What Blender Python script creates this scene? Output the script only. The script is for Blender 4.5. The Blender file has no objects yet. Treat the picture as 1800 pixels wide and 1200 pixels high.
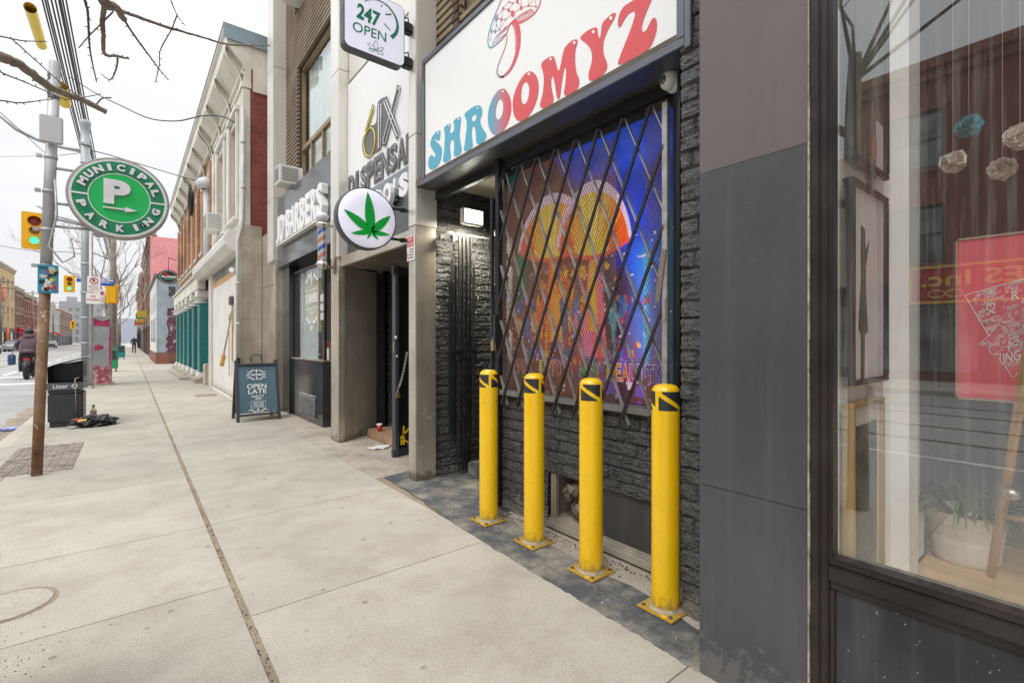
import bpy, bmesh, math, random
import numpy as np
from mathutils import Vector, Matrix, noise
from mathutils.geometry import tessellate_polygon
R = math.radians
random.seed(7)
SC = bpy.context.scene
COL = SC.collection
# ---------------------------------------------------------------- camera
FPX, HX, HY, YAW = 840.0, 900.0, 598.0, R(38.66)
CAMZ = 1.3
cam_d = bpy.data.cameras.new('camera'); cam = bpy.data.objects.new('camera', cam_d); COL.objects.link(cam)
cam.location = (0, 0, CAMZ); cam.rotation_euler = (R(90), 0, -YAW)
cam_d.sensor_width = 36; cam_d.lens = FPX / 1800 * 36; cam_d.shift_y = -2 / 1800
cam_d.clip_start = 0.05; cam_d.clip_end = 2000
SC.camera = cam
# ---------------------------------------------------------------- world: bright overcast
W = bpy.data.worlds.new('World'); SC.world = W; W.use_nodes = True
nt = W.node_tree; nt.nodes.clear()
def wn(t, **k):
    n = nt.nodes.new(t)
    for a, v in k.items(): setattr(n, a, v)
    return n
sky = wn('ShaderNodeTexSky', sky_type='NISHITA', sun_disc=False, sun_elevation=R(52), sun_rotation=R(250))
hsv = wn('ShaderNodeHueSaturation'); hsv.inputs['Saturation'].default_value = 0.12
tc = wn('ShaderNodeTexCoord'); sep = wn('ShaderNodeSeparateXYZ')
grad = wn('ShaderNodeMapRange'); grad.inputs['From Min'].default_value = 0.0; grad.inputs['From Max'].default_value = 1.0
grad.inputs['To Min'].default_value = 6.2; grad.inputs['To Max'].default_value = 25
pw = wn('ShaderNodeMath', operation='POWER', use_clamp=True); pw.inputs[1].default_value = 2.6
mp = wn('ShaderNodeMapping'); mp.inputs['Scale'].default_value = (1.2, 1.2, 4.5)
ns = wn('ShaderNodeTexNoise'); ns.inputs['Scale'].default_value = 1.9; ns.inputs['Detail'].default_value = 5; ns.inputs['Roughness'].default_value = .5
rp = wn('ShaderNodeMapRange'); rp.inputs['From Min'].default_value = .35; rp.inputs['From Max'].default_value = .65
rp.inputs['To Min'].default_value = .88; rp.inputs['To Max'].default_value = 1.06
mu = wn('ShaderNodeMath', operation='MULTIPLY')
cc = wn('ShaderNodeCombineColor'); m2 = wn('ShaderNodeMath', operation='MULTIPLY'); m2.inputs[1].default_value = .985
m3 = wn('ShaderNodeMath', operation='MULTIPLY'); m3.inputs[1].default_value = 1.03
mx = wn('ShaderNodeMix', data_type='RGBA'); mx.inputs[0].default_value = .92
bg = wn('ShaderNodeBackground'); bg.inputs['Strength'].default_value = .1
wo = wn('ShaderNodeOutputWorld')
L = nt.links.new
L(tc.outputs['Generated'], sep.inputs[0]); L(sep.outputs['Z'], pw.inputs[0]); L(pw.outputs[0], grad.inputs['Value'])
L(tc.outputs['Generated'], mp.inputs[0]); L(mp.outputs[0], ns.inputs['Vector']); L(ns.outputs['Fac'], rp.inputs['Value'])
L(grad.outputs[0], mu.inputs[0]); L(rp.outputs[0], mu.inputs[1])
L(mu.outputs[0], m2.inputs[0]); L(mu.outputs[0], m3.inputs[0])
L(m2.outputs[0], cc.inputs[0]); L(mu.outputs[0], cc.inputs[1]); L(m3.outputs[0], cc.inputs[2])
L(sky.outputs[0], hsv.inputs['Color']); L(hsv.outputs[0], mx.inputs[6]); L(cc.outputs[0], mx.inputs[7])
L(mx.outputs[2], bg.inputs['Color']); L(bg.outputs[0], wo.inputs['Surface'])
# ---------------------------------------------------------------- sun (veiled)
sd = bpy.data.lights.new('sun', 'SUN'); sd.energy = 1.2; sd.angle = R(30); sd.color = (1, .965, .91)
so = bpy.data.objects.new('sun', sd); COL.objects.link(so)
_az, _el = R(250), R(52)
_sv = Vector((math.sin(_az) * math.cos(_el), math.cos(_az) * math.cos(_el), math.sin(_el)))
so.rotation_euler = _sv.to_track_quat('Z', 'Y').to_euler(); so.location = _sv * 60
SC.view_settings.view_transform = 'Standard'; SC.view_settings.look = 'None'
SC.view_settings.exposure = 0.58; SC.view_settings.gamma = 1; SC.view_settings.use_curve_mapping = False
SC.render.engine = 'CYCLES'; SC.cycles.max_bounces = 6; SC.cycles.transparent_max_bounces = 12
SC.cycles.diffuse_bounces = 4; SC.cycles.glossy_bounces = 3

# ---------------------------------------------------------------- geometry helpers
def ray(px, py):
    u = (px - HX) / FPX
    return Vector((math.sin(YAW) + u * math.cos(YAW), math.cos(YAW) - u * math.sin(YAW), (HY - py) / FPX))
O = Vector((0, 0, CAMZ))
def onX(px, py, X): r = ray(px, py); return O + r * (X / r.x)
def onY(px, py, Y): r = ray(px, py); return O + r * (Y / r.y)
def onZ(px, py, Z=0.0): r = ray(px, py); return O + r * ((Z - CAMZ) / r.z)
def at(px, py, d): return O + ray(px, py) * d
def V(*a): return Vector(a)

_txt = {}
def text_mesh(s, bold=0.0):
    k = (s, bold)
    if k not in _txt:
        c = bpy.data.curves.new('t', 'FONT'); c.body = s; c.size = 1; c.offset = bold; c.resolution_u = 3
        o = bpy.data.objects.new('t', c)
        m = bpy.data.meshes.new_from_object(o)
        vs = [(v.co.x, v.co.y) for v in m.vertices]; fs = [tuple(p.vertices) for p in m.polygons]
        x0 = min(v[0] for v in vs); x1 = max(v[0] for v in vs); y0 = min(v[1] for v in vs); y1 = max(v[1] for v in vs)
        _txt[k] = ([((x - x0) / (x1 - x0), (y - y0) / (y1 - y0)) for x, y in vs], fs, (x1 - x0) / (y1 - y0))
        bpy.data.objects.remove(o); bpy.data.meshes.remove(m); bpy.data.curves.remove(c)
    return _txt[k]

class MB:
    def __init__(s): s.v = []; s.f = []; s.mi = []; s.sm = []
    def add(s, vs, fs, m=0, smooth=False):
        b = len(s.v); s.v += [Vector(v) for v in vs]
        for f in fs: s.f.append([i + b for i in f]); s.mi.append(m); s.sm.append(smooth)
        return s
    def quad(s, a, b, c, d, m=0): return s.add([a, b, c, d], [(0, 1, 2, 3)], m)
    def box(s, x0, x1, y0, y1, z0, z1, m=0):
        if x0 > x1: x0, x1 = x1, x0
        if y0 > y1: y0, y1 = y1, y0
        if z0 > z1: z0, z1 = z1, z0
        return s.add([(x0,y0,z0),(x1,y0,z0),(x1,y1,z0),(x0,y1,z0),(x0,y0,z1),(x1,y0,z1),(x1,y1,z1),(x0,y1,z1)],
              [(3,2,1,0),(4,5,6,7),(0,1,5,4),(1,2,6,5),(2,3,7,6),(3,0,4,7)], m)
    def bbox(s, x0, x1, y0, y1, z0, z1, b=.01, m=0):   # box with chamfered edges
        bm = bmesh.new(); bmesh.ops.create_cube(bm, size=1)
        for v in bm.verts:
            v.co = Vector(((x0 + x1) / 2 + v.co.x * (x1 - x0), (y0 + y1) / 2 + v.co.y * (y1 - y0), (z0 + z1) / 2 + v.co.z * (z1 - z0)))
        bmesh.ops.bevel(bm, geom=bm.edges[:], offset=b, segments=2, affect='EDGES')
        s.bm(bm, m); return s
    def bm(s, bm, m=0, smooth=False, mat=None):
        bm.verts.index_update()
        s.add([(mat @ v.co) if mat else v.co for v in bm.verts], [[v.index for v in f.verts] for f in bm.faces], m, smooth); bm.free()
    def bar(s, a, b, w, h, up=(0, 0, 1), m=0):          # rectangular bar from a to b
        a = Vector(a); b = Vector(b); d = (b - a).normalized(); up = Vector(up)
        x = d.cross(up)
        if x.length < 1e-4: x = d.cross(Vector((1, 0, 0)))
        x.normalize(); y = x.cross(d)
        P = []
        for c in (a, b):
            for i, j in ((-1,-1),(1,-1),(1,1),(-1,1)): P.append(c + x * (i * w / 2) + y * (j * h / 2))
        return s.add(P, [(3,2,1,0),(4,5,6,7),(0,1,5,4),(1,2,6,5),(2,3,7,6),(3,0,4,7)], m)
    def tube(s, pts, r, n=8, m=0, caps=True):
        pts = [Vector(p) for p in pts]; k = len(pts)
        rr = r if isinstance(r, (list, tuple)) else [r] * k
        P = []; pr = None
        for i, p in enumerate(pts):
            d = (pts[min(i + 1, k - 1)] - pts[max(i - 1, 0)]).normalized()
            if pr is None:
                x = d.cross(Vector((0, 0, 1)))
                if x.length < .05: x = d.cross(Vector((1, 0, 0)))
            else: x = pr - d * pr.dot(d)
            x.normalize(); pr = x; y = d.cross(x)
            for j in range(n):
                t = 2 * math.pi * j / n; P.append(p + (x * math.cos(t) + y * math.sin(t)) * rr[i])
        F = [(i*n+j, i*n+(j+1)%n, (i+1)*n+(j+1)%n, (i+1)*n+j) for i in range(k-1) for j in range(n)]
        if len(P): 
            b = len(s.v); s.add(P, F, m, True)
            if caps:
                s.f.append([b + j for j in range(n)][::-1]); s.mi.append(m); s.sm.append(False)
                s.f.append([b + (k-1)*n + j for j in range(n)]); s.mi.append(m); s.sm.append(False)
        return s
    def cyl(s, a, b, r, n=20, m=0): return s.tube([a, b], r, n, m)
    def lathe(s, c, prof, n=28, m=0, axis='Z', smooth=True):   # prof: (r, h)
        c = Vector(c); P = []
        for r, h in prof:
            for j in range(n):
                t = 2 * math.pi * j / n; a, b = r * math.cos(t), r * math.sin(t)
                P.append(c + (Vector((a, b, h)) if axis == 'Z' else Vector((a, h, b)) if axis == 'Y' else Vector((h, a, b))))
        k = len(prof)
        F = [(i*n+j, i*n+(j+1)%n, (i+1)*n+(j+1)%n, (i+1)*n+j) for i in range(k-1) for j in range(n)]
        s.add(P, F, m, smooth); return s
    def ball(s, c, r, m=0, sc=(1,1,1), u=14, v=9):
        bm = bmesh.new(); bmesh.ops.create_uvsphere(bm, u_segments=u, v_segments=v, radius=r)
        s.bm(bm, m, True, Matrix.Translation(Vector(c)) @ Matrix.Diagonal((*sc, 1))); return s
    def prism(s, loops, nrm, th, m=0):                   # planar loops (outer + holes), extruded along nrm
        loops = [[Vector(p) for p in l] for l in loops]; flat = [p for l in loops for p in l]
        tr = tessellate_polygon(loops); nrm = Vector(nrm).normalized(); n = len(flat)
        t2 = []
        for a, b, c in tr:
            cr = (flat[b] - flat[a]).cross(flat[c] - flat[a])
            if cr.length < 1e-12: continue
            t2.append((a, b, c) if cr.dot(nrm) > 0 else (a, c, b))
        s.add([p + nrm * th for p in flat], t2, m)
        if th > 0:
            i0 = 0; F = []
            for l in loops:
                k = len(l)
                for i in range(k): a, b = i0 + i, i0 + (i+1) % k; F.append((a, b, b + n, a + n))
                i0 += k
            s.add(flat + [p + nrm * th for p in flat], F, m)
        return s
    def text(s, body, org, u, v, nrm, th=.002, bold=.0, m=0, shear=0.0):
        vs, fs, asp = text_mesh(body, bold); org = Vector(org); u = Vector(u); v = Vector(v); nrm = Vector(nrm).normalized()
        P = [org + u * (a + shear * b) + v * b + nrm * th for a, b in vs]; s.add(P, fs, m)
        if th > .004:   # side walls along the boundary edges
            ec = {}
            for f in fs:
                for i in range(len(f)):
                    e = (f[i], f[(i+1) % len(f)]); k = tuple(sorted(e)); ec.setdefault(k, []).append(e)
            b = len(P); Q = [p - nrm * th for p in P]
            s.add(P + Q, [(e[0][0], e[0][1], e[0][1] + b, e[0][0] + b) for e in ec.values() if len(e) == 1], m)
        return s
    def ribbon(s, pts, w, nrm, m=0, lift=0.0):
        pts = [Vector(p) for p in pts]; nrm = Vector(nrm).normalized(); P = []; k = len(pts)
        ww = w if isinstance(w, (list, tuple)) else [w] * k
        for i, p in enumerate(pts):
            d = (pts[min(i+1, k-1)] - pts[max(i-1, 0)]).normalized(); x = d.cross(nrm).normalized()
            P += [p + x * ww[i] / 2 + nrm * lift, p - x * ww[i] / 2 + nrm * lift]
        return s.add(P, [(2*i, 2*i+1, 2*i+3, 2*i+2) for i in range(k-1)], m)
    def build(s, name, mats, parent=None, org=None):
        if not isinstance(mats, (list, tuple)): mats = [mats]
        if parent is not None: off = ORG[parent]
        elif org is not None: off = Vector(org)
        else:
            xs = [v.x for v in s.v]; ys = [v.y for v in s.v]; zs = [v.z for v in s.v]
            off = Vector(((min(xs) + max(xs)) / 2, (min(ys) + max(ys)) / 2, min(zs)))
        me = bpy.data.meshes.new(name)
        me.from_pydata([tuple(v - off) for v in s.v], [], s.f)
        for mt in mats: me.materials.append(mt)
        me.polygons.foreach_set('material_index', s.mi); me.polygons.foreach_set('use_smooth', s.sm); me.update()
        o = bpy.data.objects.new(name, me); COL.objects.link(o)
        if parent is not None: o.parent = parent
        else: o.location = off
        ORG[o] = off
        return o
ORG = {}
def tag(o, label=None, cat=None, group=None, kind=None):
    if label: o['label'] = label
    if cat: o['category'] = cat
    if group: o['group'] = group
    if kind: o['kind'] = kind
    return o
def thing(name, label, cat, loc, group=None):
    o = bpy.data.objects.new(name, None); COL.objects.link(o); o.location = loc; o.empty_display_size = .2
    ORG[o] = Vector(loc); return tag(o, label, cat, group)
def dup(o, loc, rotz=None, parent=None, label=None):
    c = o.copy(); COL.objects.link(c); c.parent = parent
    if parent is None:
        c.location = loc
        if rotz is not None: c.rotation_euler = (0, 0, rotz)
        if label: c['label'] = label
    for ch in list(o.children): dup(ch, None, None, c)
    return c
def smooth_loop(pts, it=2, closed=True):                 # Chaikin corner cutting
    for _ in range(it):
        q = []; n = len(pts)
        for i in range(n if closed else n - 1):
            a, b = pts[i], pts[(i+1) % n]
            q.append((a[0]*.75 + b[0]*.25, a[1]*.75 + b[1]*.25)); q.append((a[0]*.25 + b[0]*.75, a[1]*.25 + b[1]*.75))
        if not closed: q = [pts[0]] + q + [pts[-1]]
        pts = q
    return pts

# ---------------------------------------------------------------- materials
def S(r, g, b):
    f = lambda c: (c / 255 / 12.92) if c / 255 <= .04045 else ((c / 255 + .055) / 1.055) ** 2.4
    return (f(r), f(g), f(b))
def mat(name, col, rough=.7, metal=0.0, var=.12, vs=3.0, bump=0.0, bs=60.0, emis=None, es=1.0, spec=.5, stretch=(1,1,1),
        spots=None, streak=None, coat=0.0, tint=None, grime=None):
    """var/vs: brightness noise; bump/bs: fine bump; spots=(colour, scale, threshold); streak=(colour, amount): vertical runs; tint=(colour, scale, amount)"""
    m = bpy.data.materials.new(name); m.use_nodes = True; t = m.node_tree; N = t.nodes; Lk = t.links.new
    b = N['Principled BSDF']; b.inputs['Roughness'].default_value = rough; b.inputs['Metallic'].default_value = metal
    b.inputs['Specular IOR Level'].default_value = spec; b.inputs['Coat Weight'].default_value = coat
    tc = N.new('ShaderNodeTexCoord'); mp = N.new('ShaderNodeMapping'); mp.inputs['Scale'].default_value = stretch
    Lk(tc.outputs['Object'], mp.inputs[0]); vec = mp.outputs[0]
    cur = None
    def noise_(sc, det=4, r=.55, v=None):
        n = N.new('ShaderNodeTexNoise'); n.inputs['Scale'].default_value = sc; n.inputs['Detail'].default_value = det
        n.inputs['Roughness'].default_value = r; Lk(v or vec, n.inputs['Vector']); return n.outputs['Fac']
    def rng(s, a, bb, c, d):
        n = N.new('ShaderNodeMapRange'); n.inputs[1].default_value = a; n.inputs[2].default_value = bb
        n.inputs[3].default_value = c; n.inputs[4].default_value = d; Lk(s, n.inputs[0]); return n.outputs[0]
    def mixc(f, A, B, mode='MIX'):
        n = N.new('ShaderNodeMix'); n.data_type = 'RGBA'; n.blend_type = mode
        for i, q in ((0, f), (6, A), (7, B)):
            if isinstance(q, (int, float)): n.inputs[i].default_value = q
            elif isinstance(q, tuple): n.inputs[i].default_value = (*q, 1)
            else: Lk(q, n.inputs[i])
        return n.outputs[2]
    cur = mixc(rng(noise_(vs, 6), .3, .7, 0, 1), tuple(c * (1 - var) for c in col), tuple(min(1, c * (1 + var)) for c in col))
    if tint: cur = mixc(rng(noise_(tint[1], 5), .42, .68, 0, tint[2]), cur, tint[0])
    if streak:
        ms = N.new('ShaderNodeMapping'); ms.inputs['Scale'].default_value = (14, 14, .7); Lk(tc.outputs['Object'], ms.inputs[0])
        cur = mixc(rng(noise_(1.0, 5, .6, ms.outputs[0]), .5, .8, 0, streak[1]), cur, streak[0])
    if spots:
        cur = mixc(rng(noise_(spots[1], 3, .6), spots[2], spots[2] + .06, 0, 1), cur, spots[0])
    if grime:   # (colour, height, scale): splashed dirt and scuffs thinning out above the foot
        sz = N.new('ShaderNodeSeparateXYZ'); Lk(tc.outputs['Object'], sz.inputs[0]); hgt = rng(sz.outputs[2], 0, grime[1], .30, -.12)
        ad = N.new('ShaderNodeMath'); ad.operation = 'ADD'; Lk(hgt, ad.inputs[0]); Lk(noise_(grime[2], 6, .7, tc.outputs['Object']), ad.inputs[1])
        cur = mixc(rng(ad.outputs[0], .60, .72, 0, .8), cur, grime[0])
    Lk(cur, b.inputs['Base Color'])
    rr = rng(noise_(vs * 2.3, 4), .3, .7, max(.03, rough * .85), min(1, rough * 1.15)); Lk(rr, b.inputs['Roughness'])
    if bump:
        n = N.new('ShaderNodeBump'); n.inputs['Strength'].default_value = bump; n.inputs['Distance'].default_value = .02
        Lk(noise_(bs, 6, .65), n.inputs['Height']); Lk(n.outputs[0], b.inputs['Normal'])
    if emis:
        b.inputs['Emission Color'].default_value = (*emis, 1); b.inputs['Emission Strength'].default_value = es
    return m
def brickmat(name, c1, c2, mortar, bw=.22, rh=.075, mw=.008, rough=.85, bump=.6, dirt=None):
    m = bpy.data.materials.new(name); m.use_nodes = True; t = m.node_tree; N = t.nodes; Lk = t.links.new
    b = N['Principled BSDF']; b.inputs['Roughness'].default_value = rough
    tc = N.new('ShaderNodeTexCoord'); sp = N.new('ShaderNodeSeparateXYZ'); cb = N.new('ShaderNodeCombineXYZ'); ad = N.new('ShaderNodeMath')
    Lk(tc.outputs['Object'], sp.inputs[0]); Lk(sp.outputs[0], ad.inputs[0]); Lk(sp.outputs[1], ad.inputs[1]); Lk(ad.outputs[0], cb.inputs[0]); Lk(sp.outputs[2], cb.inputs[1])
    br = N.new('ShaderNodeTexBrick'); br.inputs['Color1'].default_value = (*c1, 1); br.inputs['Color2'].default_value = (*c2, 1)
    br.inputs['Mortar'].default_value = (*mortar, 1); br.inputs['Scale'].default_value = 1; br.inputs['Mortar Size'].default_value = mw
    br.inputs['Brick Width'].default_value = bw; br.inputs['Row Height'].default_value = rh; br.inputs['Mortar Smooth'].default_value = .2
    Lk(cb.outputs[0], br.inputs['Vector'])
    n = N.new('ShaderNodeTexNoise'); n.inputs['Scale'].default_value = 1.3; n.inputs['Detail'].default_value = 7; Lk(tc.outputs['Object'], n.inputs['Vector'])
    r = N.new('ShaderNodeMapRange'); r.inputs[1].default_value = .3; r.inputs[2].default_value = .7; r.inputs[3].default_value = .68; r.inputs[4].default_value = 1.25; Lk(n.outputs[0], r.inputs[0])
    mx = N.new('ShaderNodeMix'); mx.data_type = 'RGBA'; mx.blend_type = 'MULTIPLY'; mx.inputs[0].default_value = 1
    Lk(br.outputs[0], mx.inputs[6]); Lk(r.outputs[0], mx.inputs[7]); Lk(mx.outputs[2], b.inputs['Base Color'])
    bp = N.new('ShaderNodeBump'); bp.inputs['Strength'].default_value = bump; bp.inputs['Distance'].default_value = .012; bp.invert = True
    Lk(br.outputs['Fac'], bp.inputs['Height']); Lk(bp.outputs[0], b.inputs['Normal'])
    return m
def glassmat(name, refl=.3, tint=(.93, .97, .96), rough=.01, dirt=.0, mxr=.6):
    m = bpy.data.materials.new(name); m.use_nodes = True; t = m.node_tree; N = t.nodes; Lk = t.links.new; N.clear()
    o = N.new('ShaderNodeOutputMaterial'); g = N.new('ShaderNodeBsdfGlossy'); g.inputs['Roughness'].default_value = rough
    tr = N.new('ShaderNodeBsdfTransparent'); tr.inputs['Color'].default_value = (*tint, 1)
    lw = N.new('ShaderNodeLayerWeight'); lw.inputs['Blend'].default_value = .25
    r = N.new('ShaderNodeMapRange'); r.inputs[3].default_value = refl; r.inputs[4].default_value = mxr; Lk(lw.outputs['Fresnel'], r.inputs[0])
    mx = N.new('ShaderNodeMixShader'); Lk(r.outputs[0], mx.inputs[0]); Lk(tr.outputs[0], mx.inputs[1]); Lk(g.outputs[0], mx.inputs[2])
    last = mx.outputs[0]
    if dirt:
        tc = N.new('ShaderNodeTexCoord'); mp = N.new('ShaderNodeMapping'); mp.inputs['Scale'].default_value = (30, 30, 1.2); Lk(tc.outputs['Object'], mp.inputs[0])
        n = N.new('ShaderNodeTexNoise'); n.inputs['Scale'].default_value = 1.6; n.inputs['Detail'].default_value = 6; n.inputs['Roughness'].default_value = .7; Lk(mp.outputs[0], n.inputs['Vector'])
        rr = N.new('ShaderNodeMapRange'); rr.inputs[1].default_value = .48; rr.inputs[2].default_value = .8; rr.inputs[3].default_value = .015; rr.inputs[4].default_value = dirt; Lk(n.outputs[0], rr.inputs[0])
        d = N.new('ShaderNodeBsdfDiffuse'); d.inputs['Color'].default_value = (.6, .6, .56, 1)
        m2 = N.new('ShaderNodeMixShader'); Lk(rr.outputs[0], m2.inputs[0]); Lk(last, m2.inputs[1]); Lk(d.outputs[0], m2.inputs[2]); last = m2.outputs[0]
    Lk(last, o.inputs[0]); return m
def paintmat(name, rough=.4, attr='paint'):
    m = bpy.data.materials.new(name); m.use_nodes = True; N = m.node_tree.nodes
    a = N.new('ShaderNodeVertexColor'); a.layer_name = attr; b = N['Principled BSDF']; b.inputs['Roughness'].default_value = rough
    m.node_tree.links.new(a.outputs[0], b.inputs['Base Color']); return m

M = {}
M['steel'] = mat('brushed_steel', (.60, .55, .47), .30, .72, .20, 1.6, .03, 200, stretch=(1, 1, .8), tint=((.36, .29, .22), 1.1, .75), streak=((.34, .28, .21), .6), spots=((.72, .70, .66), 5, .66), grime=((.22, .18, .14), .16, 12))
M['steel_side'] = mat('brightened_steel_side', (.50, .44, .36), .5, .25, .25, 1.3, .03, 100, tint=((.30, .24, .18), 1.2, .8), streak=((.28, .22, .16), .6), grime=((.17, .14, .11), .2, 12))  # less metallic copy of the steel, to brighten the dark doorway return
M['steel_light'] = mat('painted_steel', (.74, .72, .67), .35, .4, .08, 1.2, tint=((.58, .53, .44), .8, .45), streak=((.45, .40, .31), .25))
M['dark_metal'] = mat('black_metal', (.022, .022, .024), .42, .3, .3, 8, .05, 80)
M['bar_metal'] = mat('gate_metal', (.05, .05, .052), .45, .5, .3, 6, .1, 90, tint=((.12, .07, .045), 9, .35))
M['bar_grey'] = mat('galvanised_bar', (.42, .42, .42), .45, .6, .2, 7, .08, 90, tint=((.16, .1, .07), 12, .4))
M['rust_mesh'] = mat('rusty_mesh', (.26, .16, .10), .7, .3, .4, 5, tint=((.10, .09, .09), 2.0, .8))
M['yellow'] = mat('yellow_paint', (.80, .49, .003), .27, 0, .03, 5, .02, 30, coat=.3, spec=.5, spots=((.30, .20, .05), 38, .74), tint=((.72, .40, .01), 2.2, .35), grime=((.30, .20, .06), .13, 34))
M['tape_black'] = mat('black_tape', (.025, .025, .025), .45, 0, .2, 8)
M['tape_lime'] = mat('reflective_tape', (.75, .72, .03), .3, 0, .05, 8)
M['stone_black'] = mat('black_painted_stone', (.040, .040, .040), .24, 0, .6, 9, 1.0, 42, spec=1.0, stretch=(1, 1, 2.4), tint=((.10, .10, .095), 16, .5), spots=((.30, .30, .29), 75, .62), grime=((.20, .18, .15), .25, 9))  # pale specks and tint paint in glints off the glossy ridges
M['black_paint'] = mat('black_paint', (.028, .028, .03), .4, 0, .25, 4, .08, 30, spots=((.25, .24, .22), 60, .70))
M['white_sign'] = mat('sign_white', (.80, .80, .79), .35, 0, .02, 1, spec=.4)
M['white_light'] = mat('lit_sign_white', (.74, .73, .86), .3, 0, .02, 1, emis=(.8, .78, .95), es=.18)
M['sign_frame'] = mat('sign_frame_grey', (.13, .14, .16), .35, .6, .1, 4, .02, 60)
M['white_paint'] = mat('white_paint', (.72, .71, .67), .55, 0, .08, 2, .05, 30, tint=((.5, .46, .38), 1.4, .35), streak=((.45, .40, .32), .2))
M['cream'] = mat('cream_paint', (.72, .70, .62), .6, 0, .08, 2, .08, 30, tint=((.42, .38, .30), 1.6, .5), streak=((.35, .31, .24), .3))
M['grey_metal'] = mat('grey_pole_metal', (.42, .43, .44), .5, .4, .15, 4, .05, 60, tint=((.22, .22, .22), 2.2, .6))
M['black'] = mat('plain_black', (.012, .012, .013), .5, 0, .2, 5)
M['wire'] = mat('cable_black', (.02, .02, .022), .5, 0, .1, 5)
M['dark_in'] = mat('dark_interior', (.03, .03, .032), .9, 0, .3, 2)
M['glass'] = glassmat('window_glass', .28, dirt=.10)
M['glass_dark'] = mat('dark_window', (.05, .06, .065), .08, 0, .5, .8, spec=1.0)
M['red_brick'] = brickmat('red_brick', (.30, .065, .045), (.22, .045, .035), (.16, .10, .08))
M['orange_brick'] = brickmat('orange_brick', (.46, .24, .13), (.36, .17, .09), (.42, .34, .26))
M['brown_brick'] = brickmat('brown_brick', (.24, .12, .075), (.17, .085, .055), (.26, .21, .17))
M['asphalt'] = None
# ================================================================ GROUND
def concrete(name, base, stain, dirt_amt=.5, island=.06, pebbles=True, gum=True, streaky=False):
    m = bpy.data.materials.new(name); m.use_nodes = True; t = m.node_tree; N = t.nodes; Lk = t.links.new; b = N['Principled BSDF']
    b.inputs['Roughness'].default_value = .82; b.inputs['Specular IOR Level'].default_value = .3
    tc = N.new('ShaderNodeTexCoord')
    def nz(sc, det=5, r=.6, vec=None):
        n = N.new('ShaderNodeTexNoise'); n.inputs['Scale'].default_value = sc; n.inputs['Detail'].default_value = det; n.inputs['Roughness'].default_value = r
        Lk(vec or tc.outputs['Object'], n.inputs['Vector']); return n.outputs['Fac']
    def rg(s, a, bb, c, d):
        n = N.new('ShaderNodeMapRange'); n.inputs[1].default_value = a; n.inputs[2].default_value = bb; n.inputs[3].default_value = c; n.inputs[4].default_value = d; Lk(s, n.inputs[0]); return n.outputs[0]
    def mix(f, A, B, mode='MIX'):
        n = N.new('ShaderNodeMix'); n.data_type = 'RGBA'; n.blend_type = mode
        for i, q in ((0, f), (6, A), (7, B)):
            if isinstance(q, (int, float)): n.inputs[i].default_value = q
            elif isinstance(q, tuple): n.inputs[i].default_value = (*q, 1)
            else: Lk(q, n.inputs[i])
        return n.outputs[2]
    c = mix(rg(nz(.9, 6), .3, .7, 0, 1), tuple(x * .86 for x in base), tuple(x * 1.1 for x in base))
    c = mix(rg(nz(2.7, 6, .7), .45, .75, 0, dirt_amt), c, stain)
    c = mix(rg(nz(150, 2), .3, .7, 0, 1), mix(1.0, c, (.74, .74, .74), 'MULTIPLY'), mix(1.0, c, (1.19, 1.18, 1.17), 'MULTIPLY'))
    c = mix(rg(nz(46, 3, .7), .57, .70, 0, .5), c, tuple(x * .55 for x in base))
    if streaky:
        mp = N.new('ShaderNodeMapping'); mp.inputs['Scale'].default_value = (.35, 5, 1); mp.inputs['Rotation'].default_value = (0, 0, .1); Lk(tc.outputs['Object'], mp.inputs[0])
        c = mix(rg(nz(1.5, 5, .6, mp.outputs[0]), .5, .8, 0, .35), c, stain)
    if gum:
        v = N.new('ShaderNodeTexVoronoi'); v.inputs['Scale'].default_value = 5.5; v.inputs['Randomness'].default_value = 1; Lk(tc.outputs['Object'], v.inputs['Vector'])
        g = rg(v.outputs['Distance'], .06, .10, 1, 0)
        sel = rg(nz(1.7, 2), .44, .46, 0, .6)
        mm = N.new('ShaderNodeMath'); mm.operation = 'MULTIPLY'; Lk(g, mm.inputs[0]); Lk(sel, mm.inputs[1])
        c = mix(mm.outputs[0], c, (.13, .12, .11))
        v2 = N.new('ShaderNodeTexVoronoi'); v2.inputs['Scale'].default_value = 42; Lk(tc.outputs['Object'], v2.inputs['Vector'])
        g2 = rg(v2.outputs['Distance'], .09, .14, 1, 0); s2 = rg(nz(3.3, 2), .50, .6, 0, .5)
        m2 = N.new('ShaderNodeMath'); m2.operation = 'MULTIPLY'; Lk(g2, m2.inputs[0]); Lk(s2, m2.inputs[1]); c = mix(m2.outputs[0], c, (.10, .09, .08))
    gi = N.new('ShaderNodeNewGeometry'); c = mix(1.0, c, mix(rg(gi.outputs['Random Per Island'], 0, 1, 0, 1), (1 - island,) * 3, (1 + island, 1 + island * .9, 1 + island * .7)), 'MULTIPLY')
    Lk(c, b.inputs['Base Color'])
    bp = N.new('ShaderNodeBump'); bp.inputs['Strength'].default_value = .28; bp.inputs['Distance'].default_value = .006; Lk(nz(110, 5, .7), bp.inputs['Height']); Lk(bp.outputs[0], b.inputs['Normal'])
    return m
M['walk'] = concrete('pavement_concrete', (.405, .38, .33), (.26, .225, .18), .6, .07)
M['walk2'] = concrete('shopfront_concrete', (.40, .355, .30), (.20, .17, .13), .8)
M['joint'] = concrete('joint_dirt', (.29, .24, .17), (.13, .105, .07), .9, gum=False)
M['asphalt'] = concrete('asphalt', (.33, .325, .32), (.24, .235, .23), .6, gum=False, streaky=False)
M['tar'] = concrete('dark_sealed_stone', (.075, .082, .09), (.36, .32, .26), 1.1, gum=True)
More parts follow.
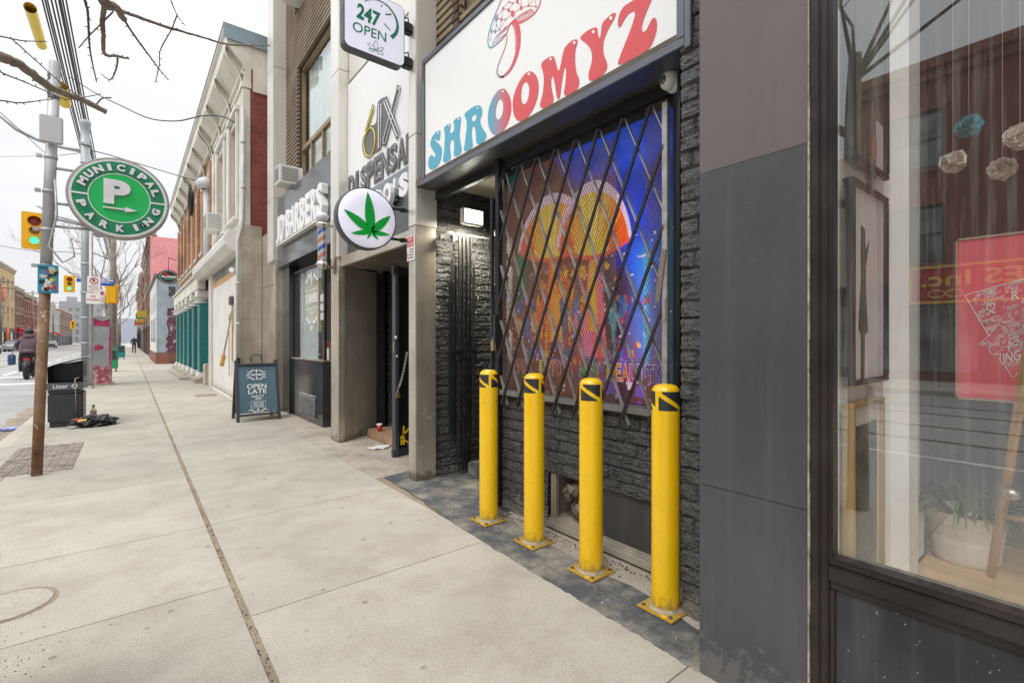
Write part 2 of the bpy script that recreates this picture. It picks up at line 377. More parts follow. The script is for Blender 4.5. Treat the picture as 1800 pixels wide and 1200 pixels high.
M['roadpaint'] = mat('road_paint', (.66, .65, .62), .7, 0, .12, 3, spots=((.3, .3, .29), 9, .60))
M['gravel'] = concrete('gutter_grit', (.30, .25, .19), (.12, .10, .08), .9)

KX = -1.15
g = MB(); g.box(-160, 160, -60, 400, -1.0, -.35); tag(g.build('ground', M['asphalt']), kind='structure')
g = MB(); g.box(-12.6, KX - .16, -30, 330, -.32, -.12); tag(g.build('road', M['asphalt']), kind='structure')
# slabs
g = MB()
def band(x0, x1, joints):
    for a, b in zip(joints[:-1], joints[1:]): g.box(x0, x1, a + .003, b - .003, -.30, 0)
JR = [-12, -8, -4.7, -1.8, 1.05, 2.53, 3.96, 5.46, 6.95] + [6.95 + 1.47 * i for i in range(1, 60)]
JL = [-12, -8, -4.7, -1.8, .75, 2.92, 3.95, 5.46, 6.97] + [6.97 + 1.47 * i for i in range(1, 60)]
band(-.93 + .0, .416, JL); band(.447, 1.803, JR)
g.box(-.93, 1.803, JR[-1] + .01, 320, -.30, 0)
tag(g.build('sidewalk', M['walk'], org=(0, 0, 0)), kind='structure')
g = MB(); g.box(-.94, 2.6, -12, 95, -.29, -.007); tag(g.build('joint_bed', M['joint'], org=(0, 0, 0)), kind='structure')
g = MB()
for a, b in zip(JL[:-1], JL[1:]): g.box(KX, -.938, a + .004, b - .004, -.30, .0); g.box(KX - .155, KX - .005, a + .003, b - .003, -.30, -.004)
g.box(KX - .155, -.938, JL[-1] + .01, 320, -.30, 0)
tag(g.build('kerb', M['walk'], org=(0, 0, 0)), kind='structure')
# strip between slabs and the buildings (real frontage ground)
g = MB(); yy = [4.32, 5.9, 7.4, 9.0, 10.7, 12.6, 15.2, 18, 21, 24, 27, 30, 32.6]
for a, b in zip(yy[:-1], yy[1:]): g.box(1.811, 3.6 if a < 10 else 2.4, a + .003, b - .003, -.3, -.003)
tag(g.build('shopfront_paving', M['walk2'], org=(0, 0, 0)), kind='structure')
# dark sealed strip in front of the shop, with a ragged edge
edge = [(700,853),(722,865),(745,880),(775,897),(800,918),(838,938),(862,955),(905,980),(930,1000),(960,1018),(992,1040),(1030,1062),(1062,1090),(1105,1108),(1150,1140),(1190,1158),(1228,1178)]
pts = []
for i in range(190):
    y = 4.30 - i * .018; x = np.interp(-y, [-4.3, -3.6, -3.0, -2.2, -1.4, -.9], [1.885, 1.865, 1.80, 1.77, 1.752, 1.74])
    pts.append(V(x + .009 * noise.noise(V(y * 9, 0, 1)) + .007 * noise.noise(V(y * 31, 4, 1)) + random.uniform(-.003, .003), y, 0))
g = MB(); loop = [V(p.x, p.y, .001) for p in pts] + [V(1.745, .4, .001), V(3.4, .4, .001), V(3.4, 4.6, .001), V(2.5, 4.45, .001)]
g.prism([loop], (0, 0, 1), .002); tag(g.build('dark_paving_strip', M['tar'], org=(0, 0, 0)), kind='structure')
g = MB()   # bare concrete margin along the wall foot
fp = [onZ(*p) for p in [(893,905),(925,938),(975,962),(1052,1006),(1110,1030),(1160,1060),(1215,1100),(1228,1108)]]
loop = [V(p.x, p.y, .0035) for p in fp] + [V(2.4, .9, .0035), V(2.4, 2.95, .0035)]
g.prism([loop], (0, 0, 1), .002); tag(g.build('wall_foot_concrete', M['walk2'], org=(0, 0, 0)), kind='structure')
# gutter grit
g = MB(); loop = [V(KX - .16, 4, -.118)] + [V(KX - .16 - .35 - .2 * noise.noise(V(i * .7, 0, 3)), 4 + i * .35, -.118) for i in range(30)] + [V(KX - .16, 14.2, -.118)]
g.prism([loop], (0, 0, 1), .004); tag(g.build('gutter_grit', M['gravel'], org=(0, 0, 0)), kind='structure')
# road markings and streetcar tracks
g = MB()
g.box(-12.5, -1.6, 22.0, 22.5, -.121, -.116); g.box(-12.5, -1.6, 26.0, 26.45, -.121, -.116)
for y in np.arange(-12, 22, 4.5): g.box(-4.05, -3.95, y, y + 4.5, -.121, -.116)
for y in np.arange(28, 150, 6): g.box(-4.05, -3.93, y, y + 2.6, -.121, -.116)
tag(g.build('road_marking', M['roadpaint'], org=(0, 0, 0)), kind='structure')
g = MB()
for x in (-5.3, -6.75, -8.5, -9.95): g.box(x - .07, x + .07, -20, 200, -.121, -.115, 0); g.box(x - .028, x + .028, -20, 200, -.119, -.112, 1)
tag(g.build('streetcar_track', [M['joint'], M['dark_metal']], org=(0, 0, 0)), kind='structure')
# opposite pavement
g = MB(); g.box(-16.5, -12.62, -30, 330, -.30, 0); tag(g.build('far_sidewalk', M['walk'], org=(0, 0, 0)), kind='structure')

# utility cover
g = MB(); c = V(-.47, 3.37, 0)
g.lathe(c, [(.0, .0035), (.165, .0035)], 40, 0); g.lathe(c, [(.166, .0015), (.168, .003), (.171, .003), (.173, .0015)], 40, 2); g.lathe(c, [(.174, .002), (.188, .002)], 40, 2)
o = g.build('manhole_cover', [M['walk'], M['dark_metal'], M['joint']])
tag(o, 'round concrete-filled utility cover set in the pavement beside the timber planter', 'manhole cover')
# brick tree-pit grate round the rusty sign pole
M['pit_brick'] = brickmat('pit_brick', (.22, .18, .15), (.17, .135, .115), (.09, .08, .065), .20, .066, .009)
g = MB(); x = -1.04
for j in range(9):
    for i in range(8):
        y0 = 6.58 + i * .205; x0 = -1.04 + j * .066
        g.bbox(x0, x0 + .06, y0 + (0 if j % 2 else -.03), y0 + .195 + (0 if j % 2 else -.03), -.01, .004 + random.uniform(0, .003), .004)
M['paver'] = mat('brown_paver', (.19, .155, .13), .8, 0, .35, 6, .3, 60, tint=((.33, .29, .24), 3, .5))
tag(g.build('brick_tree_pit', M['paver']), 'sunken patch of small brown bricks around the foot of the rusty sign pole', 'brick paving')
M['floor_hatch'] = M['joint']
g = MB(); g.box(1.2, 1.62, 13.1, 13.6, .001, .006); tag(g.build('floor_hatch', M['joint']), 'small dark hatch in the pavement in front of the boarded white doorway', 'floor hatch')

# ================================================================ STONE TEXTURED WALL
def stone_grid(mb, org, u, v, nrm, w, h, res, holes=(), amp=.013, bw=.27, rh=.078, seed=0):
    """split-face painted brick, modelled as relief"""
    org, u, v, nrm = Vector(org), Vector(u), Vector(v), Vector(nrm)
    nu, nv = int(w / res) + 1, int(h / (res)) + 1; P = []
    rnd = np.random.RandomState(seed); hh = rnd.rand(400, 60)
    for j in range(nv + 1):
        b = min(h, j * res); row = int(b / rh); fb = (b / rh) % 1
        for i in range(nu + 1):
            a = min(w, i * res); off = (row % 2) * bw * .5 + (row * .37 % 1) * bw * .3
            k = int((a + off) / bw); fa = ((a + off) / bw) % 1
            e = min(fb, 1 - fb) * rh; e2 = min(fa, 1 - fa) * bw
            gr = min(1, e / .010) * min(1, e2 / .010)
            p = V(a * 12 + k * 3.7, b * 58 + seed, row * 5.1)
            rdg = 1 - abs(noise.noise(p)) * 2.2; rdg2 = 1 - abs(noise.noise(p * 2.3 + V(7, 3, 1))) * 2
            d = gr * (.008 + hh[row % 400, k % 60] * .006 + amp * .55 * max(0, rdg) + amp * .3 * max(0, rdg2))
            P.append(org + u * a + v * b + nrm * d)
    F = []
    for j in range(nv):
        for i in range(nu):
            ca, cb = (i + .5) * res, (j + .5) * res
            if any(x0 < ca < x1 and y0 < cb < y1 for x0, x1, y0, y1 in holes): continue
            q = j * (nu + 1) + i; F.append((q, q + 1, q + nu + 2, q + nu + 1))
    # orientation check
    a, b_, c_ = P[F[0][0]], P[F[0][1]], P[F[0][2]]
    if (b_ - a).cross(c_ - a).dot(nrm) < 0: F = [f[::-1] for f in F]
    mb.add(P, F, 0, False)

# ================================================================ MAIN SHOP BUILDING (Y 1 .. 10.75)
B = thing('shop_building', 'low commercial block with steel-clad pillars, ribbed brown brick upper floor and black stone shopfronts', 'building', (2.6, 6, 0))
TOP = 9.2
# -- base wall under the artwork, with cellar window
g = MB(); stone_grid(g, (2.27, 2.95, 0), (0, -1, 0), (0, 0, 1), (-1, 0, 0), 1.66, .90, .0062, holes=[(.53, 1.40, -1, .39)], seed=3)
g.box(2.275, 2.5, 2.42, 2.945, 0, .9); g.box(2.275, 2.5, 1.29, 1.55, 0, .9); g.box(2.275, 2.5, 1.55, 2.42, .395, .9)
g.build('base_wall', M['stone_black'], B)
# return of the base wall into the doorway
g = MB(); stone_grid(g, (2.27, 2.957, 0), (1, 0, 0), (0, 0, 1), (0, 1, 0), .7, .90, .012, seed=5); g.build('base_wall', M['stone_black'], B)
# -- doorway side wall (faces camera) and small front return
g = MB(); stone_grid(g, (2.25, 4.05, 0), (1, 0, 0), (0, 0, 1), (0, -1, 0), 1.3, 2.78, .011, seed=9); g.box(2.27, 3.6, 4.06, 4.13, 0, 2.9)
g.build('doorway_wall', M['stone_black'], B)
# -- pier beside the dark panelled shop
g = MB(); stone_grid(g, (2.06, 1.27, 0), (0, -1, 0), (0, 0, 1), (-1, 0, 0), .262, 4.2, .009, seed=12, bw=.26); g.box(2.064, 2.5, 1.008, 1.268, 0, TOP)
g.build('stone_pier', M['stone_black'], B)
# doorway: ceiling, back wall with door, step
g = MB(); g.box(2.30, 3.55, 2.96, 4.03, 2.78, 2.82); g.build('doorway_ceiling', mat('doorway_ceiling_paint', (.55, .50, .38), .35, 0, .1, 2), B)
g = MB(); g.box(3.2, 3.3, 2.4, 4.04, 0, 2.9); g.build('back_wall', M['dark_in'], B)
d = MB(); d.bbox(3.14, 3.195, 3.02, 3.92, .12, 2.2, .006); do = d.build('shop_door', M['black_paint'], B)
d = MB(); d.box(3.135, 3.139, 3.1, 3.4, .3, .95); d.build('glass_panel', M['white_light'] if False else M['glass_dark'], do)
d = MB(); d.tube([(3.13, 3.84, 1.0), (3.08, 3.84, 1.02), (3.08, 3.84, 1.2), (3.13, 3.84, 1.22)], .01, 8); d.build('handle', M['steel'], do)
d = MB(); d.bbox(2.55, 3.2, 2.965, 3.88, 0, .13, .012); d.build('step', M['tar'], B)
# steel header above the artwork and soffit beneath the sign
g = MB(); g.box(2.04, 2.34, 1.28, 3.95, 2.695, 2.76); g.build('soffit', mat('soffit_brown', (.075, .055, .035), .3, .2, .3, 3, .1, 40, tint=((.16, .13, .08), 3, .4)), B)
g = MB(); g.box(2.25, 2.29, 1.275, 4.0, 2.62, 2.693); g.box(2.295, 2.34, 1.3, 2.94, 2.57, 2.62); g.build('header', M['dark_metal'], B)
g = MB(); g.box(2.31, 2.36, 1.44, 2.96, .87, 2.62); g.build('window_backing', M['dark_in'], B)
g = MB(); g.box(2.22, 2.36, 1.40, 2.955, .90, .925); g.box(2.215, 2.235, 1.40, 2.955, .885, .925); g.build('window_sill', M['white_paint'] if False else mat('sill_metal', (.22, .21, .20), .5, .4, .3, 6), B)
# frame sides of the artwork window
for q_ in ((2.25, 2.34, 1.36, 1.445, .93, 2.62), (2.285, 2.34, 2.945, 2.965, 0, 2.75), (2.26, 2.34, 1.27, 1.355, 0, 2.7)): g = MB(); g.box(*q_); g.build('window_jamb', M['dark_metal'], B)
g = MB(); g.tube([(2.17, 1.315, 0), (2.17, 1.315, 4.0)], .022, 10); g.tube([(2.20, 1.375, .85), (2.20, 1.375, 4.0)], .013, 8); g.box(2.15, 2.23, 1.29, 1.34, 1.2, 1.24); g.box(2.15, 2.23, 1.29, 1.34, 2.2, 2.24); g.build('drain_pipe', M['dark_metal'], B)
# cellar window
cw = MB(); cw.box(2.283, 2.30, 1.56, 1.98, .10, .39); cwo = cw.build('cellar_window', mat('black_board', (.05, .05, .052), .45, 0, .25, 3, .05, 60, spots=((.3, .3, .29), 70, .69), streak=((.13, .13, .13), .4)), B)
cw = MB()
for z, x in ((.055, 2.245), (.072, 2.262), (.088, 2.275)): cw.box(x, 2.3, 1.555, 2.425, z - .03, z + .008)
cw.box(2.262, 2.30, 1.98, 2.0, .10, .39); cw.box(2.29, 2.5, 2.405, 2.42, .095, .39); cw.box(2.27, 2.31, 2.385, 2.404, .095, .39); cw.box(2.27, 2.3, 2.36, 2.38, .095, .39)
cw.build('cellar_frame', mat('old_white_frame', (.34, .31, .26), .6, 0, .2, 5, .1, 50, tint=((.12, .1, .08), 4, .6)), cwo)
cw = MB(); cw.box(2.5, 2.52, 2.0, 2.42, .05, .4); cw.box(2.31, 2.5, 2.0, 2.42, .05, .09); cw.box(2.31, 2.5, 2.0, 2.42, .392, .41); cw.build('cellar_recess', mat('recess_beige', (.38, .32, .25), .8, 0, .3, 5), cwo)
# crumpled duct in the cellar recess
g = MB(); P = []
for i in range(26):
    t = i / 25 * math.pi * 1.7
    P.append(V(2.345 - .03 * math.sin(t * 2), 2.225 + .065 * math.cos(t), .235 + .075 * math.sin(t)))
g.tube(P, [.036 + .010 * (i % 2) for i in range(26)], 18); g.v = [v + V(1, 1, 1) * .022 * noise.noise(v * 38) + V(1, -1, .5) * .012 * noise.noise(v * 90) for v in g.v]; o = g.build('crumpled_duct', mat('crumpled_foil', (.22, .20, .17), .35, .5, .4, 20, .8, 40))
tag(o, 'crumpled foil duct stuffed into the open cellar window behind the bollards', 'duct')

# -- steel pillars
def clad(name, x0, x1, y0, y1, z0, z1, m, seams=()):
    g = MB(); zs = [z0] + list(seams) + [z1]
    for a, b in zip(zs[:-1], zs[1:]): g.bbox(x0, x1, y0, y1, a + .002, b - .002, .006)
    return g.build(name, m, B)
SF = 2.36
clad('steel_pillar', 2.05, 2.262, 3.975, 4.12, 0, SF, M['steel']); clad('pillar_cladding', 2.048, 2.27, 3.972, 4.122, SF, TOP, M['steel_light'], (3.2, 4.55, 6.0, 7.5))
# slanted side return into the dispensary doorway
def quadwall(name, a, b, z0, z1, th, m):
    a, b = Vector(a), Vector(b); d = (b - a).normalized(); n = V(d.y, -d.x, 0) * -1
    g = MB(); P = [a, b, b + n * th, a + n * th]
    g.add([V(p.x, p.y, z) for z in (z0, z1) for p in P], [(3,2,1,0),(4,5,6,7),(0,1,5,4),(1,2,6,5),(2,3,7,6),(3,0,4,7)]); return g.build(name, m, B)
clad('steel_pillar', 2.075, 2.16, 6.125, 6.42, 0, 2.36, M['steel'])
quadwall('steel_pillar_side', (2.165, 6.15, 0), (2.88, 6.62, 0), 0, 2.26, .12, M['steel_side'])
clad('pillar_cladding', 2.073, 2.27, 6.12, 6.43, 2.362, TOP, M['steel_light'], (4.75, 7.2))
clad('steel_pillar', 2.075, 2.26, 9.50, 9.62, 0, 2.75, M['steel']); clad('pillar_cladding', 2.04, 2.30, 9.52, 9.98, 2.752, TOP, M['steel_light'], (3.9, 6.3))
clad('steel_pillar', 2.10, 2.3, 9.63, 10.74, 0, 3.4, M['steel'], (2.35,))
# -- dispensary doorway
g = MB(); g.box(2.89, 2.99, 4.13, 6.9, 0, 3.2); g.build('back_wall', M['dark_in'], B)
g = MB(); stone_grid(g, (2.885, 6.64, 0), (0, -1, 0), (0, 0, 1), (-1, 0, 0), 1.25, 2.24, .014, seed=21, bw=.3); g.build('doorway_wall', M['stone_black'], B)
g = MB(); g.box(2.12, 2.88, 4.135, 6.12, 2.235, 2.30); g.box(2.10, 2.15, 4.13, 6.115, 2.24, 2.36); g.build('lintel', M['steel'], B)
g = MB(); g.bbox(2.50, 2.88, 5.05, 6.25, 0, .11, .01); g.build('step', mat('brown_step_tile', (.32, .20, .12), .7, 0, .2, 8), B)
d = thing('security_door', 'black steel door standing open and chained at the dispensary entrance', 'door', (2.30, 4.75, 0))
# door leaf nearly facing the camera: from px 690 to 712
a = onZ(691, 806); a = V(2.29, 5.0, 0)
g = MB(); u = V(.42, .10, 0).normalized(); A0 = V(2.285, 4.985, .0); B0 = A0 + u * .55
g.bar(A0 + V(0, 0, .03), B0 + V(0, 0, .03), .04, .10); g.bar(A0 + V(0, 0, 2.08), B0 + V(0, 0, 2.08), .04, .10)
g.bar(A0 + u * .04, A0 + u * .04 + V(0, 0, 2.13), .04, .09, (0, 1, 0)); g.bar(B0 - u * .04, B0 - u * .04 + V(0, 0, 2.13), .04, .08, (0, 1, 0))
g.build('door_frame', mat('charcoal_door', (.06, .065, .075), .45, .3, .2, 4, spots=((.2, .2, .2), 60, .72)), d)
g = MB(); g.bar(A0 + u * .3 + V(0, .012, .05), A0 + u * .3 + V(0, .012, 2.08), .46, .012, (0, 1, 0)); g.build('door_panel', M['black'], d)
g = MB(); g.ball(A0 + V(.03, -.03, 1.33), .022, 0); g.ball(A0 + V(.04, -.03, 1.12), .018, 0); g.box(2.285, 2.325, 4.95, 4.965, 1.18, 1.28); g.build('lock', M['steel'], d)
g = MB(); g.text('IN', A0 + V(.08, -.035, .13), V(.12, 0, 0), V(0, 0, .06), (0, -1, 0), .001, .03); g.bar(A0 + V(.08, -.03, .2), A0 + V(.2, -.03, .32), .004, .02); g.bar(A0 + V(.12, -.03, .13), A0 + V(.12, -.03, .34), .004, .02); g.build('yellow_marking', M['yellow'], d)
# chain
g = MB(); c0 = A0 + V(.03, -.06, .74); c1 = V(2.035, 4.118, 1.19)
NCH = 30
for i in range(NCH):
    t = (i + .5) / NCH; p = c0.lerp(c1, t) + V(0, 0, -.05 * math.sin(math.pi * t)); dd = (c1 - c0).normalized(); s_ = dd.cross(V(0, 0, 1) if i % 2 else V(1, .3, .2)).normalized()
    ring = [p + dd * (.018 * math.cos(q)) + s_ * (.010 * math.sin(q)) for q in [k * math.pi / 5 for k in range(11)]]
    g.tube(ring, .0032, 5, caps=False)
tag(g.build('chain', M['steel']), 'slack steel chain holding the open black door to the steel pillar', 'chain')
g = MB(); g.bbox(c0.x - .022, c0.x + .022, c0.y - .03, c0.y - .008, c0.z - .075, c0.z - .03, .004, 0); g.tube([c0 + V(.014 * math.cos(q), -.018, -.03 + .03 * math.sin(q)) for q in [k * math.pi / 6 for k in range(7)]], .004, 6, 1)
tag(g.build('padlock', [mat('brass', (.55, .36, .10), .35, .8, .1, 5), M['steel']]), 'brass padlock on the chain of the open black door', 'padlock')
# cup and paper litter
g = MB(); c = V(2.56, 5.98, .11); g.lathe(c, [(0, 0), (.028, 0), (.036, .085), (.036, .085)], 20, 0); g.lathe(c, [(.038, .083), (.038, .095), (.034, .10), (0, .10)], 20, 1)
tag(g.build('coffee_cup', [mat('cup_red', (.5, .02, .02), .4), M['white_paint']]), 'red paper coffee cup with white lid on the brown tiled step', 'paper cup')
g = MB(); q = onZ(667, 787); pl = [V(q.x + .13 * math.cos(t) * (1 + .2 * math.sin(3 * t)), q.y + .09 * math.sin(t), .008 + .01 * math.sin(5 * t)) for t in [k * math.pi / 6 for k in range(12)]]; g.prism([pl], (0, 0, 1), .004)
tag(g.build('crumpled_paper', M['white_paint']), 'crumpled pale paper lying in front of the brown tiled step', 'litter')

# -- barber shopfront Y 6.43 .. 9.5
M['black_gloss'] = mat('black_gloss_panel', (.018, .019, .022), .18, 0, .3, 3, spec=.8, spots=((.2, .2, .2), 50, .72))
g = MB(); g.bbox(2.25, 2.75, 7.33, 9.05, 0, .98, .006); g.build('stall_riser', M['black_gloss'], B)
g = MB()
for i in range(15): y = 7.68 + i * .06; g.tube([(2.245, y, .44), (2.235, y, .40), (2.235, y, .14), (2.20, y, .07)], .006, 5)
g.bar((2.235, 7.66, .38), (2.235, 8.54, .38), .008, .012); g.build('vent_grille', M['bar_grey'], B)
g = MB(); g.bbox(2.20, 2.36, 9.051, 9.50, 0, 2.62, .005); g.build('black_pier', M['black_gloss'], B)
g = MB(); g.box(2.235, 2.80, 7.30, 9.05, .982, 1.0); g.build('window_sill', M['steel'], B)
wf = MB(); wf.box(2.27, 2.31, 7.33, 7.36, 1.0, 2.5); wf.box(2.27, 2.31, 9.0, 9.05, 1.0, 2.5); wf.box(2.27, 2.31, 7.33, 9.05, 2.46, 2.5); wf.box(2.36, 2.75, 7.33, 7.36, 2.4, 2.5)
wfo = wf.build('shop_window', M['dark_metal'], B)
wf = MB(); wf.quad((2.29, 7.36, 1.0), (2.29, 9.0, 1.0), (2.29, 9.0, 2.46), (2.29, 7.36, 2.46)); wf.quad((2.32, 7.345, 1.0), (2.75, 7.345, 1.0), (2.75, 7.345, 2.46), (2.32, 7.345, 2.46)); wf.build('pane', glassmat('barber_glass', .10, dirt=.05, mxr=.35), wfo)
# inside the barber shop
g = MB(); g.box(4.2, 4.3, 6.5, 9.5, 0, 2.7, 0); g.box(2.4, 4.2, 9.3, 9.45, .0, 2.7, 0); g.box(2.76, 4.2, 6.4, 9.3, -.02, .01, 1); g.box(2.4, 4.2, 6.7, 9.3, 2.66, 2.7, 0)
g.build('shop_interior', [mat('interior_grey', (.78, .80, .78), .8), M['joint']], B)
g = MB(); g.box(2.75, 2.80, 6.35, 7.33, .0, 2.6); g.box(2.62, 2.75, 6.66, 6.75, 0, 2.6); g.build('entrance_door', M['dark_metal'], B)
g = MB(); g.bbox(2.38, 2.53, 7.55, 7.75, 1.0, 1.28, .008); tag(g.build('red_box', mat('red_box', (.45, .07, .035), .5)), 'small red box standing inside the barber window', 'box')
g = MB(); g.bbox(2.36, 2.38, 7.40, 7.50, 1.0, 1.18, .002); tag(g.build('price_card', M['white_paint']), 'white card standing in the right corner of the barber window', 'card')
g = MB()
for z_, c_ in ((2.0, 'Walk'), (1.86, 'Ins'), (1.72, 'Open')): g.box(2.283, 2.287, 7.40, 7.56, z_ - .11, z_, 0); g.text(c_, (2.282, 7.545, z_ - .085), (0, -.13, 0), (0, 0, .055), (-1, 0, 0), .001, .02, 1)
g.build('window_sticker', [mat('sticker_grey', (.45, .45, .46), .5), M['white_sign']], wfo)
g = MB(); g.box(2.37, 2.375, 7.95, 8.98, 1.0, 2.45); g.build('window_film', mat('pale_film', (.50, .54, .54), .7, 0, .08, 1), wfo)
# window lettering
def scroll(mb, c, s, flip=1, w=.012, m=0, X=2.28):
    """a pair of mirrored flourishes around centre c on an X plane (s = half width)"""
    for sg in (1, -1):
        P = []
        for i in range(30):
            t = i / 29; r = .10 * s * (1 + 2.2 * t)
            ang = 4.4 * (1 - t)
            yy = c.y + sg * (s * (1 - .85 * t) - .13 * s * math.cos(ang) * (1 - t * .6)); zz = c.z + flip * (.22 * s * math.sin(ang * 1.25) * (.5 + t * .6) - .1 * s * t)
            P.append(V(X, yy, zz))
        mb.ribbon(P, [w * (.35 + math.sin(math.pi * i / 29)) for i in range(30)], (-1, 0, 0), m)
g = MB(); yc = 8.0
scroll(g, V(0, yc, 2.30), .33, 1, .03); g.ribbon([V(2.28, yc, 2.42), V(2.28, yc + .03, 2.34), V(2.28, yc, 2.18)], [.01, .06, .01], (-1, 0, 0))
g.ribbon([V(2.28, yc + .35, 2.10), V(2.28, yc - .33, 2.12)], .01, (-1, 0, 0))
g.text('JD BARBERS', (2.281, yc + .34, 1.86), (0, -.67, 0), (0, 0, .19), (-1, 0, 0), .001, .015)
g.ribbon([V(2.28, yc + .35, 1.80), V(2.28, yc - .33, 1.82)], .01, (-1, 0, 0)); g.text('EST. 2013', (2.281, yc + .10, 1.72), (0, -.2, 0), (0, 0, .045), (-1, 0, 0), .001, .01)
scroll(g, V(0, yc, 1.62), .30, -1, .028)
for q in (-1, 1): g.tube([V(2.28, yc + q * .035 + .03 * math.cos(t), 1.5 + .035 * math.sin(t)) for t in [k * math.pi / 6 for k in range(13)]], .005, 5)
g.build('window_lettering', M['white_sign'], wfo)
# fascia + return + 3D letters
g = MB(); g.bbox(2.12, 2.22, 6.44, 9.50, 2.62, 3.86, .004); g.box(2.22, 2.75, 6.44, 9.50, 2.62, 2.66); g.build('fascia', mat('grey_gloss_fascia', (.055, .06, .065), .10, .1, .1, 1, spec=.8), B)
s = thing('barber_sign', 'raised white letters of the barber shop on the grey fascia', 'sign', (2.1, 7.9, 3.0))
word = 'JD BARBERS'; n = len(word); y0, y1 = 9.28, 6.60; cwid = (y0 - y1) / (n - .45)
for i, ch in enumerate(word):
    if ch == ' ': continue
    k = i if i < 2 else i - .55
    g = MB(); g.text(ch, (2.118, y0 - k * cwid, 3.0), (0, -cwid * .88, 0), (0, 0, .46), (-1, 0, 0), .085, .035); g.build('letter', M['white_sign'], s)
g = MB(); g.box(2.04, 2.116, 6.62, 9.3, 2.965, 2.992); g.build('sign_rail', M['white_paint'], s)
# barber pole
bp = thing('barber_pole', 'striped barber pole with frosted globe on the steel pillar', 'barber pole', (1.91, 6.28, 2.26))
cx, cy = 1.915, 6.27
g = MB(); g.lathe((cx, cy, 2.20), [(0, 0), (.035, .0), (.055, .02), (.06, .05), (.075, .06), (.075, .075), (.058, .09), (.058, .11)], 24); g.lathe((cx, cy, 2.73), [(.058, 0), (.06, .02), (.08, .035), (.08, .05), (.055, .07), (.04, .09), (0, .09)], 24); g.build('cap', mat('chrome', (.6, .58, .54), .2, .9, .1, 6), bp)
g = MB(); NS = 40; NR = 24
P = []; F = []; H0, H1 = 2.31, 2.73
for j in range(NS + 1):
    for i in range(NR): t = 2 * math.pi * i / NR; P.append(V(cx + .048 * math.cos(t), cy + .048 * math.sin(t), H0 + (H1 - H0) * j / NS))
g.v = P
for j in range(NS):
    for i in range(NR):
        ph = ((j / NS) * 2.05 + i / NR * .55 * 1.0) % 1.0
        # two-start helix
        ph = (j / NS * 2.0 - (i / NR) * 1.0) % 1
        g.f.append((j*NR+i, j*NR+(i+1)%NR, (j+1)*NR+(i+1)%NR, (j+1)*NR+i)); g.mi.append(0 if ph < .25 else 1 if ph < .5 else 2 if ph < .75 else 1); g.sm.append(True)
g.build('striped_tube', [mat('stripe_blue', (.02, .11, .55), .2), mat('stripe_white', (.75, .7, .78), .2), mat('stripe_orange', (.75, .22, .07), .2)], bp)
g = MB(); g.lathe((cx, cy, 2.31), [(.057, 0), (.057, .42)], 24); g.build('glass_tube', glassmat('pole_glass', .12), bp)
g = MB(); g.ball((cx, cy, 2.87), .078, 0, (1, 1, .82), 24, 14); g.build('globe', mat('frosted_globe', (.66, .62, .72), .25), bp)
g = MB(); g.bar((2.06, 6.27, 2.16), (2.06, 6.27, 2.86), .02, .07, (0, 1, 0)); g.bar((cx + .05, cy, 2.24), (2.06, cy, 2.24), .02, .03); g.bar((cx + .05, cy, 2.77), (2.06, cy, 2.77), .02, .03); g.build('bracket', M['steel'], bp)

# -- ribbed brown brick upper floors
M['rib'] = mat('ribbed_brown_brick', (.20, .15, .10), .8, 0, .3, 2.5, .25, 40, tint=((.33, .27, .19), 2, .6), streak=((.10, .08, .055), .4))
def ribs(y0, y1, z0, z1, holes, X=2.26):
    g = MB(); z = z0
    while z < z1:
        segs = [(y0, y1)]
        for (a, b, c, d_) in holes:
            if c < z + .05 and z < d_:
                ns_ = []
                for s0, s1 in segs:
                    if a > s0: ns_.append((s0, min(a, s1)))
                    if b < s1: ns_.append((max(b, s0), s1))
                segs = ns_
        for s0, s1 in segs:
            if s1 - s0 > .02: g.box(X + .0, X + .06, s0, s1, z, z + .042)
        z += .074
    ys_ = sorted({y0, y1, *[h[0] for h in holes], *[h[1] for h in holes]}); zs_ = sorted({z0, z1, *[h[2] for h in holes], *[h[3] for h in holes]})
    for a, b in zip(ys_[:-1], ys_[1:]):
        for c, d_ in zip(zs_[:-1], zs_[1:]):
            if not any(h[0] < (a + b) / 2 < h[1] and h[2] < (c + d_) / 2 < h[3] for h in holes): g.box(X + .045, X + .12, a, b, c, d_, 1)
    return g.build('ribbed_wall', [M['rib'], mat('rib_gap', (.07, .055, .04), .9)], B)
ribs(6.43, 9.55, 3.87, TOP, [(6.46, 8.75, 4.02, 6.0), (7.35, 8.9, 7.0, 8.6)])
ribs(1.27, 3.98, 3.8, TOP, [(1.9, 3.55, 4.15, 6.0)])
M['anodised'] = mat('anodised_bronze', (.30, .21, .11), .4, .5, .15, 5)
M['curtain'] = mat('pale_blind', (.62, .70, .67), .85, 0, .1, 3, streak=((.30, .34, .33), .6))
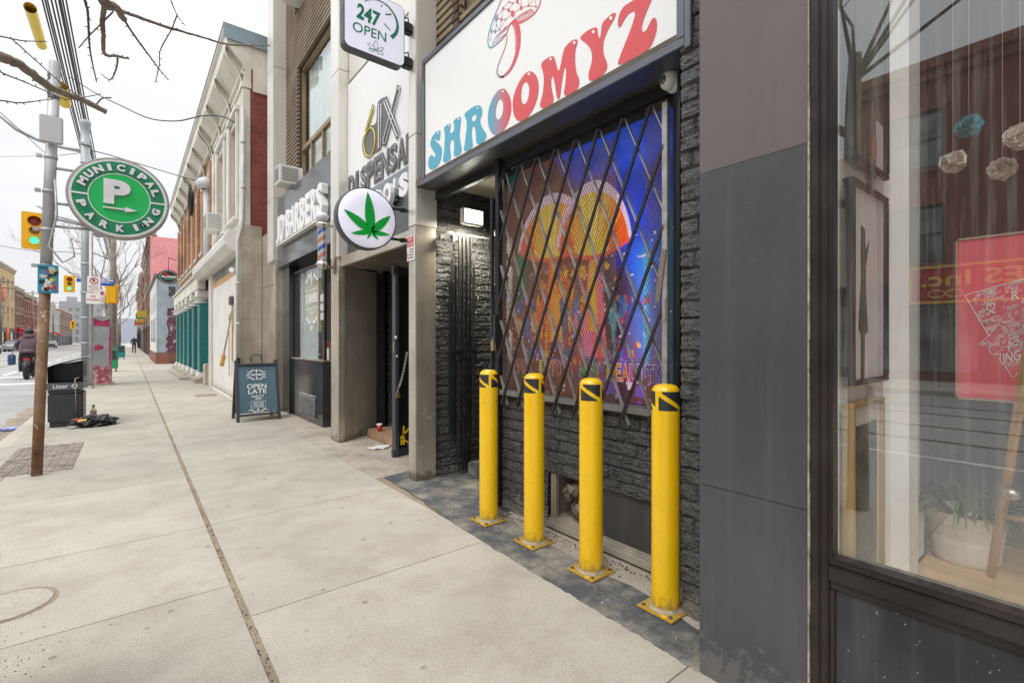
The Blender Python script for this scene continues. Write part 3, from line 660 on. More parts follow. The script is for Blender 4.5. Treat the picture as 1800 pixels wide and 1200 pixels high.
def upwin(y0, y1, z0, z1, low=None, X=2.33):
    w = MB()
    for a, b, c, d_ in ((y0, y0 + .05, z0, z1), (y1 - .05, y1, z0, z1), (y0, y1, z1 - .06, z1 - .001), (y0, y1, z0, z0 + .05)): w.box(X, X + .06, a + .001, b - .001, c + .001, d_ - .001)
    if low:
        w.box(X - .01, X + .05, y0 + .05, y1 - .05, low, low + .07)
        k = 4
        for i in range(1, k): yy_ = y0 + (y1 - y0) * i / k; w.box(X - .005, X + .045, yy_ - .025, yy_ + .025, z0 + .05, low)
    wo_ = w.build('window', M['anodised'], B)
    p = MB(); p.quad((X + .03, y0, z0), (X + .03, y1, z0), (X + .03, y1, z1), (X + .03, y0, z1)); p.build('pane', glassmat('upper_glass', .12, mxr=.40), wo_)
    p = MB(); P = []; n_ = 60
    for i in range(n_ + 1): yy_ = y0 + (y1 - y0) * i / n_; dx = .02 * math.sin(i * 1.1); P += [V(X + .12 + dx, yy_, z0), V(X + .12 + dx, yy_, z1)]
    p.add(P, [(2*i, 2*i+2, 2*i+3, 2*i+1) for i in range(n_)]); p.build('blind', M['curtain'], wo_)
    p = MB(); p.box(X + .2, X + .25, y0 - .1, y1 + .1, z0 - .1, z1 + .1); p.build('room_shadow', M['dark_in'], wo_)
upwin(6.46, 8.75, 4.02, 6.0, 4.55); upwin(7.35, 8.9, 7.0, 8.6, 7.5); upwin(1.9, 3.55, 4.15, 6.0)
g = MB()
for j in range(26):
    off = .0 if j % 2 else .03
    g.bbox(2.24, 2.33, 3.56, 3.64 + off, 3.82 + j * .075, 3.885 + j * .075, .006)
g.build('quoin_brick', mat('dark_quoin', (.10, .06, .035), .9, 0, .4, 10, .3, 40), B)
# building body, roof and end walls
g = MB(); g.box(2.9 + .5, 14, 1.0, 10.75, 0, TOP - .3); g.box(2.72, 3.4, 6.43, 9.5, 3.87, TOP - .3); g.box(2.72, 3.4, 1.0, 6.12, 6.1, TOP - .3); g.box(2.262, 3.4, 9.99, 10.74, 3.42, TOP - .3)
g.box(2.72, 3.4, 1.27, 6.12, 2.92, 6.09); g.build('building_body', M['brown_brick'], B)
g = MB(); g.box(2.2, 14.1, .98, 10.76, TOP - .299, TOP); g.build('roof', M['grey_metal'], B)
def ac(name, x, y0, y1, z0, z1, label, parent=None):
    t = thing(name, label, 'air conditioner', (x, (y0 + y1) / 2, z0))
    g = MB(); g.bbox(x - .28, x + .1, y0, y1, z0, z1, .012); g.build('casing', M['white_paint'], t)
    g = MB()
    for i in range(9): zz = z0 + .05 + i * (z1 - z0 - .1) / 8; g.box(x - .24, x + .02, y0 - .006, y0 - .0015, zz, zz + .012)
    for i in range(9): zz = z0 + .05 + i * (z1 - z0 - .1) / 8; g.box(x - .286, x - .2815, y0 + .04, y1 - .04, zz, zz + .012)
    g.build('grille', mat('ac_grey', (.25, .25, .25), .6), t); return t
ac('air_conditioner', 2.22, 8.62, 8.95, 3.93, 4.24, 'white window air conditioner below the big curtained window above the barber')
ac('air_conditioner', 2.30, 8.3, 8.8, 7.05, 7.5, 'white air conditioner near the roof in the ribbed brown wall')
# narrow light strip in the shared steel bit / vertical split of the sign niche
g = MB(); g.box(2.33, 2.40, 4.125, 6.115, 2.37, 6.1); g.build('niche_wall', M['white_paint'], B)
g = MB(); g.box(2.20, 2.32, 4.14, 6.1, 4.62, TOP); g.build('upper_panel', M['steel_light'], B)
# ================================================================ SHOP SIGN
sg = thing('shop_sign', 'large white box sign with teal to red lettering and a mushroom drawing', 'shop sign', (2.1, 2.5, 2.68))
XS = 2.045; Y0S, Y1S, Z0S, Z1S = 1.245, 3.83, 2.683, 3.79
g = MB(); FW = .045
for a, b, c, d in ((Y0S, Y1S, Z0S, Z0S + FW), (Y0S, Y1S, Z1S - FW, Z1S), (Y0S, Y0S + FW, Z0S + FW, Z1S - FW), (Y1S - FW, Y1S, Z0S + FW, Z1S - FW)):
    g.bbox(XS - .012, XS + .15, a, b, c, d, .004)
g.bbox(XS - .02, XS + .10, Y0S - .035, Y0S - .002, Z0S - .02, Z1S, .004)
g.build('frame', M['sign_frame'], sg)
g = MB(); g.box(XS, XS + .14, Y0S + FW + .001, Y1S - FW - .001, Z0S + FW + .001, Z1S - FW - .001); g.build('face', M['white_sign'], sg)
def gradmat(name):
    m = bpy.data.materials.new(name); m.use_nodes = True; N = m.node_tree.nodes; Lk = m.node_tree.links.new
    tc = N.new('ShaderNodeTexCoord'); sp = N.new('ShaderNodeSeparateXYZ'); r = N.new('ShaderNodeMapRange'); mx = N.new('ShaderNodeMix'); mx.data_type = 'RGBA'
    Lk(tc.outputs['Object'], sp.inputs[0])
    a = onX(862, 230, XS).y - 2.5; b = onX(893, 220, XS).y - 2.5
    r.inputs[1].default_value = a; r.inputs[2].default_value = b; Lk(sp.outputs[1], r.inputs[0])
    mx.inputs[6].default_value = (.07, .36, .50, 1); mx.inputs[7].default_value = (.63, .075, .085, 1); Lk(r.outputs[0], mx.inputs[0]); Lk(mx.outputs[2], N['Principled BSDF'].inputs['Base Color'])
    N['Principled BSDF'].inputs['Roughness'].default_value = .4; return m
M['vinyl'] = gradmat('teal_red_vinyl')
RA = ((740, 140), 7.06); RB = ((890, 40), 6.667); RC = ((1010, 0), 8.0); RD = ((840, 0), 8.0)
def up(reg, pts, X, it=2, closed=True):
    (ox, oy), k = reg
    return [onX(ox + x / k, oy + y / k, X) for x, y in (smooth_loop(pts, it, closed) if it else pts)]
XF = XS - .0015
glyphs = [
 (RA, [[(235,630),(190,645),(150,690),(120,760),(115,800),(130,850),(165,900),(182,935),(175,960),(155,960),(140,935),(120,935),(100,975),(90,1030),(95,1085),(120,1120),(145,1120),(190,1095),(230,1040),(255,960),(262,890),(255,840),(225,800),(190,775),(175,755),(180,735),(200,750),(222,768),(235,735),(240,690),(243,650)]]),
 (RA, [[(370,548),(345,550),(300,580),(282,605),(295,650),(297,700),(292,800),(290,880),(278,950),(272,1000),(285,1028),(310,1030),(350,1010),(370,980),(372,940),(360,870),(360,800),(375,755),(395,742),(410,760),(412,800),(412,860),(405,920),(410,950),(435,955),(480,930),(502,900),(508,870),(495,800),(480,720),(480,650),(490,570),(497,500),(498,470),(480,462),(450,475),(410,505),(400,525),(410,560),(415,600),(405,640),(385,668),(365,665),(357,640),(365,600),(372,565)]]),
 (RA, [[(540,430),(575,390),(640,345),(690,320),(730,320),(755,350),(762,400),(755,450),(730,500),(740,550),(775,630),(812,670),(812,710),(790,760),(750,795),(710,808),(690,790),(682,740),(680,660),(672,600),(655,570),(635,600),(628,660),(632,740),(645,800),(640,840),(610,870),(570,888),(535,885),(530,860),(545,800),(555,700),(568,600),(568,530),(555,480),(540,450)], [(628,480),(640,450),(665,432),(685,440),(690,465),(680,500),(655,522),(635,515)]]),
 (RA, [[(1020,112),(960,130),(900,210),(855,310),(832,420),(830,530),(850,620),(890,680),(930,692),(990,670),(1050,600),(1095,500),(1120,400),(1122,300),(1105,220),(1070,150),(1045,120)], [(985,240),(960,255),(940,310),(925,390),(928,460),(945,495),(970,498),(1000,460),(1020,390),(1022,310),(1010,260)]]),
 (RB, [[(270,568),(225,590),(165,670),(110,780),(78,890),(75,1000),(90,1090),(120,1140),(160,1158),(220,1140),(290,1060),(345,950),(375,840),(380,730),(365,650),(335,600),(300,575)], [(230,693),(200,710),(180,770),(172,850),(178,920),(200,960),(225,955),(255,900),(270,820),(268,750),(250,705)]]),
 (RB, [[(550,395),(510,400),(450,435),(410,480),(408,515),(430,570),(440,640),(437,750),(425,850),(400,930),(395,980),(415,1005),(460,1000),(520,965),(552,930),(555,880),(535,800),(525,720),(528,650),(540,615),(555,650),(575,750),(588,850),(595,890),(612,898),(630,880),(635,820),(650,700),(670,580),(692,512),(702,560),(698,650),(688,750),(675,820),(680,850),(710,855),(780,825),(840,770),(858,700),(850,650),(820,590),(808,500),(805,400),(810,320),(830,250),(838,205),(820,195),(780,205),(720,250),(680,305),(660,380),(640,480),(625,550),(612,575),(595,530),(575,450),(560,405)]]),
 (RC, [[(310,388),(270,390),(200,425),(120,480),(82,530),(85,560),(140,590),(200,650),(238,720),(248,800),(240,890),(215,970),(192,1060),(200,1120),(225,1140),(290,1125),(370,1080),(440,1010),(462,940),(455,880),(410,780),(402,700),(405,600),(430,510),(480,400),(540,300),(575,230),(582,195),(565,182),(520,200),(440,270),(390,330),(378,400),(370,480),(355,550),(340,530),(325,470),(325,410)]]),
 (RC, [[(840,0),(760,50),(690,95),(655,150),(625,220),(608,300),(608,350),(620,385),(640,385),(670,340),(710,260),(760,195),(820,160),(850,165),(850,220),(820,330),(770,470),(700,640),(630,820),(605,900),(620,912),(680,900),(780,850),(900,790),(1030,710),(1080,640),(1130,520),(1155,420),(1158,340),(1150,280),(1125,250),(1095,260),(1060,320),(1020,410),(990,450),(960,455),(945,430),(945,370),(975,260),(1020,150),(1070,30),(1110,-70),(1115,-120),(1060,-125),(950,-60)]])]
for reg, loops in glyphs:
    g = MB(); g.prism([up(reg, l, XF, 2) for l in loops], (-1, 0, 0), .001); g.build('letter', M['vinyl'], sg)
g = MB()
for reg, x, y, rx, ry in ((RA,210,662,8,14),(RA,348,572,8,14),(RA,468,492,9,14),(RA,702,352,10,14),(RA,1015,147,13,13),(RB,264,602,14,18),(RB,518,428,14,18),(RB,796,237,15,20),(RC,263,450,20,24),(RC,510,258,22,26)):
    g.prism([up(reg, [(x + rx * math.cos(t), y + ry * math.sin(t)) for t in [k * math.pi / 6 for k in range(12)]], XF - .0025, 0)], (-1, 0, 0), .0005)
g.build('highlight', M['white_sign'], sg)
# mushroom drawing
g = MB()
cap = smooth_loop([(330,0),(250,190),(190,340),(150,480),(138,600),(150,660),(180,678),(240,640),(330,560),(405,480),(430,390),(465,320),(560,330),(600,322),(700,270),(800,190),(860,100),(885,0),(890,-100),(850,-250),(760,-340),(640,-360),(500,-280),(400,-140)], 3)
P = up(RD, cap, XF, 0); g.ribbon(P + [P[0]], .011, (-1, 0, 0), 0, .001)
P = up(RD, smooth_loop([(205,635),(215,570),(300,470),(420,370),(520,270),(640,185),(740,135),(775,145),(780,185)], 2, False), XF, 0); g.ribbon(P, .005, (-1, 0, 0), 0, .0012)
for l in ([(215,615),(300,540),(400,475)], [(250,540),(330,470),(412,400)], [(310,470),(360,425),(415,378)], [(370,400),(400,380),(418,377)], [(545,290),(620,210),(700,170)], [(560,305),(680,200),(745,160)], [(580,315),(700,230),(775,165)]):
    g.ribbon(up(RD, smooth_loop(l, 2, False), XF, 0), .005, (-1, 0, 0), 0, .0014)
P = up(RD, smooth_loop([(400,480),(412,540),(400,620),(350,760),(290,900),(266,1000),(275,1055),(320,1088),(370,1080)], 2, False), XF, 0); g.ribbon(P, [.006 + .008 * (i / len(P)) for i in range(len(P))], (-1, 0, 0), 0, .0012)
g.prism([up(RD, [(480,310),(515,268),(545,280),(580,340),(600,440),(602,560),(590,690),(550,830),(490,960),(430,1040),(370,1085),(320,1097),(300,1082),(350,1070),(420,1005),(470,920),(515,800),(540,680),(545,560),(530,430),(500,340)], XF, 1)], (-1, 0, 0), .0012)
P = up(RD, smooth_loop([(465,318),(500,370),(525,470),(530,600),(525,700)], 2, False), XF, 0); g.ribbon(P, .005, (-1, 0, 0), 0, .0014)
dots = [(258,250,26,46),(490,195,26,46),(432,145,16,26),(355,120,14,22),(330,275,15,26),(392,275,8,12),(190,440,14,24),(240,445,14,24),(305,422,8,12),(175,560,7,12),(262,355,7,12),(555,15,16,40),(610,115,16,30),(712,82,10,16),(818,97,10,18),(435,25,8,12),(490,48,8,12),(800,-30,12,20),(700,-120,16,30),(600,-160,20,30),(520,-90,12,20)]
for x, y, rx, ry in dots: g.prism([up(RD, [(x + rx * math.cos(t), y + ry * math.sin(t)) for t in [k * math.pi / 6 for k in range(12)]], XF, 0)], (-1, 0, 0), .0016)
E = [(0,4),(1,2),(2,3),(3,0),(4,5),(4,3),(1,5),(1,12),(1,2),(2,16),(16,15),(15,3),(11,16),(11,12),(12,13),(13,14),(6,0),(6,7),(7,8),(8,10),(10,0),(6,9),(7,10),(4,8),(11,20),(12,19),(13,18),(14,17),(17,18),(18,19),(19,20),(13,17),(5,8)]
for a, b in E: g.ribbon(up(RD, [dots[a][:2], dots[b][:2]], XF, 0), .0035, (-1, 0, 0), 0, .001)
g.build('mushroom_drawing', M['vinyl'], sg)

# ================================================================ 247 OPEN blade sign
def rrect(cx, cz, w, h, r, Y, n=6):
    P = []
    for qx, qz, a0 in ((1, 1, 0), (-1, 1, 90), (-1, -1, 180), (1, -1, 270)):
        for i in range(n + 1):
            a = R(a0 + 90 * i / n); P.append(V(cx + qx * (w / 2 - r) + r * math.cos(a), Y, cz + qz * (h / 2 - r) + r * math.sin(a)))
    return P
YB = 4.02
s = thing('open_sign', 'rounded square lightbox sign reading 247 OPEN with green clock and leaf', 'blade sign', (1.71, YB, 3.8))
M['green_vinyl'] = mat('green_vinyl', (.0, .19, .085), .35, 0, .03)
M['box_side'] = mat('lightbox_side', (.07, .07, .075), .5, .2, .15, 5, tint=((.16, .15, .14), 4, .4))
pl = onY(604, 100, YB); pr = onY(711, 100, YB); cx = (pl.x + pr.x) / 2; w = pr.x - pl.x; zb = onY(705, 118, YB).z; cz = zb + w / 2
g = MB(); g.prism([rrect(cx, cz, w, w, .055, YB + .09)], (0, -1, 0), .09); g.build('casing', M['box_side'], s)
g = MB(); g.prism([rrect(cx, cz, w - .018, w - .018, .048, YB - .001)], (0, -1, 0), .006); g.build('face', M['white_light'], s)
YF = YB - .008
k = (w) / 1030.0   # sign units from the enlarged photo
def P247(x, y):   # rectify the enlarged view: left edge x=150, right edge x=1140, bottom edge slopes
    p = onY(590 + x / 9.6, y / 9.6, YF); return p
g = MB()
o_ = P247(345, 300); a_ = P247(735, 482); ht = P247(385, 60)
g.text('247', o_, a_ - o_, (P247(372, 42) - o_), (0, -1, 0), .001, .035)
o_ = P247(283, 520); a_ = P247(850, 722); g.text('OPEN', o_, a_ - o_, P247(290, 352) - o_, (0, -1, 0), .001, .006)
arc = [(485,22),(560,2),(640,-5),(720,8),(800,45),(880,105),(950,190),(1010,290),(1045,400),(1045,500),(1010,580),(940,638)]
P = [P247(*p) for p in smooth_loop(arc, 2, False)]; n = len(P); g.ribbon(P, [.006 + .030 * (i / n) ** 1.6 for i in range(n)], (0, -1, 0), 0, .001)
for a, b, w_ in (((780, 82), (765, 132), .006), ((838, 248), (940, 248), .012), ((815, 400), (925, 518), .010)): g.ribbon([P247(*a), P247(*b)], w_, (0, -1, 0), 0, .001)
for tip, wd in (((675,682),40),((530,720),32),((825,815),30),((548,830),25),((815,930),28)):
    b0 = (682, 862); dx, dy = tip[0] - b0[0], tip[1] - b0[1]; L_ = math.hypot(dx, dy); nx, ny = -dy / L_, dx / L_
    lp = [b0, (b0[0]+dx*.35+nx*wd*.9, b0[1]+dy*.35+ny*wd*.9), (b0[0]+dx*.7+nx*wd*.8, b0[1]+dy*.7+ny*wd*.8), tip, (b0[0]+dx*.7-nx*wd*.8, b0[1]+dy*.7-ny*wd*.8), (b0[0]+dx*.35-nx*wd*.9, b0[1]+dy*.35-ny*wd*.9)]
    q = [P247(*p) for p in smooth_loop(lp, 2)]; g.ribbon(q + [q[0]], .0045, (0, -1, 0), 0, .001)
g.build('lettering', M['green_vinyl'], s)
for z in (cz + .12, cz - .20): g = MB(); g.bbox(cx + w / 2, 2.048, YB + .0, YB + .08, z - .045, z + .045, .01); g.tube([(cx + w/2 - .02, YB + .05, z + .06), (cx + w/2 + .05, YB + .03, z + .1), (cx + w/2 + .06, YB + .03, z)], .008, 6); g.build('bracket', M['black'], s)

# ================================================================ leaf roundel
YL = 4.08
s = thing('leaf_sign', 'round lightbox sign with a green cannabis leaf on steel pillar', 'blade sign', (1.64, YL, 2.1))
pl = onY(592, 383, YL); pr = onY(697, 383, YL); cx = (pl.x + pr.x) / 2; rad = (pr.x - pl.x) / 2; cz = (onY(645, 329, YL).z + onY(645, 438, YL).z) / 2
g = MB(); g.lathe((cx, YL, cz), [(rad - .004, 0), (rad, .006), (rad, .085), (rad - .02, .09), (0, .09)], 64, 0, 'Y'); g.lathe((cx, YL, cz), [(rad - .012, .004), (rad - .004, -.001), (rad - .003, .004)], 64, 0, 'Y'); g.build('casing', M['box_side'], s)
g = MB(); g.lathe((cx, YL, cz), [(0, -.014), (rad * .6, -.013), (rad * .92, -.008), (rad - .012, .002)], 64, 0, 'Y'); g.build('face', M['white_light'], s)
g = MB(); YV = YL - .0165
def PL(x, y): return onY(585 + x / 9.6, 320 + y / 9.6, YV)
base = (655, 845)
for tip, wd, nt_ in (((588,165),92,13),((185,455),78,12),((975,570),80,11),((305,860),48,8),((972,897),45,8),((575,968),26,4),((778,985),26,4)):
    dx, dy = tip[0] - base[0], tip[1] - base[1]; L_ = math.hypot(dx, dy); nx, ny = -dy / L_, dx / L_; side = []
    for sgn in (1, -1):
        q = []
        for i in range(nt_ + 1):
            t = i / nt_; wv = wd * (math.sin(math.pi * min(1, t ** .8 * .97 + .03)) ** .85) * (1 if t > 0 else 0.35)
            q.append((base[0] + dx*t + nx*wv*sgn, base[1] + dy*t + ny*wv*sgn))
            if 1 < i < nt_: q.append((base[0] + dx*(t-.035) + nx*wv*.84*sgn, base[1] + dy*(t-.035) + ny*wv*.84*sgn)) if False else q.append((base[0] + dx*(t+.012) + nx*wv*.80*sgn, base[1] + dy*(t+.012) + ny*wv*.80*sgn))
        side.append(q)
    lp = side[0] + [tip] + side[1][::-1]
    g.prism([[PL(*p) for p in lp]], (0, -1, 0), .0008)
g.build('leaf', mat('leaf_green', (.0, .34, .035), .35, 0, .04), s)
for z in (cz + .14, cz - .14): g = MB(); g.bar((cx + rad * .8, YL + .045, z), (2.049, YL + .045, z), .016, .022); g.bbox(1.97, 2.02, YL + .02, YL + .07, z - .018, z + .018, .004); g.build('bracket', M['dark_metal'], s)

# ================================================================ dispensary niche sign
s = thing('dispensary_sign', 'white niche panel with outlined 6IX DISPENSARY lettering above the black door', 'sign', (2.2, 5.1, 3.2))
XN = 2.19
g = MB(); g.box(XN, XN + .03, 4.14, 6.11, 3.04, 4.57); g.build('panel', M['white_sign'], s)
XQ = XN - .002
RS = ((605, 130), 5.457)
M['grey_vinyl'] = mat('grey_backing', (.13, .12, .125), .5, 0, .1)
M['neon_white'] = mat('neon_tube_white', (.75, .75, .75), .3); M['neon_yellow'] = mat('neon_tube_yellow', (.80, .72, .03), .3)
g = MB()
g.prism([up(RS, [(365,240),(400,225),(420,240),(455,360),(490,420),(350,735),(280,760),(235,815),(185,770),(180,640),(215,560),(260,500),(300,490),(320,460),(325,280)], XQ, 1)], (-1, 0, 0), .012)
def fat(pts, w, lift=.010): 
    P = up(RS, pts, XQ, 0); g.ribbon(P, w, (-1, 0, 0), 0, lift)
fat([(285,300),(212,560)], .055); fat([(345,290),(340,715)], .105); fat([(532,118),(385,690)], .10); fat([(395,245),(525,600)], .10)
g.build('backing', M['grey_vinyl'], s)
g = MB()
def tubeR(loop, r=.0055, m=0, closed=True):
    P = up(RS, loop, XQ - .02, 0); P = P + [P[0]] if closed else P; g.tube(P, r, 6, m)
six = smooth_loop([(272,325),(205,570),(185,680),(200,770),(235,800),(275,760),(297,660),(292,560),(265,515),(235,525),(210,580)], 2, False); tubeR(six, .007, 1, False)
tubeR([(280,315),(240,450),(215,530)], .006, 1, False)
tubeR([(330,300),(352,290),(350,705),(328,715)]); tubeR([(500,150),(525,130),(530,175),(395,665),(375,672),(372,640)]); tubeR([(380,270),(400,255),(530,570),(520,600),(505,595)])
g.build('neon_outline', [M['neon_white'], M['neon_yellow']], s)
g = MB(); word = 'DISPENSARY'
pa, pb = onX(617, 345, XQ), onX(725, 268, XQ)
cz0, hgt = 3.10, .26; ya, yb = 6.05, 4.02; cw_ = (ya - yb) / 10.0
for i, ch in enumerate(word):
    yy_ = ya - i * cw_ * 1.0
    if yy_ - cw_ < 4.13: break
    wd = cw_ * (.3 if ch == 'I' else .84); yy_ -= (cw_ * .2 if ch == 'I' else 0)
    g.text(ch, (XQ - .004, yy_ + .02, cz0 - .02), (0, -wd - .04, 0), (0, 0, hgt + .04), (-1, 0, 0), .004, .06, 0)
    g.text(ch, (XQ - .010, yy_ , cz0), (0, -wd, 0), (0, 0, hgt), (-1, 0, 0), .004, .0, 1)
    g.text(ch, (XQ - .016, yy_ - .004, cz0 + .004), (0, -wd + .008, 0), (0, 0, hgt - .008), (-1, 0, 0), .003, -.016, 0)
g.build('letter', [M['grey_vinyl'], M['neon_white']], s)
s = thing('upper_name_sign', "black and marbled grey board with raised white RETRO'S letters below the dispensary panel", 'sign', (2.2, 5.1, 2.4))
def marble():
    return mat('grey_marble', (.17, .21, .25), .2, 0, .25, 1.5, tint=((.05, .07, .09), 1.8, .8))
g = MB(); g.box(XN - .03, XN + .02, 4.14, 6.11, 2.80, 3.035); g.build('marble_band', marble(), s)
g = MB(); g.box(XN - .005, XN + .03, 4.14, 6.11, 2.365, 2.798); g.build('black_board', M['black_gloss'], s)
for i, ch in enumerate("RETRO'S"):
    yy_ = 5.86 - i * .255 - (0 if i < 6 else -.12)
    g = MB(); g.text(ch, (XN - .034, yy_, 2.72), (0, -.20 if ch != "'" else -.06, 0), (0, 0, .23 if ch != "'" else .1) , (-1, 0, 0), .05, .06)
    if ch == "'": g = MB(); g.text(ch, (XN - .034, yy_, 2.85), (0, -.05, 0), (0, 0, .1), (-1, 0, 0), .05, .05)
    g.build('letter', M['white_sign'], s)

# ================================================================ artwork panel (painted grid)
XA = 2.30
NYa, NZa = 340, 390
ya, yb, za, zb_ = 2.945, 1.445, .93, 2.57
def smn(shape, sy, sx, seed, oct_=4):
    rs = np.random.RandomState(seed); out = np.zeros(shape); amp = 1; tot = 0
    for o_ in range(oct_):
        gy, gx = max(2, int(sy * 2 ** o_)), max(2, int(sx * 2 ** o_)); gr = rs.rand(gy + 2, gx + 2)
        yy_ = np.linspace(0, gy, shape[0]); xx_ = np.linspace(0, gx, shape[1]); iy = yy_.astype(int); ix = xx_.astype(int)
        fy = (yy_ - iy)[:, None]; fx = (xx_ - ix)[None, :]; fy = fy*fy*(3-2*fy); fx = fx*fx*(3-2*fx)
        out += amp * ((gr[iy][:, ix]*(1-fy)*(1-fx)) + gr[iy+1][:, ix]*fy*(1-fx) + gr[iy][:, ix+1]*(1-fy)*fx + gr[iy+1][:, ix+1]*fy*fx); tot += amp; amp *= .55
    return out / tot
sh = (NZa, NYa); s_, t_ = np.meshgrid(np.linspace(0, 1, NYa), np.linspace(0, 1, NZa))
n1 = smn(sh, 5, 5, 1); n2 = smn(sh, 9, 30, 2); n3 = smn(sh, 60, 60, 3); n4 = smn(sh, 4, 40, 4); n5 = smn(sh, 24, 24, 5, 3)
def lerp(a, b, f): return a * (1 - f[..., None]) + np.array(b) * f[..., None]
def sst(a, b, x): q = np.clip((x - a) / (b - a), 0, 1); return q*q*(3-2*q)
C = np.ones(sh + (3,)) * np.array(S(95, 55, 50))
sd_ = s_ + (n1 - .5) * .25
C = lerp(C, S(120, 60, 50), sst(.1, .5, sd_)); C = lerp(C, S(28, 60, 200), sst(.66, .80, sd_) * sst(.15, .5, t_ + (n1-.5)*.3)); C = lerp(C, S(10, 25, 130), sst(.72, .8, sd_) * sst(.6, .9, t_))
C = lerp(C, S(30, 80, 235), sst(.36, .5, sd_) * sst(.80, .9, t_)); C = lerp(C, S(15, 100, 110), sst(.88, .98, s_ + (n1-.5)*.1) * (1 - sst(.6, .8, t_)))
C = lerp(C, S(70, 40, 60), sst(.6, .7, sd_) * (1 - sst(.72, .8, sd_)) * (1 - sst(.5, .6, t_)))
C = lerp(C, S(15, 90, 95), (1 - sst(.05, .12, s_ + (n1-.5)*.1)) * sst(.9, .96, t_)); C = lerp(C, S(225, 215, 210), (1 - sst(.035, .06, s_)) * sst(.12, .2, t_) * (1 - sst(.68, .72, t_)) * (n5 > .45))
C = lerp(C, S(30, 120, 95), np.exp(-((s_-.12)/.05)**2) * sst(.3, .45, t_ + (n2-.5)*.3) * (1 - sst(.62, .75, t_)))
# light beam at right
bm_ = np.exp(-((s_ - .865) / .012) ** 2) * sst(.1, .2, t_) * (1 - sst(.52, .58, t_)); C = lerp(C, S(90, 210, 255), bm_ * .9)
C = lerp(C, S(70, 150, 255), np.exp(-((s_ - .86) / .06) ** 2) * sst(.05, .25, t_) * (1 - sst(.5, .62, t_)) * .6)
C = lerp(C, S(110, 80, 190), (n5 > .55) * (1 - sst(.12, .22, t_)) * sst(.45, .6, s_) * .8)
def stem(x0, x1, w0, w1, ta, tb, c1, c2):
    global C
    q = np.clip((t_ - ta) / (tb - ta), 0, 1); cx_ = x0 + (x1 - x0) * q + (n1 - .5) * .03; w_ = w0 + (w1 - w0) * q
    m_ = (np.abs(s_ - cx_) < w_) & (t_ > ta) & (t_ < tb); f = (m_).astype(float)
    cc_ = lerp(np.ones(sh + (3,)) * np.array(c1), c2, np.clip(n4 * 2.4 - .7, 0, 1)); C = C * (1 - f[..., None]) + cc_ * f[..., None]
def capm(cx_, tb, hw, hh, tilt=0.0):
    global C
    xs = (s_ - cx_) / hw; base_ = tb - .035 * xs * 0 + tilt * xs + .05 * xs ** 2 * 1.2
    top = tb + hh * np.sqrt(np.clip(1 - xs ** 2, 0, 1)); top = np.maximum(top, base_)
    rim_out = (np.abs(xs) < 1.0) & (t_ < top) & (t_ > base_ - .0)
    f = rim_out.astype(float); rr = np.clip((top - t_) / hh, 0, 1)
    rimc = lerp(np.ones(sh + (3,)) * np.array(S(235, 200, 240)), S(90, 70, 190), sst(.35, .9, smn(sh, 6, 16, 11) + rr * 1.2 - .2))
    C = C * (1 - f[..., None]) + rimc * f[..., None]
    hw2 = .93; xs2 = xs / hw2; top2 = tb + (hh * .86) * np.sqrt(np.clip(1 - xs2 ** 2, 0, 1)); ins = (np.abs(xs2) < 1) & (t_ < top2) & (t_ > base_)
    ang = np.arctan2(xs2, (t_ - tb + .06) / hh); st = np.interp(ang.ravel(), np.linspace(-3.2, 3.2, 220), np.random.RandomState(5).rand(220)).reshape(sh)
    yel = lerp(np.ones(sh + (3,)) * np.array(S(252, 205, 45)), S(236, 88, 22), np.clip(np.abs(xs2) * 1.3 + .02 + (st - .5) * .9 + (n3 - .5) * .5, 0, 1)); yel = lerp(yel, S(255, 245, 190), (st > .8) * (np.abs(xs2) < .5) * .8)
    f = ins.astype(float); C = C * (1 - f[..., None]) + yel * f[..., None]
    eg = ((t_ < base_ + .012) & (t_ > base_ - .006) & (np.abs(xs2) < 1)).astype(float); C = lerp(C, S(240, 80, 70), eg * .9)
# coral growth
m_ = ((n5 + n3 * .3 + .35 - np.abs(s_ - .4) * 1.1 - np.abs(t_ - .32) * 1.2) > .62).astype(float) * sst(.09, .15, t_) * (1 - sst(.5, .56, t_))
hue = smn(sh, 7, 24, 9, 3); pal = [S(225, 110, 30), S(240, 190, 60), S(190, 60, 40), S(50, 120, 160), S(60, 90, 190), S(220, 140, 150)]
cc_ = np.zeros(sh + (3,)); idx = np.clip(((hue - .2) / .6 * 6).astype(int), 0, 5)
for i, c_ in enumerate(pal): cc_[idx == i] = c_
cc_ *= (.4 + 1.1 * n3)[..., None]; C = C * (1 - m_[..., None] * .75) + cc_ * m_[..., None] * .75
m_ = ((smn(sh, 10, 34, 21) > .56) & (t_ < .42) & (t_ > .16) & (s_ > .52) & (s_ < .72)).astype(float); C = lerp(C, S(60, 170, 190), m_ * .8)
m_ = (smn(sh, 50, 50, 33, 2) > .80).astype(float) * (t_ < .6); C = lerp(C, S(230, 210, 220), m_ * .7)
stem(.60, .60, .075, .022, .16, .60, S(225, 85, 35), S(230, 120, 170)); stem(.585, .60, .03, .02, .26, .62, S(250, 215, 60), S(255, 140, 50)); stem(.36, .345, .055, .022, .22, .62, S(225, 95, 30), S(250, 180, 60))
capm(.335, .565, .245, .285, -.01); capm(.585, .545, .215, .30, -.01)
C *= (.9 + .3 * n3)[..., None]; C = np.clip(C * 1.3, 0, 1)
g = MB(); P = []
me = bpy.data.meshes.new('art_print')
ys = np.linspace(ya, yb, NYa); zs = np.linspace(za, zb_, NZa); YY, ZZ = np.meshgrid(ys, zs)
AO = Vector((2.3, 2.2, .93))
vv = np.stack([np.full(sh, XA - AO.x), YY - AO.y, ZZ - AO.z], -1).reshape(-1, 3)
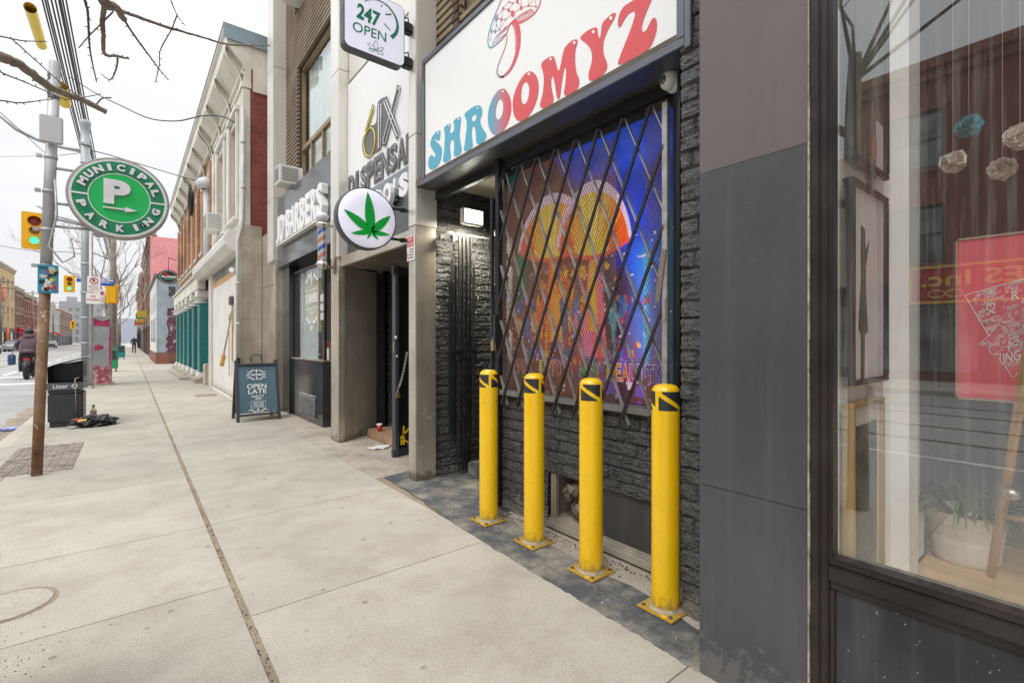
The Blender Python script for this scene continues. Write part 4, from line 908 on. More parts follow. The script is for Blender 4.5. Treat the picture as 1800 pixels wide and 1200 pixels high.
ii = np.arange(NZa * NYa).reshape(sh); ff = np.stack([ii[:-1, :-1], ii[:-1, 1:], ii[1:, 1:], ii[1:, :-1]], -1).reshape(-1, 4)
me.from_pydata(vv.tolist(), [], ff.tolist()); ca = me.color_attributes.new('paint', 'FLOAT_COLOR', 'POINT')
ca.data.foreach_set('color', np.concatenate([C.reshape(-1, 3), np.ones((NZa * NYa, 1))], 1).astype(np.float32).ravel()); me.materials.append(paintmat('printed_artwork', .35))
art = thing('window_artwork', 'psychedelic print of glowing orange mushrooms filling the barred shop window', 'poster', AO)
o = bpy.data.objects.new('art_print', me); COL.objects.link(o); o.parent = art; ORG[o] = AO
word = 'WALK INTO A NEW REALITY'
cols = {0:'a_red',1:'a_red',2:'a_red',3:'a_org',5:'a_yel',6:'a_yel',7:'a_org',8:'a_red',10:'a_red',12:'a_grn',13:'a_grn',14:'a_grn',16:'a_yel',17:'a_org',18:'a_cor',19:'a_mag',20:'a_pur',21:'a_pur',22:'a_ind'}
for n_, c_ in dict(a_red=(.55,.08,.06), a_org=(.75,.28,.05), a_yel=(.7,.6,.05), a_grn=(.06,.4,.15), a_cor=(.75,.12,.09), a_mag=(.6,.05,.4), a_pur=(.18,.06,.45), a_ind=(.08,.05,.4)).items(): M[n_] = mat(n_.replace('a_', 'print_'), c_, .4)
y0, y1 = onX(905, 650, XA).y, onX(1166, 660, XA).y; cw_ = (y0 - y1) / len(word)
keys = sorted(set(cols.values())); g = MB()
for i, ch in enumerate(word):
    if ch == ' ': continue
    yy_ = y0 - i * cw_; wd = cw_ * (.5 if ch == 'I' else .86); z0_ = 1.055; hz = .105
    g.text(ch, (XA - .0015, yy_ + .004, z0_ - .004), (0, -wd - .008, 0), (0, 0, hz + .008), (-1, 0, 0), .0005, .055, 0)
    g.text(ch, (XA - .003, yy_, z0_), (0, -wd, 0), (0, 0, hz), (-1, 0, 0), .0005, .03, 1 + keys.index(cols[i]))
g.build('lettering', [M['white_sign']] + [M[k_] for k_ in keys], art)

# ================================================================ scissor gate with mesh
gt = thing('security_gate', 'black folding scissor gate with rusty mesh closed across the artwork window', 'security gate', (2.26, 2.2, .8))
XG = 2.225; ZT, ZB_ = 2.575, .815; SL = .44; YL_, YR_ = 2.935, 1.475
def clip(y0, z0, y1, z1):
    """clip a bar to YR_..YL_"""
    t0, t1 = 0, 1
    for lo, hi in ((YR_, YL_),):
        dy = y1 - y0
        ta, tb = sorted(((lo - y0) / dy, (hi - y0) / dy)); t0 = max(t0, ta); t1 = min(t1, tb)
    if t1 - t0 < .03: return None
    return (y0 + (y1-y0)*t0, z0 + (z1-z0)*t0, y0 + (y1-y0)*t1, z0 + (z1-z0)*t1)
span = SL * (ZT - ZB_)
for k_ in range(-6, 13):
    y = 1.557 + .187 * k_
    a = clip(y, ZT, y + span, ZB_)
    if a: 
        g = MB(); n_ = V(-1, 0, 0); A_, B_ = V(XG - .012, a[0], a[1]), V(XG - .012, a[2], a[3]); g.bar(A_, B_, .006, .016, n_); dv = (B_ - A_).normalized().cross(n_) * .0058
        g.bar(A_ + dv + n_ * .006, B_ + dv + n_ * .006, .004, .008, n_); g.bar(A_ - dv + n_ * .006, B_ - dv + n_ * .006, .004, .008, n_); g.build('gate_bar', M['bar_metal'], gt)
    y = 1.557 + .187 * k_
    a = clip(y, ZT, y - span, ZB_)
    if a: g = MB(); g.bar((XG + .012, a[0], a[1]), (XG + .012, a[2], a[3]), .022, .006, (0, 1, 0)) if False else g.bar((XG + .010, a[0], a[1]), (XG + .010, a[2], a[3]), .006, .022, (-1, 0, 0)); g.build('gate_bar', M['bar_grey'], gt)
g = MB(); g.bbox(2.21, 2.25, 2.93, 2.975, .02, 2.70, .003); g.bbox(2.185, 2.209, 2.935, 2.97, 1.28, 1.50, .003); g.bbox(2.185, 2.209, 2.935, 2.97, .75, .95, .003); g.bbox(2.19, 2.212, 2.985, 3.01, .35, 2.4, .003); g.build('post', M['dark_metal'], gt)
g = MB(); g.bbox(2.205, 2.235, 1.452, 1.485, .93, 2.56, .003); g.bbox(2.20, 2.204, 1.458, 1.480, 1.4, 1.52, .001); g.build('post', M['bar_grey'], gt)
g = MB(); g.bar((2.2, 1.51, 1.50), (2.2, 1.468, 1.78), .03, .004, (-1, 0, 0)); g.build('hinge_strap', mat('worn_hasp', (.22, .2, .18), .5, .5, .2, 8, tint=((.3, .12, .06), 14, .6)), gt)
# expanded mesh panels
def meshpanel(y0, y1, z0, z1, topslope=0):
    g = MB(); sl = .55; dy = .020; a = y0 - (z1 - z0) * sl
    n_ = int((y1 - y0 + (z1 - z0) * sl) / dy) + 1
    for i in range(n_):
        for sg in (1, -1):
            ya_ = (a + i * dy) if sg == 1 else (y0 + i * dy); za_, zb2 = z0, z1; yb2 = ya_ + sg * (z1 - z0) * sl
            t0, t1 = 0.0, 1.0; d_ = yb2 - ya_; ta, tb = sorted(((y0 - ya_) / d_, (y1 - ya_) / d_)); t0 = max(0, ta); t1 = min(1, tb)
            if t1 - t0 < .004: continue
            p = V(XG + .022, ya_ + d_ * t0, za_ + (zb2 - za_) * t0); q = V(XG + .022, ya_ + d_ * t1, za_ + (zb2 - za_) * t1)
            g.bar(p, q, .0020, .0024, (-1, 0, 0))
    return g.build('mesh_panel', M['rust_mesh'], gt)
meshpanel(1.82, 2.92, .905, 2.49); meshpanel(1.475, 1.62, .92, 2.60)
g = MB(); g.bbox(2.17, 2.20, 2.94, 2.98, 1.22, 1.30, .004, 0); g.tube([(2.19, 2.96 + .014 * math.cos(t), 1.30 + .03 * math.sin(t)) for t in [k * math.pi / 6 for k in range(7)]], .005, 6, 1)
tag(g.build('padlock', [mat('old_brass', (.35, .27, .16), .5, .7, .2, 9), M['steel']]), 'worn brass padlock on the tall black gate post beside the artwork', 'padlock')
# folded gate bundle in the doorway
fg = thing('folded_gate', 'bundle of folded black gate bars standing against the doorway stone wall', 'security gate', (2.5, 3.94, .05))
for i in range(9):
    x = 2.42 + i * .028; zt = 2.30 if 2 <= i <= 7 else 2.02; zb2 = .04 if 1 < i < 8 else .30
    g = MB(); g.bar((x, 3.955 - (i % 3) * .018, zb2), (x + .01, 3.955 - (i % 3) * .018, zt), .012 if i % 2 else .017, .02, (0, 1, 0))
    g.build('gate_bar', M['dark_metal'] if i % 2 else M['bar_metal'], fg)
g = MB(); g.box(2.39, 2.68, 3.895, 3.905, 1.18, 1.21); g.box(2.37, 2.41, 3.9, 3.93, .42, 1.85); g.build('latch_strap', M['dark_metal'], fg)
g = MB(); g.tube([(2.42, 3.93, 2.32), (2.6, 3.93, 2.325), (3.0, 3.93, 2.33)], .006, 6); tag(g.build('conduit', M['white_paint']), 'thin pale conduit running along the doorway wall above the folded gate', 'conduit')
# flood light (lit)
fl = thing('flood_light', 'lit square flood light on the black stone wall of the doorway', 'light', (2.55, 3.93, 2.5))
c = onY(833, 381, 3.80); g = MB(); g.bbox(c.x - .115, c.x + .115, 3.80, 3.87, c.z - .075, c.z + .075, .008); g.bar((c.x, 3.87, c.z), (c.x, 3.97, c.z + .03), .03, .03); g.build('casing', M['white_paint'], fl)
g = MB(); g.prism([[V(c.x - .10, 3.7985, c.z - .06), V(c.x + .10, 3.7985, c.z - .06), V(c.x + .10, 3.7985, c.z + .06), V(c.x - .10, 3.7985, c.z + .06)]], (0, -1, 0), .001); g.build('lens', mat('lit_lens', (.9, .9, .8), .5, emis=(1, .96, .82), es=9), fl)
ld = bpy.data.lights.new('flood_light_beam', 'AREA'); ld.energy = 15; ld.size = .2; ld.size_y = .12; ld.shape = 'RECTANGLE'; ld.color = (1, .93, .75)
lo = bpy.data.objects.new('flood_light_beam', ld); COL.objects.link(lo); lo.parent = fl; lo.location = (c.x - 2.55, 3.80 - 3.93, c.z - 2.5 - .085); lo.rotation_euler = (R(14), 0, 0)
def dome_cam(c, out, label, r=.05):
    t = thing('security_camera', label, 'security camera', c); c = Vector(c); out = Vector(out).normalized()
    rot = out.to_track_quat('Z', 'Y').to_matrix().to_4x4()
    for nm, prof, mt in (('base', [(0,0),(r*1.05,0),(r*1.05,r*.35),(r*.8,r*.6),(r*.75,r*.7)], M['white_paint']), ('housing', [(r*.8,r*.5),(r*.86,r*.9),(r*.75,r*1.2),(r*.5,r*1.42),(r*.42,r*1.45)], M['white_paint']), ('lens', [(r*.42,r*1.44),(r*.3,r*1.52),(0,r*1.56)], M['glass_dark'])):
        g = MB(); g.lathe((0, 0, 0), prof, 24); g.v = [c + rot.to_3x3() @ p for p in g.v]; g.build(nm, mt, t)
c = onY(790, 417, 3.93); dome_cam(c, (-.2, -1, -.1), 'white turret security camera on the doorway wall left of the lit flood light')
c = onX(1188, 142, 2.24); dome_cam((2.245, c.y, c.z), (-1, .35, -.1), 'white turret security camera under the right end of the large shop sign', .058)
dome_cam((2.95, 3.93, 2.40), (0, -1, -.2), 'white turret security camera half hidden behind the gate post right of the flood light', .045)
g = MB(); g.tube([onX(852 + (1080-852) * t, 262 - (262 - 166) * t - 6 * math.sin(9 * t), 2.20) for t in [i / 14 for i in range(8)]], .0035, 5); g.tube([onX(905 + 90 * t, 252 - 45 * t, 2.20) for t in [0, .5, 1]], .003, 5)
tag(g.build('loose_cable', mat('beige_cable', (.5, .45, .33), .5)), 'loose pale cable drooping beneath the large shop sign', 'cable')
# no smoking notice on pillar
s = thing('warning_notice', 'small red and white warning notice on the steel pillar', 'notice', (2.04, 4.05, 2.0))
g = MB(); g.bbox(2.036, 2.048, 3.98, 4.13, 2.04, 2.27, .002); g.build('board', M['white_sign'], s)
g = MB(); rd = 0; g.box(2.0335, 2.0352, 3.99, 4.12, 2.17, 2.26, 0); g.text('NOT', (2.033, 4.10, 2.22), (0, -.09, 0), (0, 0, .03), (-1, 0, 0), .0004, .02, 1); g.text('PERMITTED', (2.033, 4.115, 2.18), (0, -.12, 0), (0, 0, .025), (-1, 0, 0), .0004, .02, 1)
g.tube([V(2.034, 4.10 + .02 * math.cos(t), 2.085 + .025 * math.sin(t)) for t in [k * math.pi / 6 for k in range(13)]], .003, 5, 0)
for i in range(4): g.box(2.0335, 2.0352, 3.99, 4.07, 2.06 + i * .026, 2.07 + i * .026, 2)
g.build('print', [mat('notice_red', (.65, .05, .04), .5), M['white_sign'], M['grey_vinyl']], s)

# ================================================================ bollards
def bollard(px, py, label, ph):
    c = onZ(px, py, .005); t = thing('bollard', label, 'bollard', (c.x, c.y, .004), 'yellow bollards in front of the artwork window')
    r = .0665; H = 1.075
    g = MB(); g.lathe((c.x, c.y, .004), [(r, .012), (r, H - .03), (r * .97, H - .018), (r * .9, H - .008), (r * .72, H + .004), (r * .4, H + .010), (0, H + .012)], 48); g.build('post', M['yellow'], t)
    g = MB(); q = .098; g.bbox(c.x - q, c.x + q, c.y - q, c.y + q, .005, .016, .003); g.build('base_plate', M['yellow'], t)
    g = MB()
    for i in (-1, 1):
        for j in (-1, 1): g.lathe((c.x + i * .074, c.y + j * .074, .016), [(.010, 0), (.010, .006), (0, .007)], 6)
    g.build('anchor_bolt', mat('bolt_rust', (.13, .08, .05), .6, .5), t)
    # diagonal tape wrapped round the top
    g = MB(); rt = r + .0009
    def patch(th0, th1, f0, f1, m, n=10):   # th in degrees, f0/f1: (za, zb) at both ends
        P = []; F = []
        for i in range(n + 1):
            k_ = i / n; th = R(th0 + (th1 - th0) * k_)
            for e in (0, 1):
                z = H + .004 + f0[e] * (1 - k_) + f1[e] * k_; P.append(V(c.x + rt * math.cos(th), c.y + rt * math.sin(th), z))
        for i in range(n): F.append((2*i, 2*i+2, 2*i+3, 2*i+1))
        g.add(P, F, m, True)
    for k_ in range(3):
        b = ph + k_ * 120
        patch(b, b + 88, (-.112, -.045), (-.112, -.108), 0); patch(b + 14, b + 104, (-.030, -.022), (-.098, -.022), 0); patch(b + 90, b + 104, (-.112, -.085), (-.112, -.10), 1)
    g.build('tape', [M['tape_black'], M['tape_lime']], t)
    g = MB(); 
    g.lathe((c.x, c.y, .0165), [(r + .001, .012), (r + .007, .002), (r + .013, .0005)], 30); g.build('grout_ring', mat('grout', (.30, .27, .2), .9, 0, .4, 30), t)
bollard(859, 914, 'yellow bollard at the far end of the row, in front of the doorway gate post', 130)
bollard(939, 952, 'second yellow bollard from the doorway, standing before the left corner of the stone wall', 150)
bollard(1039, 1003, 'third yellow bollard from the doorway, standing before the open cellar window', 165)
bollard(1170, 1068, 'largest nearest yellow bollard, next to the dark panelled shop pillar', 185)
# ================================================================ DARK PANELLED GALLERY SHOP (Y < 1.0)
G = thing('gallery_building', 'dark panelled shop with a large bronze framed display window in the foreground', 'building', (1.8, 0, 0))
XP = 1.745
M['panel_dark'] = mat('charcoal_panel', (.052, .054, .059), .40, 0, .2, 1.5, .05, 40, spots=((.22, .22, .22), 44, .735), streak=((.10, .10, .105), .45), tint=((.075, .075, .078), 2, .5), grime=((.12, .115, .11), .3, 22))
M['panel_brown'] = mat('faded_brown_panel', (.118, .098, .094), .45, 0, .10, 1.5, .03, 40, streak=((.10, .085, .08), .7))
M['bronze'] = mat('bronze_frame', (.022, .016, .015), .38, .3, .2, 3, .03, 50, tint=((.06, .05, .045), 6, .35))
for a, b, m in ((0, .7388, 'panel_dark'), (.7405, 1.95, 'panel_dark'), (1.9504, 6, 'panel_brown')):
    g = MB(); g.bbox(XP, XP + .55, .622, 1.004, a, b, .0012); g.build('pillar_panel', M[m], G)
g = MB()
for i in range(60): z = i * .1; g.box(XP - .0035, XP + .06, .6145 + random.uniform(-.002, .002), .6205, z, z + .1 + .002)
g.build('caulk_joint', mat('old_caulk', (.30, .26, .22), .9, 0, .4, 20, .4, 50), G)
g = MB(); g.bbox(XP + .004, XP + .08, .562, .613, 0, 6, .004); g.bbox(XP - .004, XP + .03, .586, .611, 0, 6, .003); g.bbox(XP + .01, XP + .06, .553, .564, .60, 6, .002)
g.bbox(XP - .004, XP + .09, -4, .561, .535, .582, .004); g.bbox(XP + .006, XP + .09, -4, .561, .5825, .604, .003); g.bbox(XP + .012, XP + .09, -4, .561, .505, .534, .003); g.bbox(XP + .012, XP + .06, .548, .561, 0, .504, .002)
g.bbox(XP, XP + .08, -4, .552, 3.5, 3.6, .004); g.bbox(XP, XP + .08, -2.2, -2.13, .604, 5.4, .003); g.build('window_frame', M['bronze'], G)
g = MB(); g.box(XP + .022, XP + .06, -4, .547, 0, .504); g.build('stall_riser', mat('speckled_riser', (.026, .027, .031), .4, 0, .3, 6, .05, 60, spots=((.4, .4, .4), 60, .68), tint=((.05, .05, .053), 2.5, .7), spec=.3, streak=((.16, .16, .16), .3)), G)
g = MB(); g.quad((XP + .035, -2.13, .604), (XP + .035, .553, .604), (XP + .035, .553, 5.4), (XP + .035, -2.13, 5.4)); g.build('window_pane', glassmat('shop_glass', .23, (1, 1, 1), .003, dirt=.17, mxr=.9), G)  # dirt streaks thickened to brighten the pane; unseen top raised for skylight
g = MB(); g.quad((XP + .035, -4, .604), (XP + .035, -2.2, .604), (XP + .035, -2.2, 5.4), (XP + .035, -4, 5.4)); g.build('window_pane', M['glass_dark'], G)
g = MB(); g.box(XP + .03, 8, -4, 1.0, 5.5, 8.2); g.box(5.2, 8, -4, 1.0, 0, 5.5); g.build('upper_wall', M['brown_brick'], G)
# interior, its unseen top raised to let in more skylight
WI = mat('gallery_white_wall', (.86, .84, .78), .8, 0, .05, 2, .05, 20)
g = MB(); g.box(1.84, 2.92, .56, .618, .28, 5.45, 0); g.box(1.79, 1.83, .565, .612, .55, 5.4, 0); g.box(1.9, 2.42, .548, .5595, .282, .35, 0); g.build('interior_wall', WI, G)
g = MB(); g.box(2.43, 2.58, .50, .5595, .281, 5.4); g.build('interior_column', mat('column_white', (.85, .85, .82), .7, 0, .05, 3), G)
g = MB(); g.box(1.84, 3.4, -2.1, .545, .24, .28); g.build('display_floor', mat('plywood_floor', (.66, .45, .24), .6, 0, .2, 2, .05, 60, stretch=(8, 1, 1)), G)
g = MB(); g.box(3.4, 6.0, -3.9, .9, .1, .14, 0); g.box(5.1, 5.15, -3.9, .9, .1, 5.45, 1); g.box(1.84, 5.2, -3.9, -3.8, .1, 5.45, 1); g.box(2.93, 5.2, .85, .95, .1, 5.45, 1); g.box(1.84, 5.2, -3.9, .99, 5.45, 5.49, 2); g.build('interior_room', [M['dark_in'], mat('gallery_dim_wall', (.07, .065, .06), .9), WI], G)  # far walls coloured dark for the dim room, so the reflection stands out
g = MB()
for i in range(13): g.bar((2.62 + i * .022, .545, .31), (2.635 + i * .022, .545, .50), .01, .012)
g.build('wall_vent', M['white_paint'], G)  # slats of the vent grille at the foot of the side wall
# pictures on the side wall (facing the camera)
def picture(x0, x1, z0, z1, frame, label, ink, yw=.546):
    t = thing('framed_picture', label, 'picture', ((x0 + x1) / 2, yw, z0)); f = .018
    g = MB()
    for a, b, c, d in ((x0, x1, z0, z0 + f), (x0, x1, z1 - f, z1), (x0, x0 + f, z0 + f, z1 - f), (x1 - f, x1, z0 + f, z1 - f)): g.bbox(a, b, yw - .035, yw, c, d, .003)
    g.build('frame', frame, t)
    g = MB(); g.box(x0 + f, x1 - f, yw - .02, yw - .004, z0 + f, z1 - f); g.build('print', ink, t)
    return t
gold = mat('gilt_frame', (.50, .34, .12), .4, .5, .15, 8)
def yx(px, Y=.53): return onY(px, 600, Y).x
def yz(px, py, Y=.53): return onY(px, py, Y).z
x0, x1 = yx(1468), yx(1552)
p1 = picture(1.815, x1, yz(1510, 675), yz(1475, 302), M['black'], 'tall black framed pale print with a dark vertical figure-like smear and a red mark', mat('print_pale', (.70, .70, .68), .5, 0, .1, 1))
zc = (yz(1510, 675) + yz(1475, 302)) / 2
g = MB(); xm = 1.95; yf = .5245
g.prism([[V(xm + a, yf, zc + b) for a, b in ((-.015,.20),(.02,.19),(.028,.12),(.07,.16),(.03,.06),(.03,-.02),(.055,-.16),(.02,-.17),(.015,-.33),(-.02,-.33),(-.018,-.17),(-.045,-.15),(-.015,.02),(-.02,.12))]], (0, -1, 0), .0008, 0)
g.prism([[V(xm + .13 + .022 * math.cos(t), yf, zc + .50 + .05 * math.sin(t)) for t in [k * math.pi / 8 for k in range(16)]]], (0, -1, 0), .0008, 1)
g.box(x1 - .10, x1 - .02, yf - .0003, .5255, zc - .6, zc + .6, 2)
g.build('brush_marks', [mat('ink_dark', (.05, .045, .04), .6, 0, .3, 20, tint=((.05, .15, .12), 12, .7)), mat('ink_red', (.5, .12, .10), .6), mat('print_white', (.6, .6, .58), .6)], p1)
picture(1.815, yx(1553), yz(1480, 268) + .0, yz(1480, 268) + .9, M['black'], 'black framed landscape print hung highest on the gallery side wall', mat('print_green', (.12, .13, .10), .5, 0, .6, 6))
p2 = picture(1.815, yx(1545), .32, yz(1480, 712), gold, 'gilt framed dark picture standing lowest against the gallery side wall', mat('mount_cream', (.6, .58, .5), .6))
xa, xb = 1.865, yx(1545) - .06; g = MB(); g.box(xa, xb, .522, .5255, .42, yz(1480, 712) - .08); g.build('picture_image', mat('dark_botanical', (.05, .055, .045), .5, 0, .8, 12), p2)
# planter
c = onZ(1697, 985, .28); pl = thing('planter', 'round white ribbed planter with trailing plant on the plywood window floor', 'planter', c)
g = MB(); g.lathe(c, [(r_ * .78, h_ * .82) for r_, h_ in [(0, .0), (.13, 0), (.15, .03), (.160, .12), (.163, .135), (.158, .145), (.165, .155), (.175, .27), (.178, .285), (.168, .285), (.160, .25), (0, .25)]], 40); g.build('pot', mat('matte_white_pot', (.85, .84, .81), .45, 0, .04, 3), pl)
g = MB(); rs = random.Random(3)
for i in range(60):
    a = rs.uniform(0, 6.28); L0 = rs.uniform(.15, .36); base_ = c + V(.08 * math.cos(a), .08 * math.sin(a), .20); P = []
    for k_ in range(6): t = k_ / 5; P.append(base_ + V(math.cos(a) * L0 * t * .8, math.sin(a) * L0 * t * .8, L0 * (1.1 * t - 1.0 * t * t) * 1.1))
    sd_ = V(-math.sin(a), math.cos(a), 0); g.add([p + sd_ * (w_ * .5) for p, w_ in zip(P, (.006, .016, .022, .02, .012, .002))] + [p - sd_ * (w_ * .5) for p, w_ in zip(P, (.006, .016, .022, .02, .012, .002))], [(k_, k_ + 1, k_ + 7, k_ + 6) for k_ in range(5)])
g.build('foliage', mat('planter_leaf', (.10, .15, .05), .5, 0, .4, 12), pl)
# red word-map poster on a brass tripod easel
XM = 2.5; y0, y1 = onX(1684, 560, XM).y, -.42; zt, zb_ = onX(1684, 424, XM).z, onX(1684, 697, XM).z
ps = thing('word_map_poster', 'red framed poster of a city map made of white words resting on a brass easel', 'poster', (XM, 0, zb_))
g = MB(); g.box(XM, XM + .02, y1, y0, zb_, zt); g.build('board', mat('poster_red', (.72, .13, .16), .4, 0, .04, 2), ps)
g = MB()
for a, b, c_, d in ((y1, y0, zb_ - .008, zb_ - .0005), (y1, y0, zt + .0005, zt + .008), (y0 + .0005, y0 + .006, zb_, zt)): g.box(XM - .006, XM + .022, a, b, c_, d)
g.build('frame', mat('thin_frame', (.5, .4, .3), .4, .5), ps)
g = MB(); XW = XM - .002
RM = ((1680, 480), 6.0)
def mp2(x, y): return onX(RM[0][0] + x / 6, RM[0][1] + y / 6, XW)
outline = [(95,232),(720,60),(1050,-20),(1300,-60),(1300,500),(1100,800),(720,1060),(660,1055),(600,1100),(560,1040),(510,960),(470,940),(465,890),(480,850),(400,860),(360,830),(350,770),(245,750),(350,660)]
P = [mp2(*p) for p in outline]; g.ribbon(P + [P[0]], .0028, (-1, 0, 0), 0, .0006)
inner = [(350,660),(545,410),(720,640)]; g.ribbon([mp2(*p) for p in inner], .002, (-1, 0, 0), 0, .0006)
def wt(s_, x, y, w, h, rot=0, b=.01):
    o_ = mp2(x, y); sk = -w * .27
    if rot == 0: u, v_ = mp2(x + w, y + sk) - o_, mp2(x, y - h) - o_
    elif rot == 90: u, v_ = mp2(x, y + w) - o_, mp2(x + h, y - h * .27) - o_
    g.text(s_, o_, u, v_, (-1, 0, 0), .0004, b)
for a in [('SMITH',275,228,110,45),('FIELD',300,335,90,36),('THISTLE',400,290,110,30),('MIMICO',285,545,190,50),('VALE',300,625,130,55),('WEST',500,545,110,36),('RICHVIEW',485,605,200,46),('THORN',500,640,120,34),('DELL',440,690,80,40),('WESTON',550,685,180,50),('PARK',360,785,110,44),('INN',270,765,90,26),('ING',500,960,180,110),('WOOD',545,990,130,50),('MILL',680,975,130,50),('ELMS',545,395,80,44),('SUMMIT',565,150,160,44),('MUIR',575,200,90,44),('R',590,290,80,95),('ROSE',700,330,130,60),('HILL',700,420,120,60),('GLEN',700,520,160,60),('BAY',700,600,110,60),('OLD',720,700,120,60),('MOUNT',700,800,170,60),('HOLLAND',680,900,190,50),('OAK',840,260,130,90),('DOWNS',860,380,180,70),('FOREST',880,520,200,80),('VALLEY',900,640,200,70),('GROVE',860,780,170,60)]: wt(*a)
for a in [('EX',325,330,120,90),('TH',300,205,70,80),('ALE',235,400,80,60),('VILL',200,215,80,60),('ISL',555,690,130,110),('KING',380,165,90,50),('CEDAR',520,130,90,40),('LAKE',670,700,100,50),('YORK',1000,150,150,80)]: wt(*a, 90)
rs = random.Random(5)
for i in range(330):       # fine filler lettering inside the outline
    x, y = rs.uniform(150, 760), rs.uniform(130, 1020)
    inside = False; j = len(outline) - 1
    for k_ in range(len(outline)):
        xi, yi = outline[k_]; xj, yj = outline[j]
        if (yi > y) != (yj > y) and x < (xj - xi) * (y - yi) / (yj - yi) + xi: inside = not inside
        j = k_
    if inside and not (310 < x < 500 and 300 < y < 480) and not (480 < x < 690 and 840 < y < 960): wt(rs.choice(['HILL', 'PARK', 'DALE', 'WAY', 'GATE', 'MILL', 'LEA', 'BROOK']), x, y, rs.uniform(22, 44), rs.uniform(9, 15), rs.choice([0, 0, 90]), .0)
g.build('lettering', M['white_sign'], ps)
ez = thing('easel', 'brass tripod easel with a silver knob in the gallery window', 'easel', (2.45, .15, .28))
brass = mat('satin_brass', (.62, .43, .16), .35, .7, .1, 5)
a, b = at(1796, 690, 1.66), at(1742, 1012, 1.88); g = MB(); d_ = (a - b); g.tube([b, b + d_ * 1.9], .0155, 12); g.build('leg', brass, ez)
g = MB(); g.tube([a + V(.3, -.35, -.55), a + V(.02, -.02, .3)], .014, 10); g.build('leg', brass, ez)
k_ = at(1777, 868, 1.74); g = MB(); g.ball(k_, .026, 0, (.8, 1, .85)); g.build('knob', M['steel'], ez)
g = MB(); q = b.lerp(a, .36); g.tube([q, q + V(.02, -.25, .0)], .011, 10); g.build('cross_bar', brass, ez)
# hanging paper flowers
def flower(px, py, d, r, colr, label):
    c = at(px, py, d); t = thing('paper_flower', label, 'paper decoration', c, 'paper flowers hanging in the gallery window'); g = MB(); rs = random.Random(px)
    for i in range(26):
        n_ = V(rs.gauss(0, 1), rs.gauss(0, 1), rs.gauss(0, 1)).normalized(); s1 = n_.orthogonal().normalized(); s2 = n_.cross(s1); q = []
        for k_ in range(7): an = k_ / 7 * 6.28; q.append(c + n_ * r * .45 + (s1 * math.cos(an) + s2 * math.sin(an)) * r * rs.uniform(.55, .8) + n_ * r * rs.uniform(-.1, .25))
        g.add(q + [c + n_ * r * .25], [(k_, (k_ + 1) % 7, 7) for k_ in range(7)])
    g.build('petals', colr, t); g = MB(); g.tube([c, V(c.x, c.y, 5.4)], .0012, 4); g.build('string', M['white_paint'], t)
fw = mat('paper_white', (.68, .64, .56), .8, 0, .05); ft = mat('paper_teal', (.02, .36, .42), .8, 0, .2)
flower(1703, 222, 1.9, .05, ft, 'teal paper flower hanging in the gallery window')
flower(1675, 285, 1.95, .05, fw, 'cream paper flower hanging left of the others in the gallery window')
flower(1762, 297, 1.9, .05, fw, 'cream paper flower hanging below the teal one in the gallery window')
flower(1793, 240, 1.8, .055, fw, 'cream paper flower hanging at the right edge of the gallery window')
# ================================================================ generic facade tools
def facade(parent, name, m, X, y0, y1, z0, z1, holes, depth=.16, sgn=1):
    """wall on plane X (seen from the street), true openings with reveals; sgn=1 body lies towards +X"""
    g = MB(); ys = sorted(set([y0, y1] + [h[0] for h in holes] + [h[1] for h in holes])); zs = sorted(set([z0, z1] + [h[2] for h in holes] + [h[3] for h in holes]))
    for a, b in zip(ys[:-1], ys[1:]):
        for c, d in zip(zs[:-1], zs[1:]):
            my, mz = (a + b) / 2, (c + d) / 2
            if any(h[0] < my < h[1] and h[2] < mz < h[3] for h in holes): continue
            q = [(X, a, c), (X, a, d), (X, b, d), (X, b, c)]; g.quad(*(q if sgn > 0 else q[::-1]))
    D = X + depth * sgn
    for a, b, c, d in holes:
        for q in ([(X, a, c), (X, b, c), (D, b, c), (D, a, c)], [(X, a, d), (D, a, d), (D, b, d), (X, b, d)], [(X, a, c), (D, a, c), (D, a, d), (X, a, d)], [(X, b, c), (X, b, d), (D, b, d), (D, b, c)]): g.quad(*(q if sgn > 0 else q[::-1]))
    for q in ([(X, y0, z0), (D, y0, z0), (D, y0, z1), (X, y0, z1)], [(X, y1, z0), (X, y1, z1), (D, y1, z1), (D, y1, z0)], [(X, y0, z1), (D, y0, z1), (D, y1, z1), (X, y1, z1)]): g.quad(*(q if sgn > 0 else q[::-1]))
    return g.build(name, m, parent)
def win(parent, X, h, fm, gm, mull=(0, 1), sgn=1, fw=.06, name='window', dep=.10):
    a, b, c, d = h; x0, x1 = sorted((X + sgn * dep, X + sgn * (dep + .05))); g = MB()
    a += .004; b -= .004; c += .004; d -= .004
    g.box(x0, x1, a, a + fw, c, d); g.box(x0, x1, b - fw, b, c, d); g.box(x0, x1, a + fw, b - fw, d - fw, d); g.box(x0, x1, a + fw, b - fw, c, c + fw)
    for i in range(mull[0]): y = a + (b - a) * (i + 1) / (mull[0] + 1); g.box(x0 + .005, x1 - .005, y - fw / 2, y + fw / 2, c + fw, d - fw)
    for i in range(mull[1]): z = c + (d - c) * (i + 1) / (mull[1] + 1); g.box(x0 + .008, x1 - .002, a + fw, b - fw, z - fw / 2, z + fw / 2)
    w_ = g.build(name, fm, parent); g = MB(); xm = X + sgn * (dep + .03); q = [(xm, a, c), (xm, a, d), (xm, b, d), (xm, b, c)]; g.quad(*(q if sgn > 0 else q[::-1])); g.build('pane', gm, w_); return w_
M['win_glass'] = mat('window_reflective', (.10, .115, .12), .06, 0, .6, .7, spec=1.0, tint=((.45, .46, .45), .9, .7))
M['stone_trim'] = mat('stone_trim', (.50, .45, .37), .75, 0, .12, 3, .1, 30, tint=((.30, .26, .21), 2, .5))
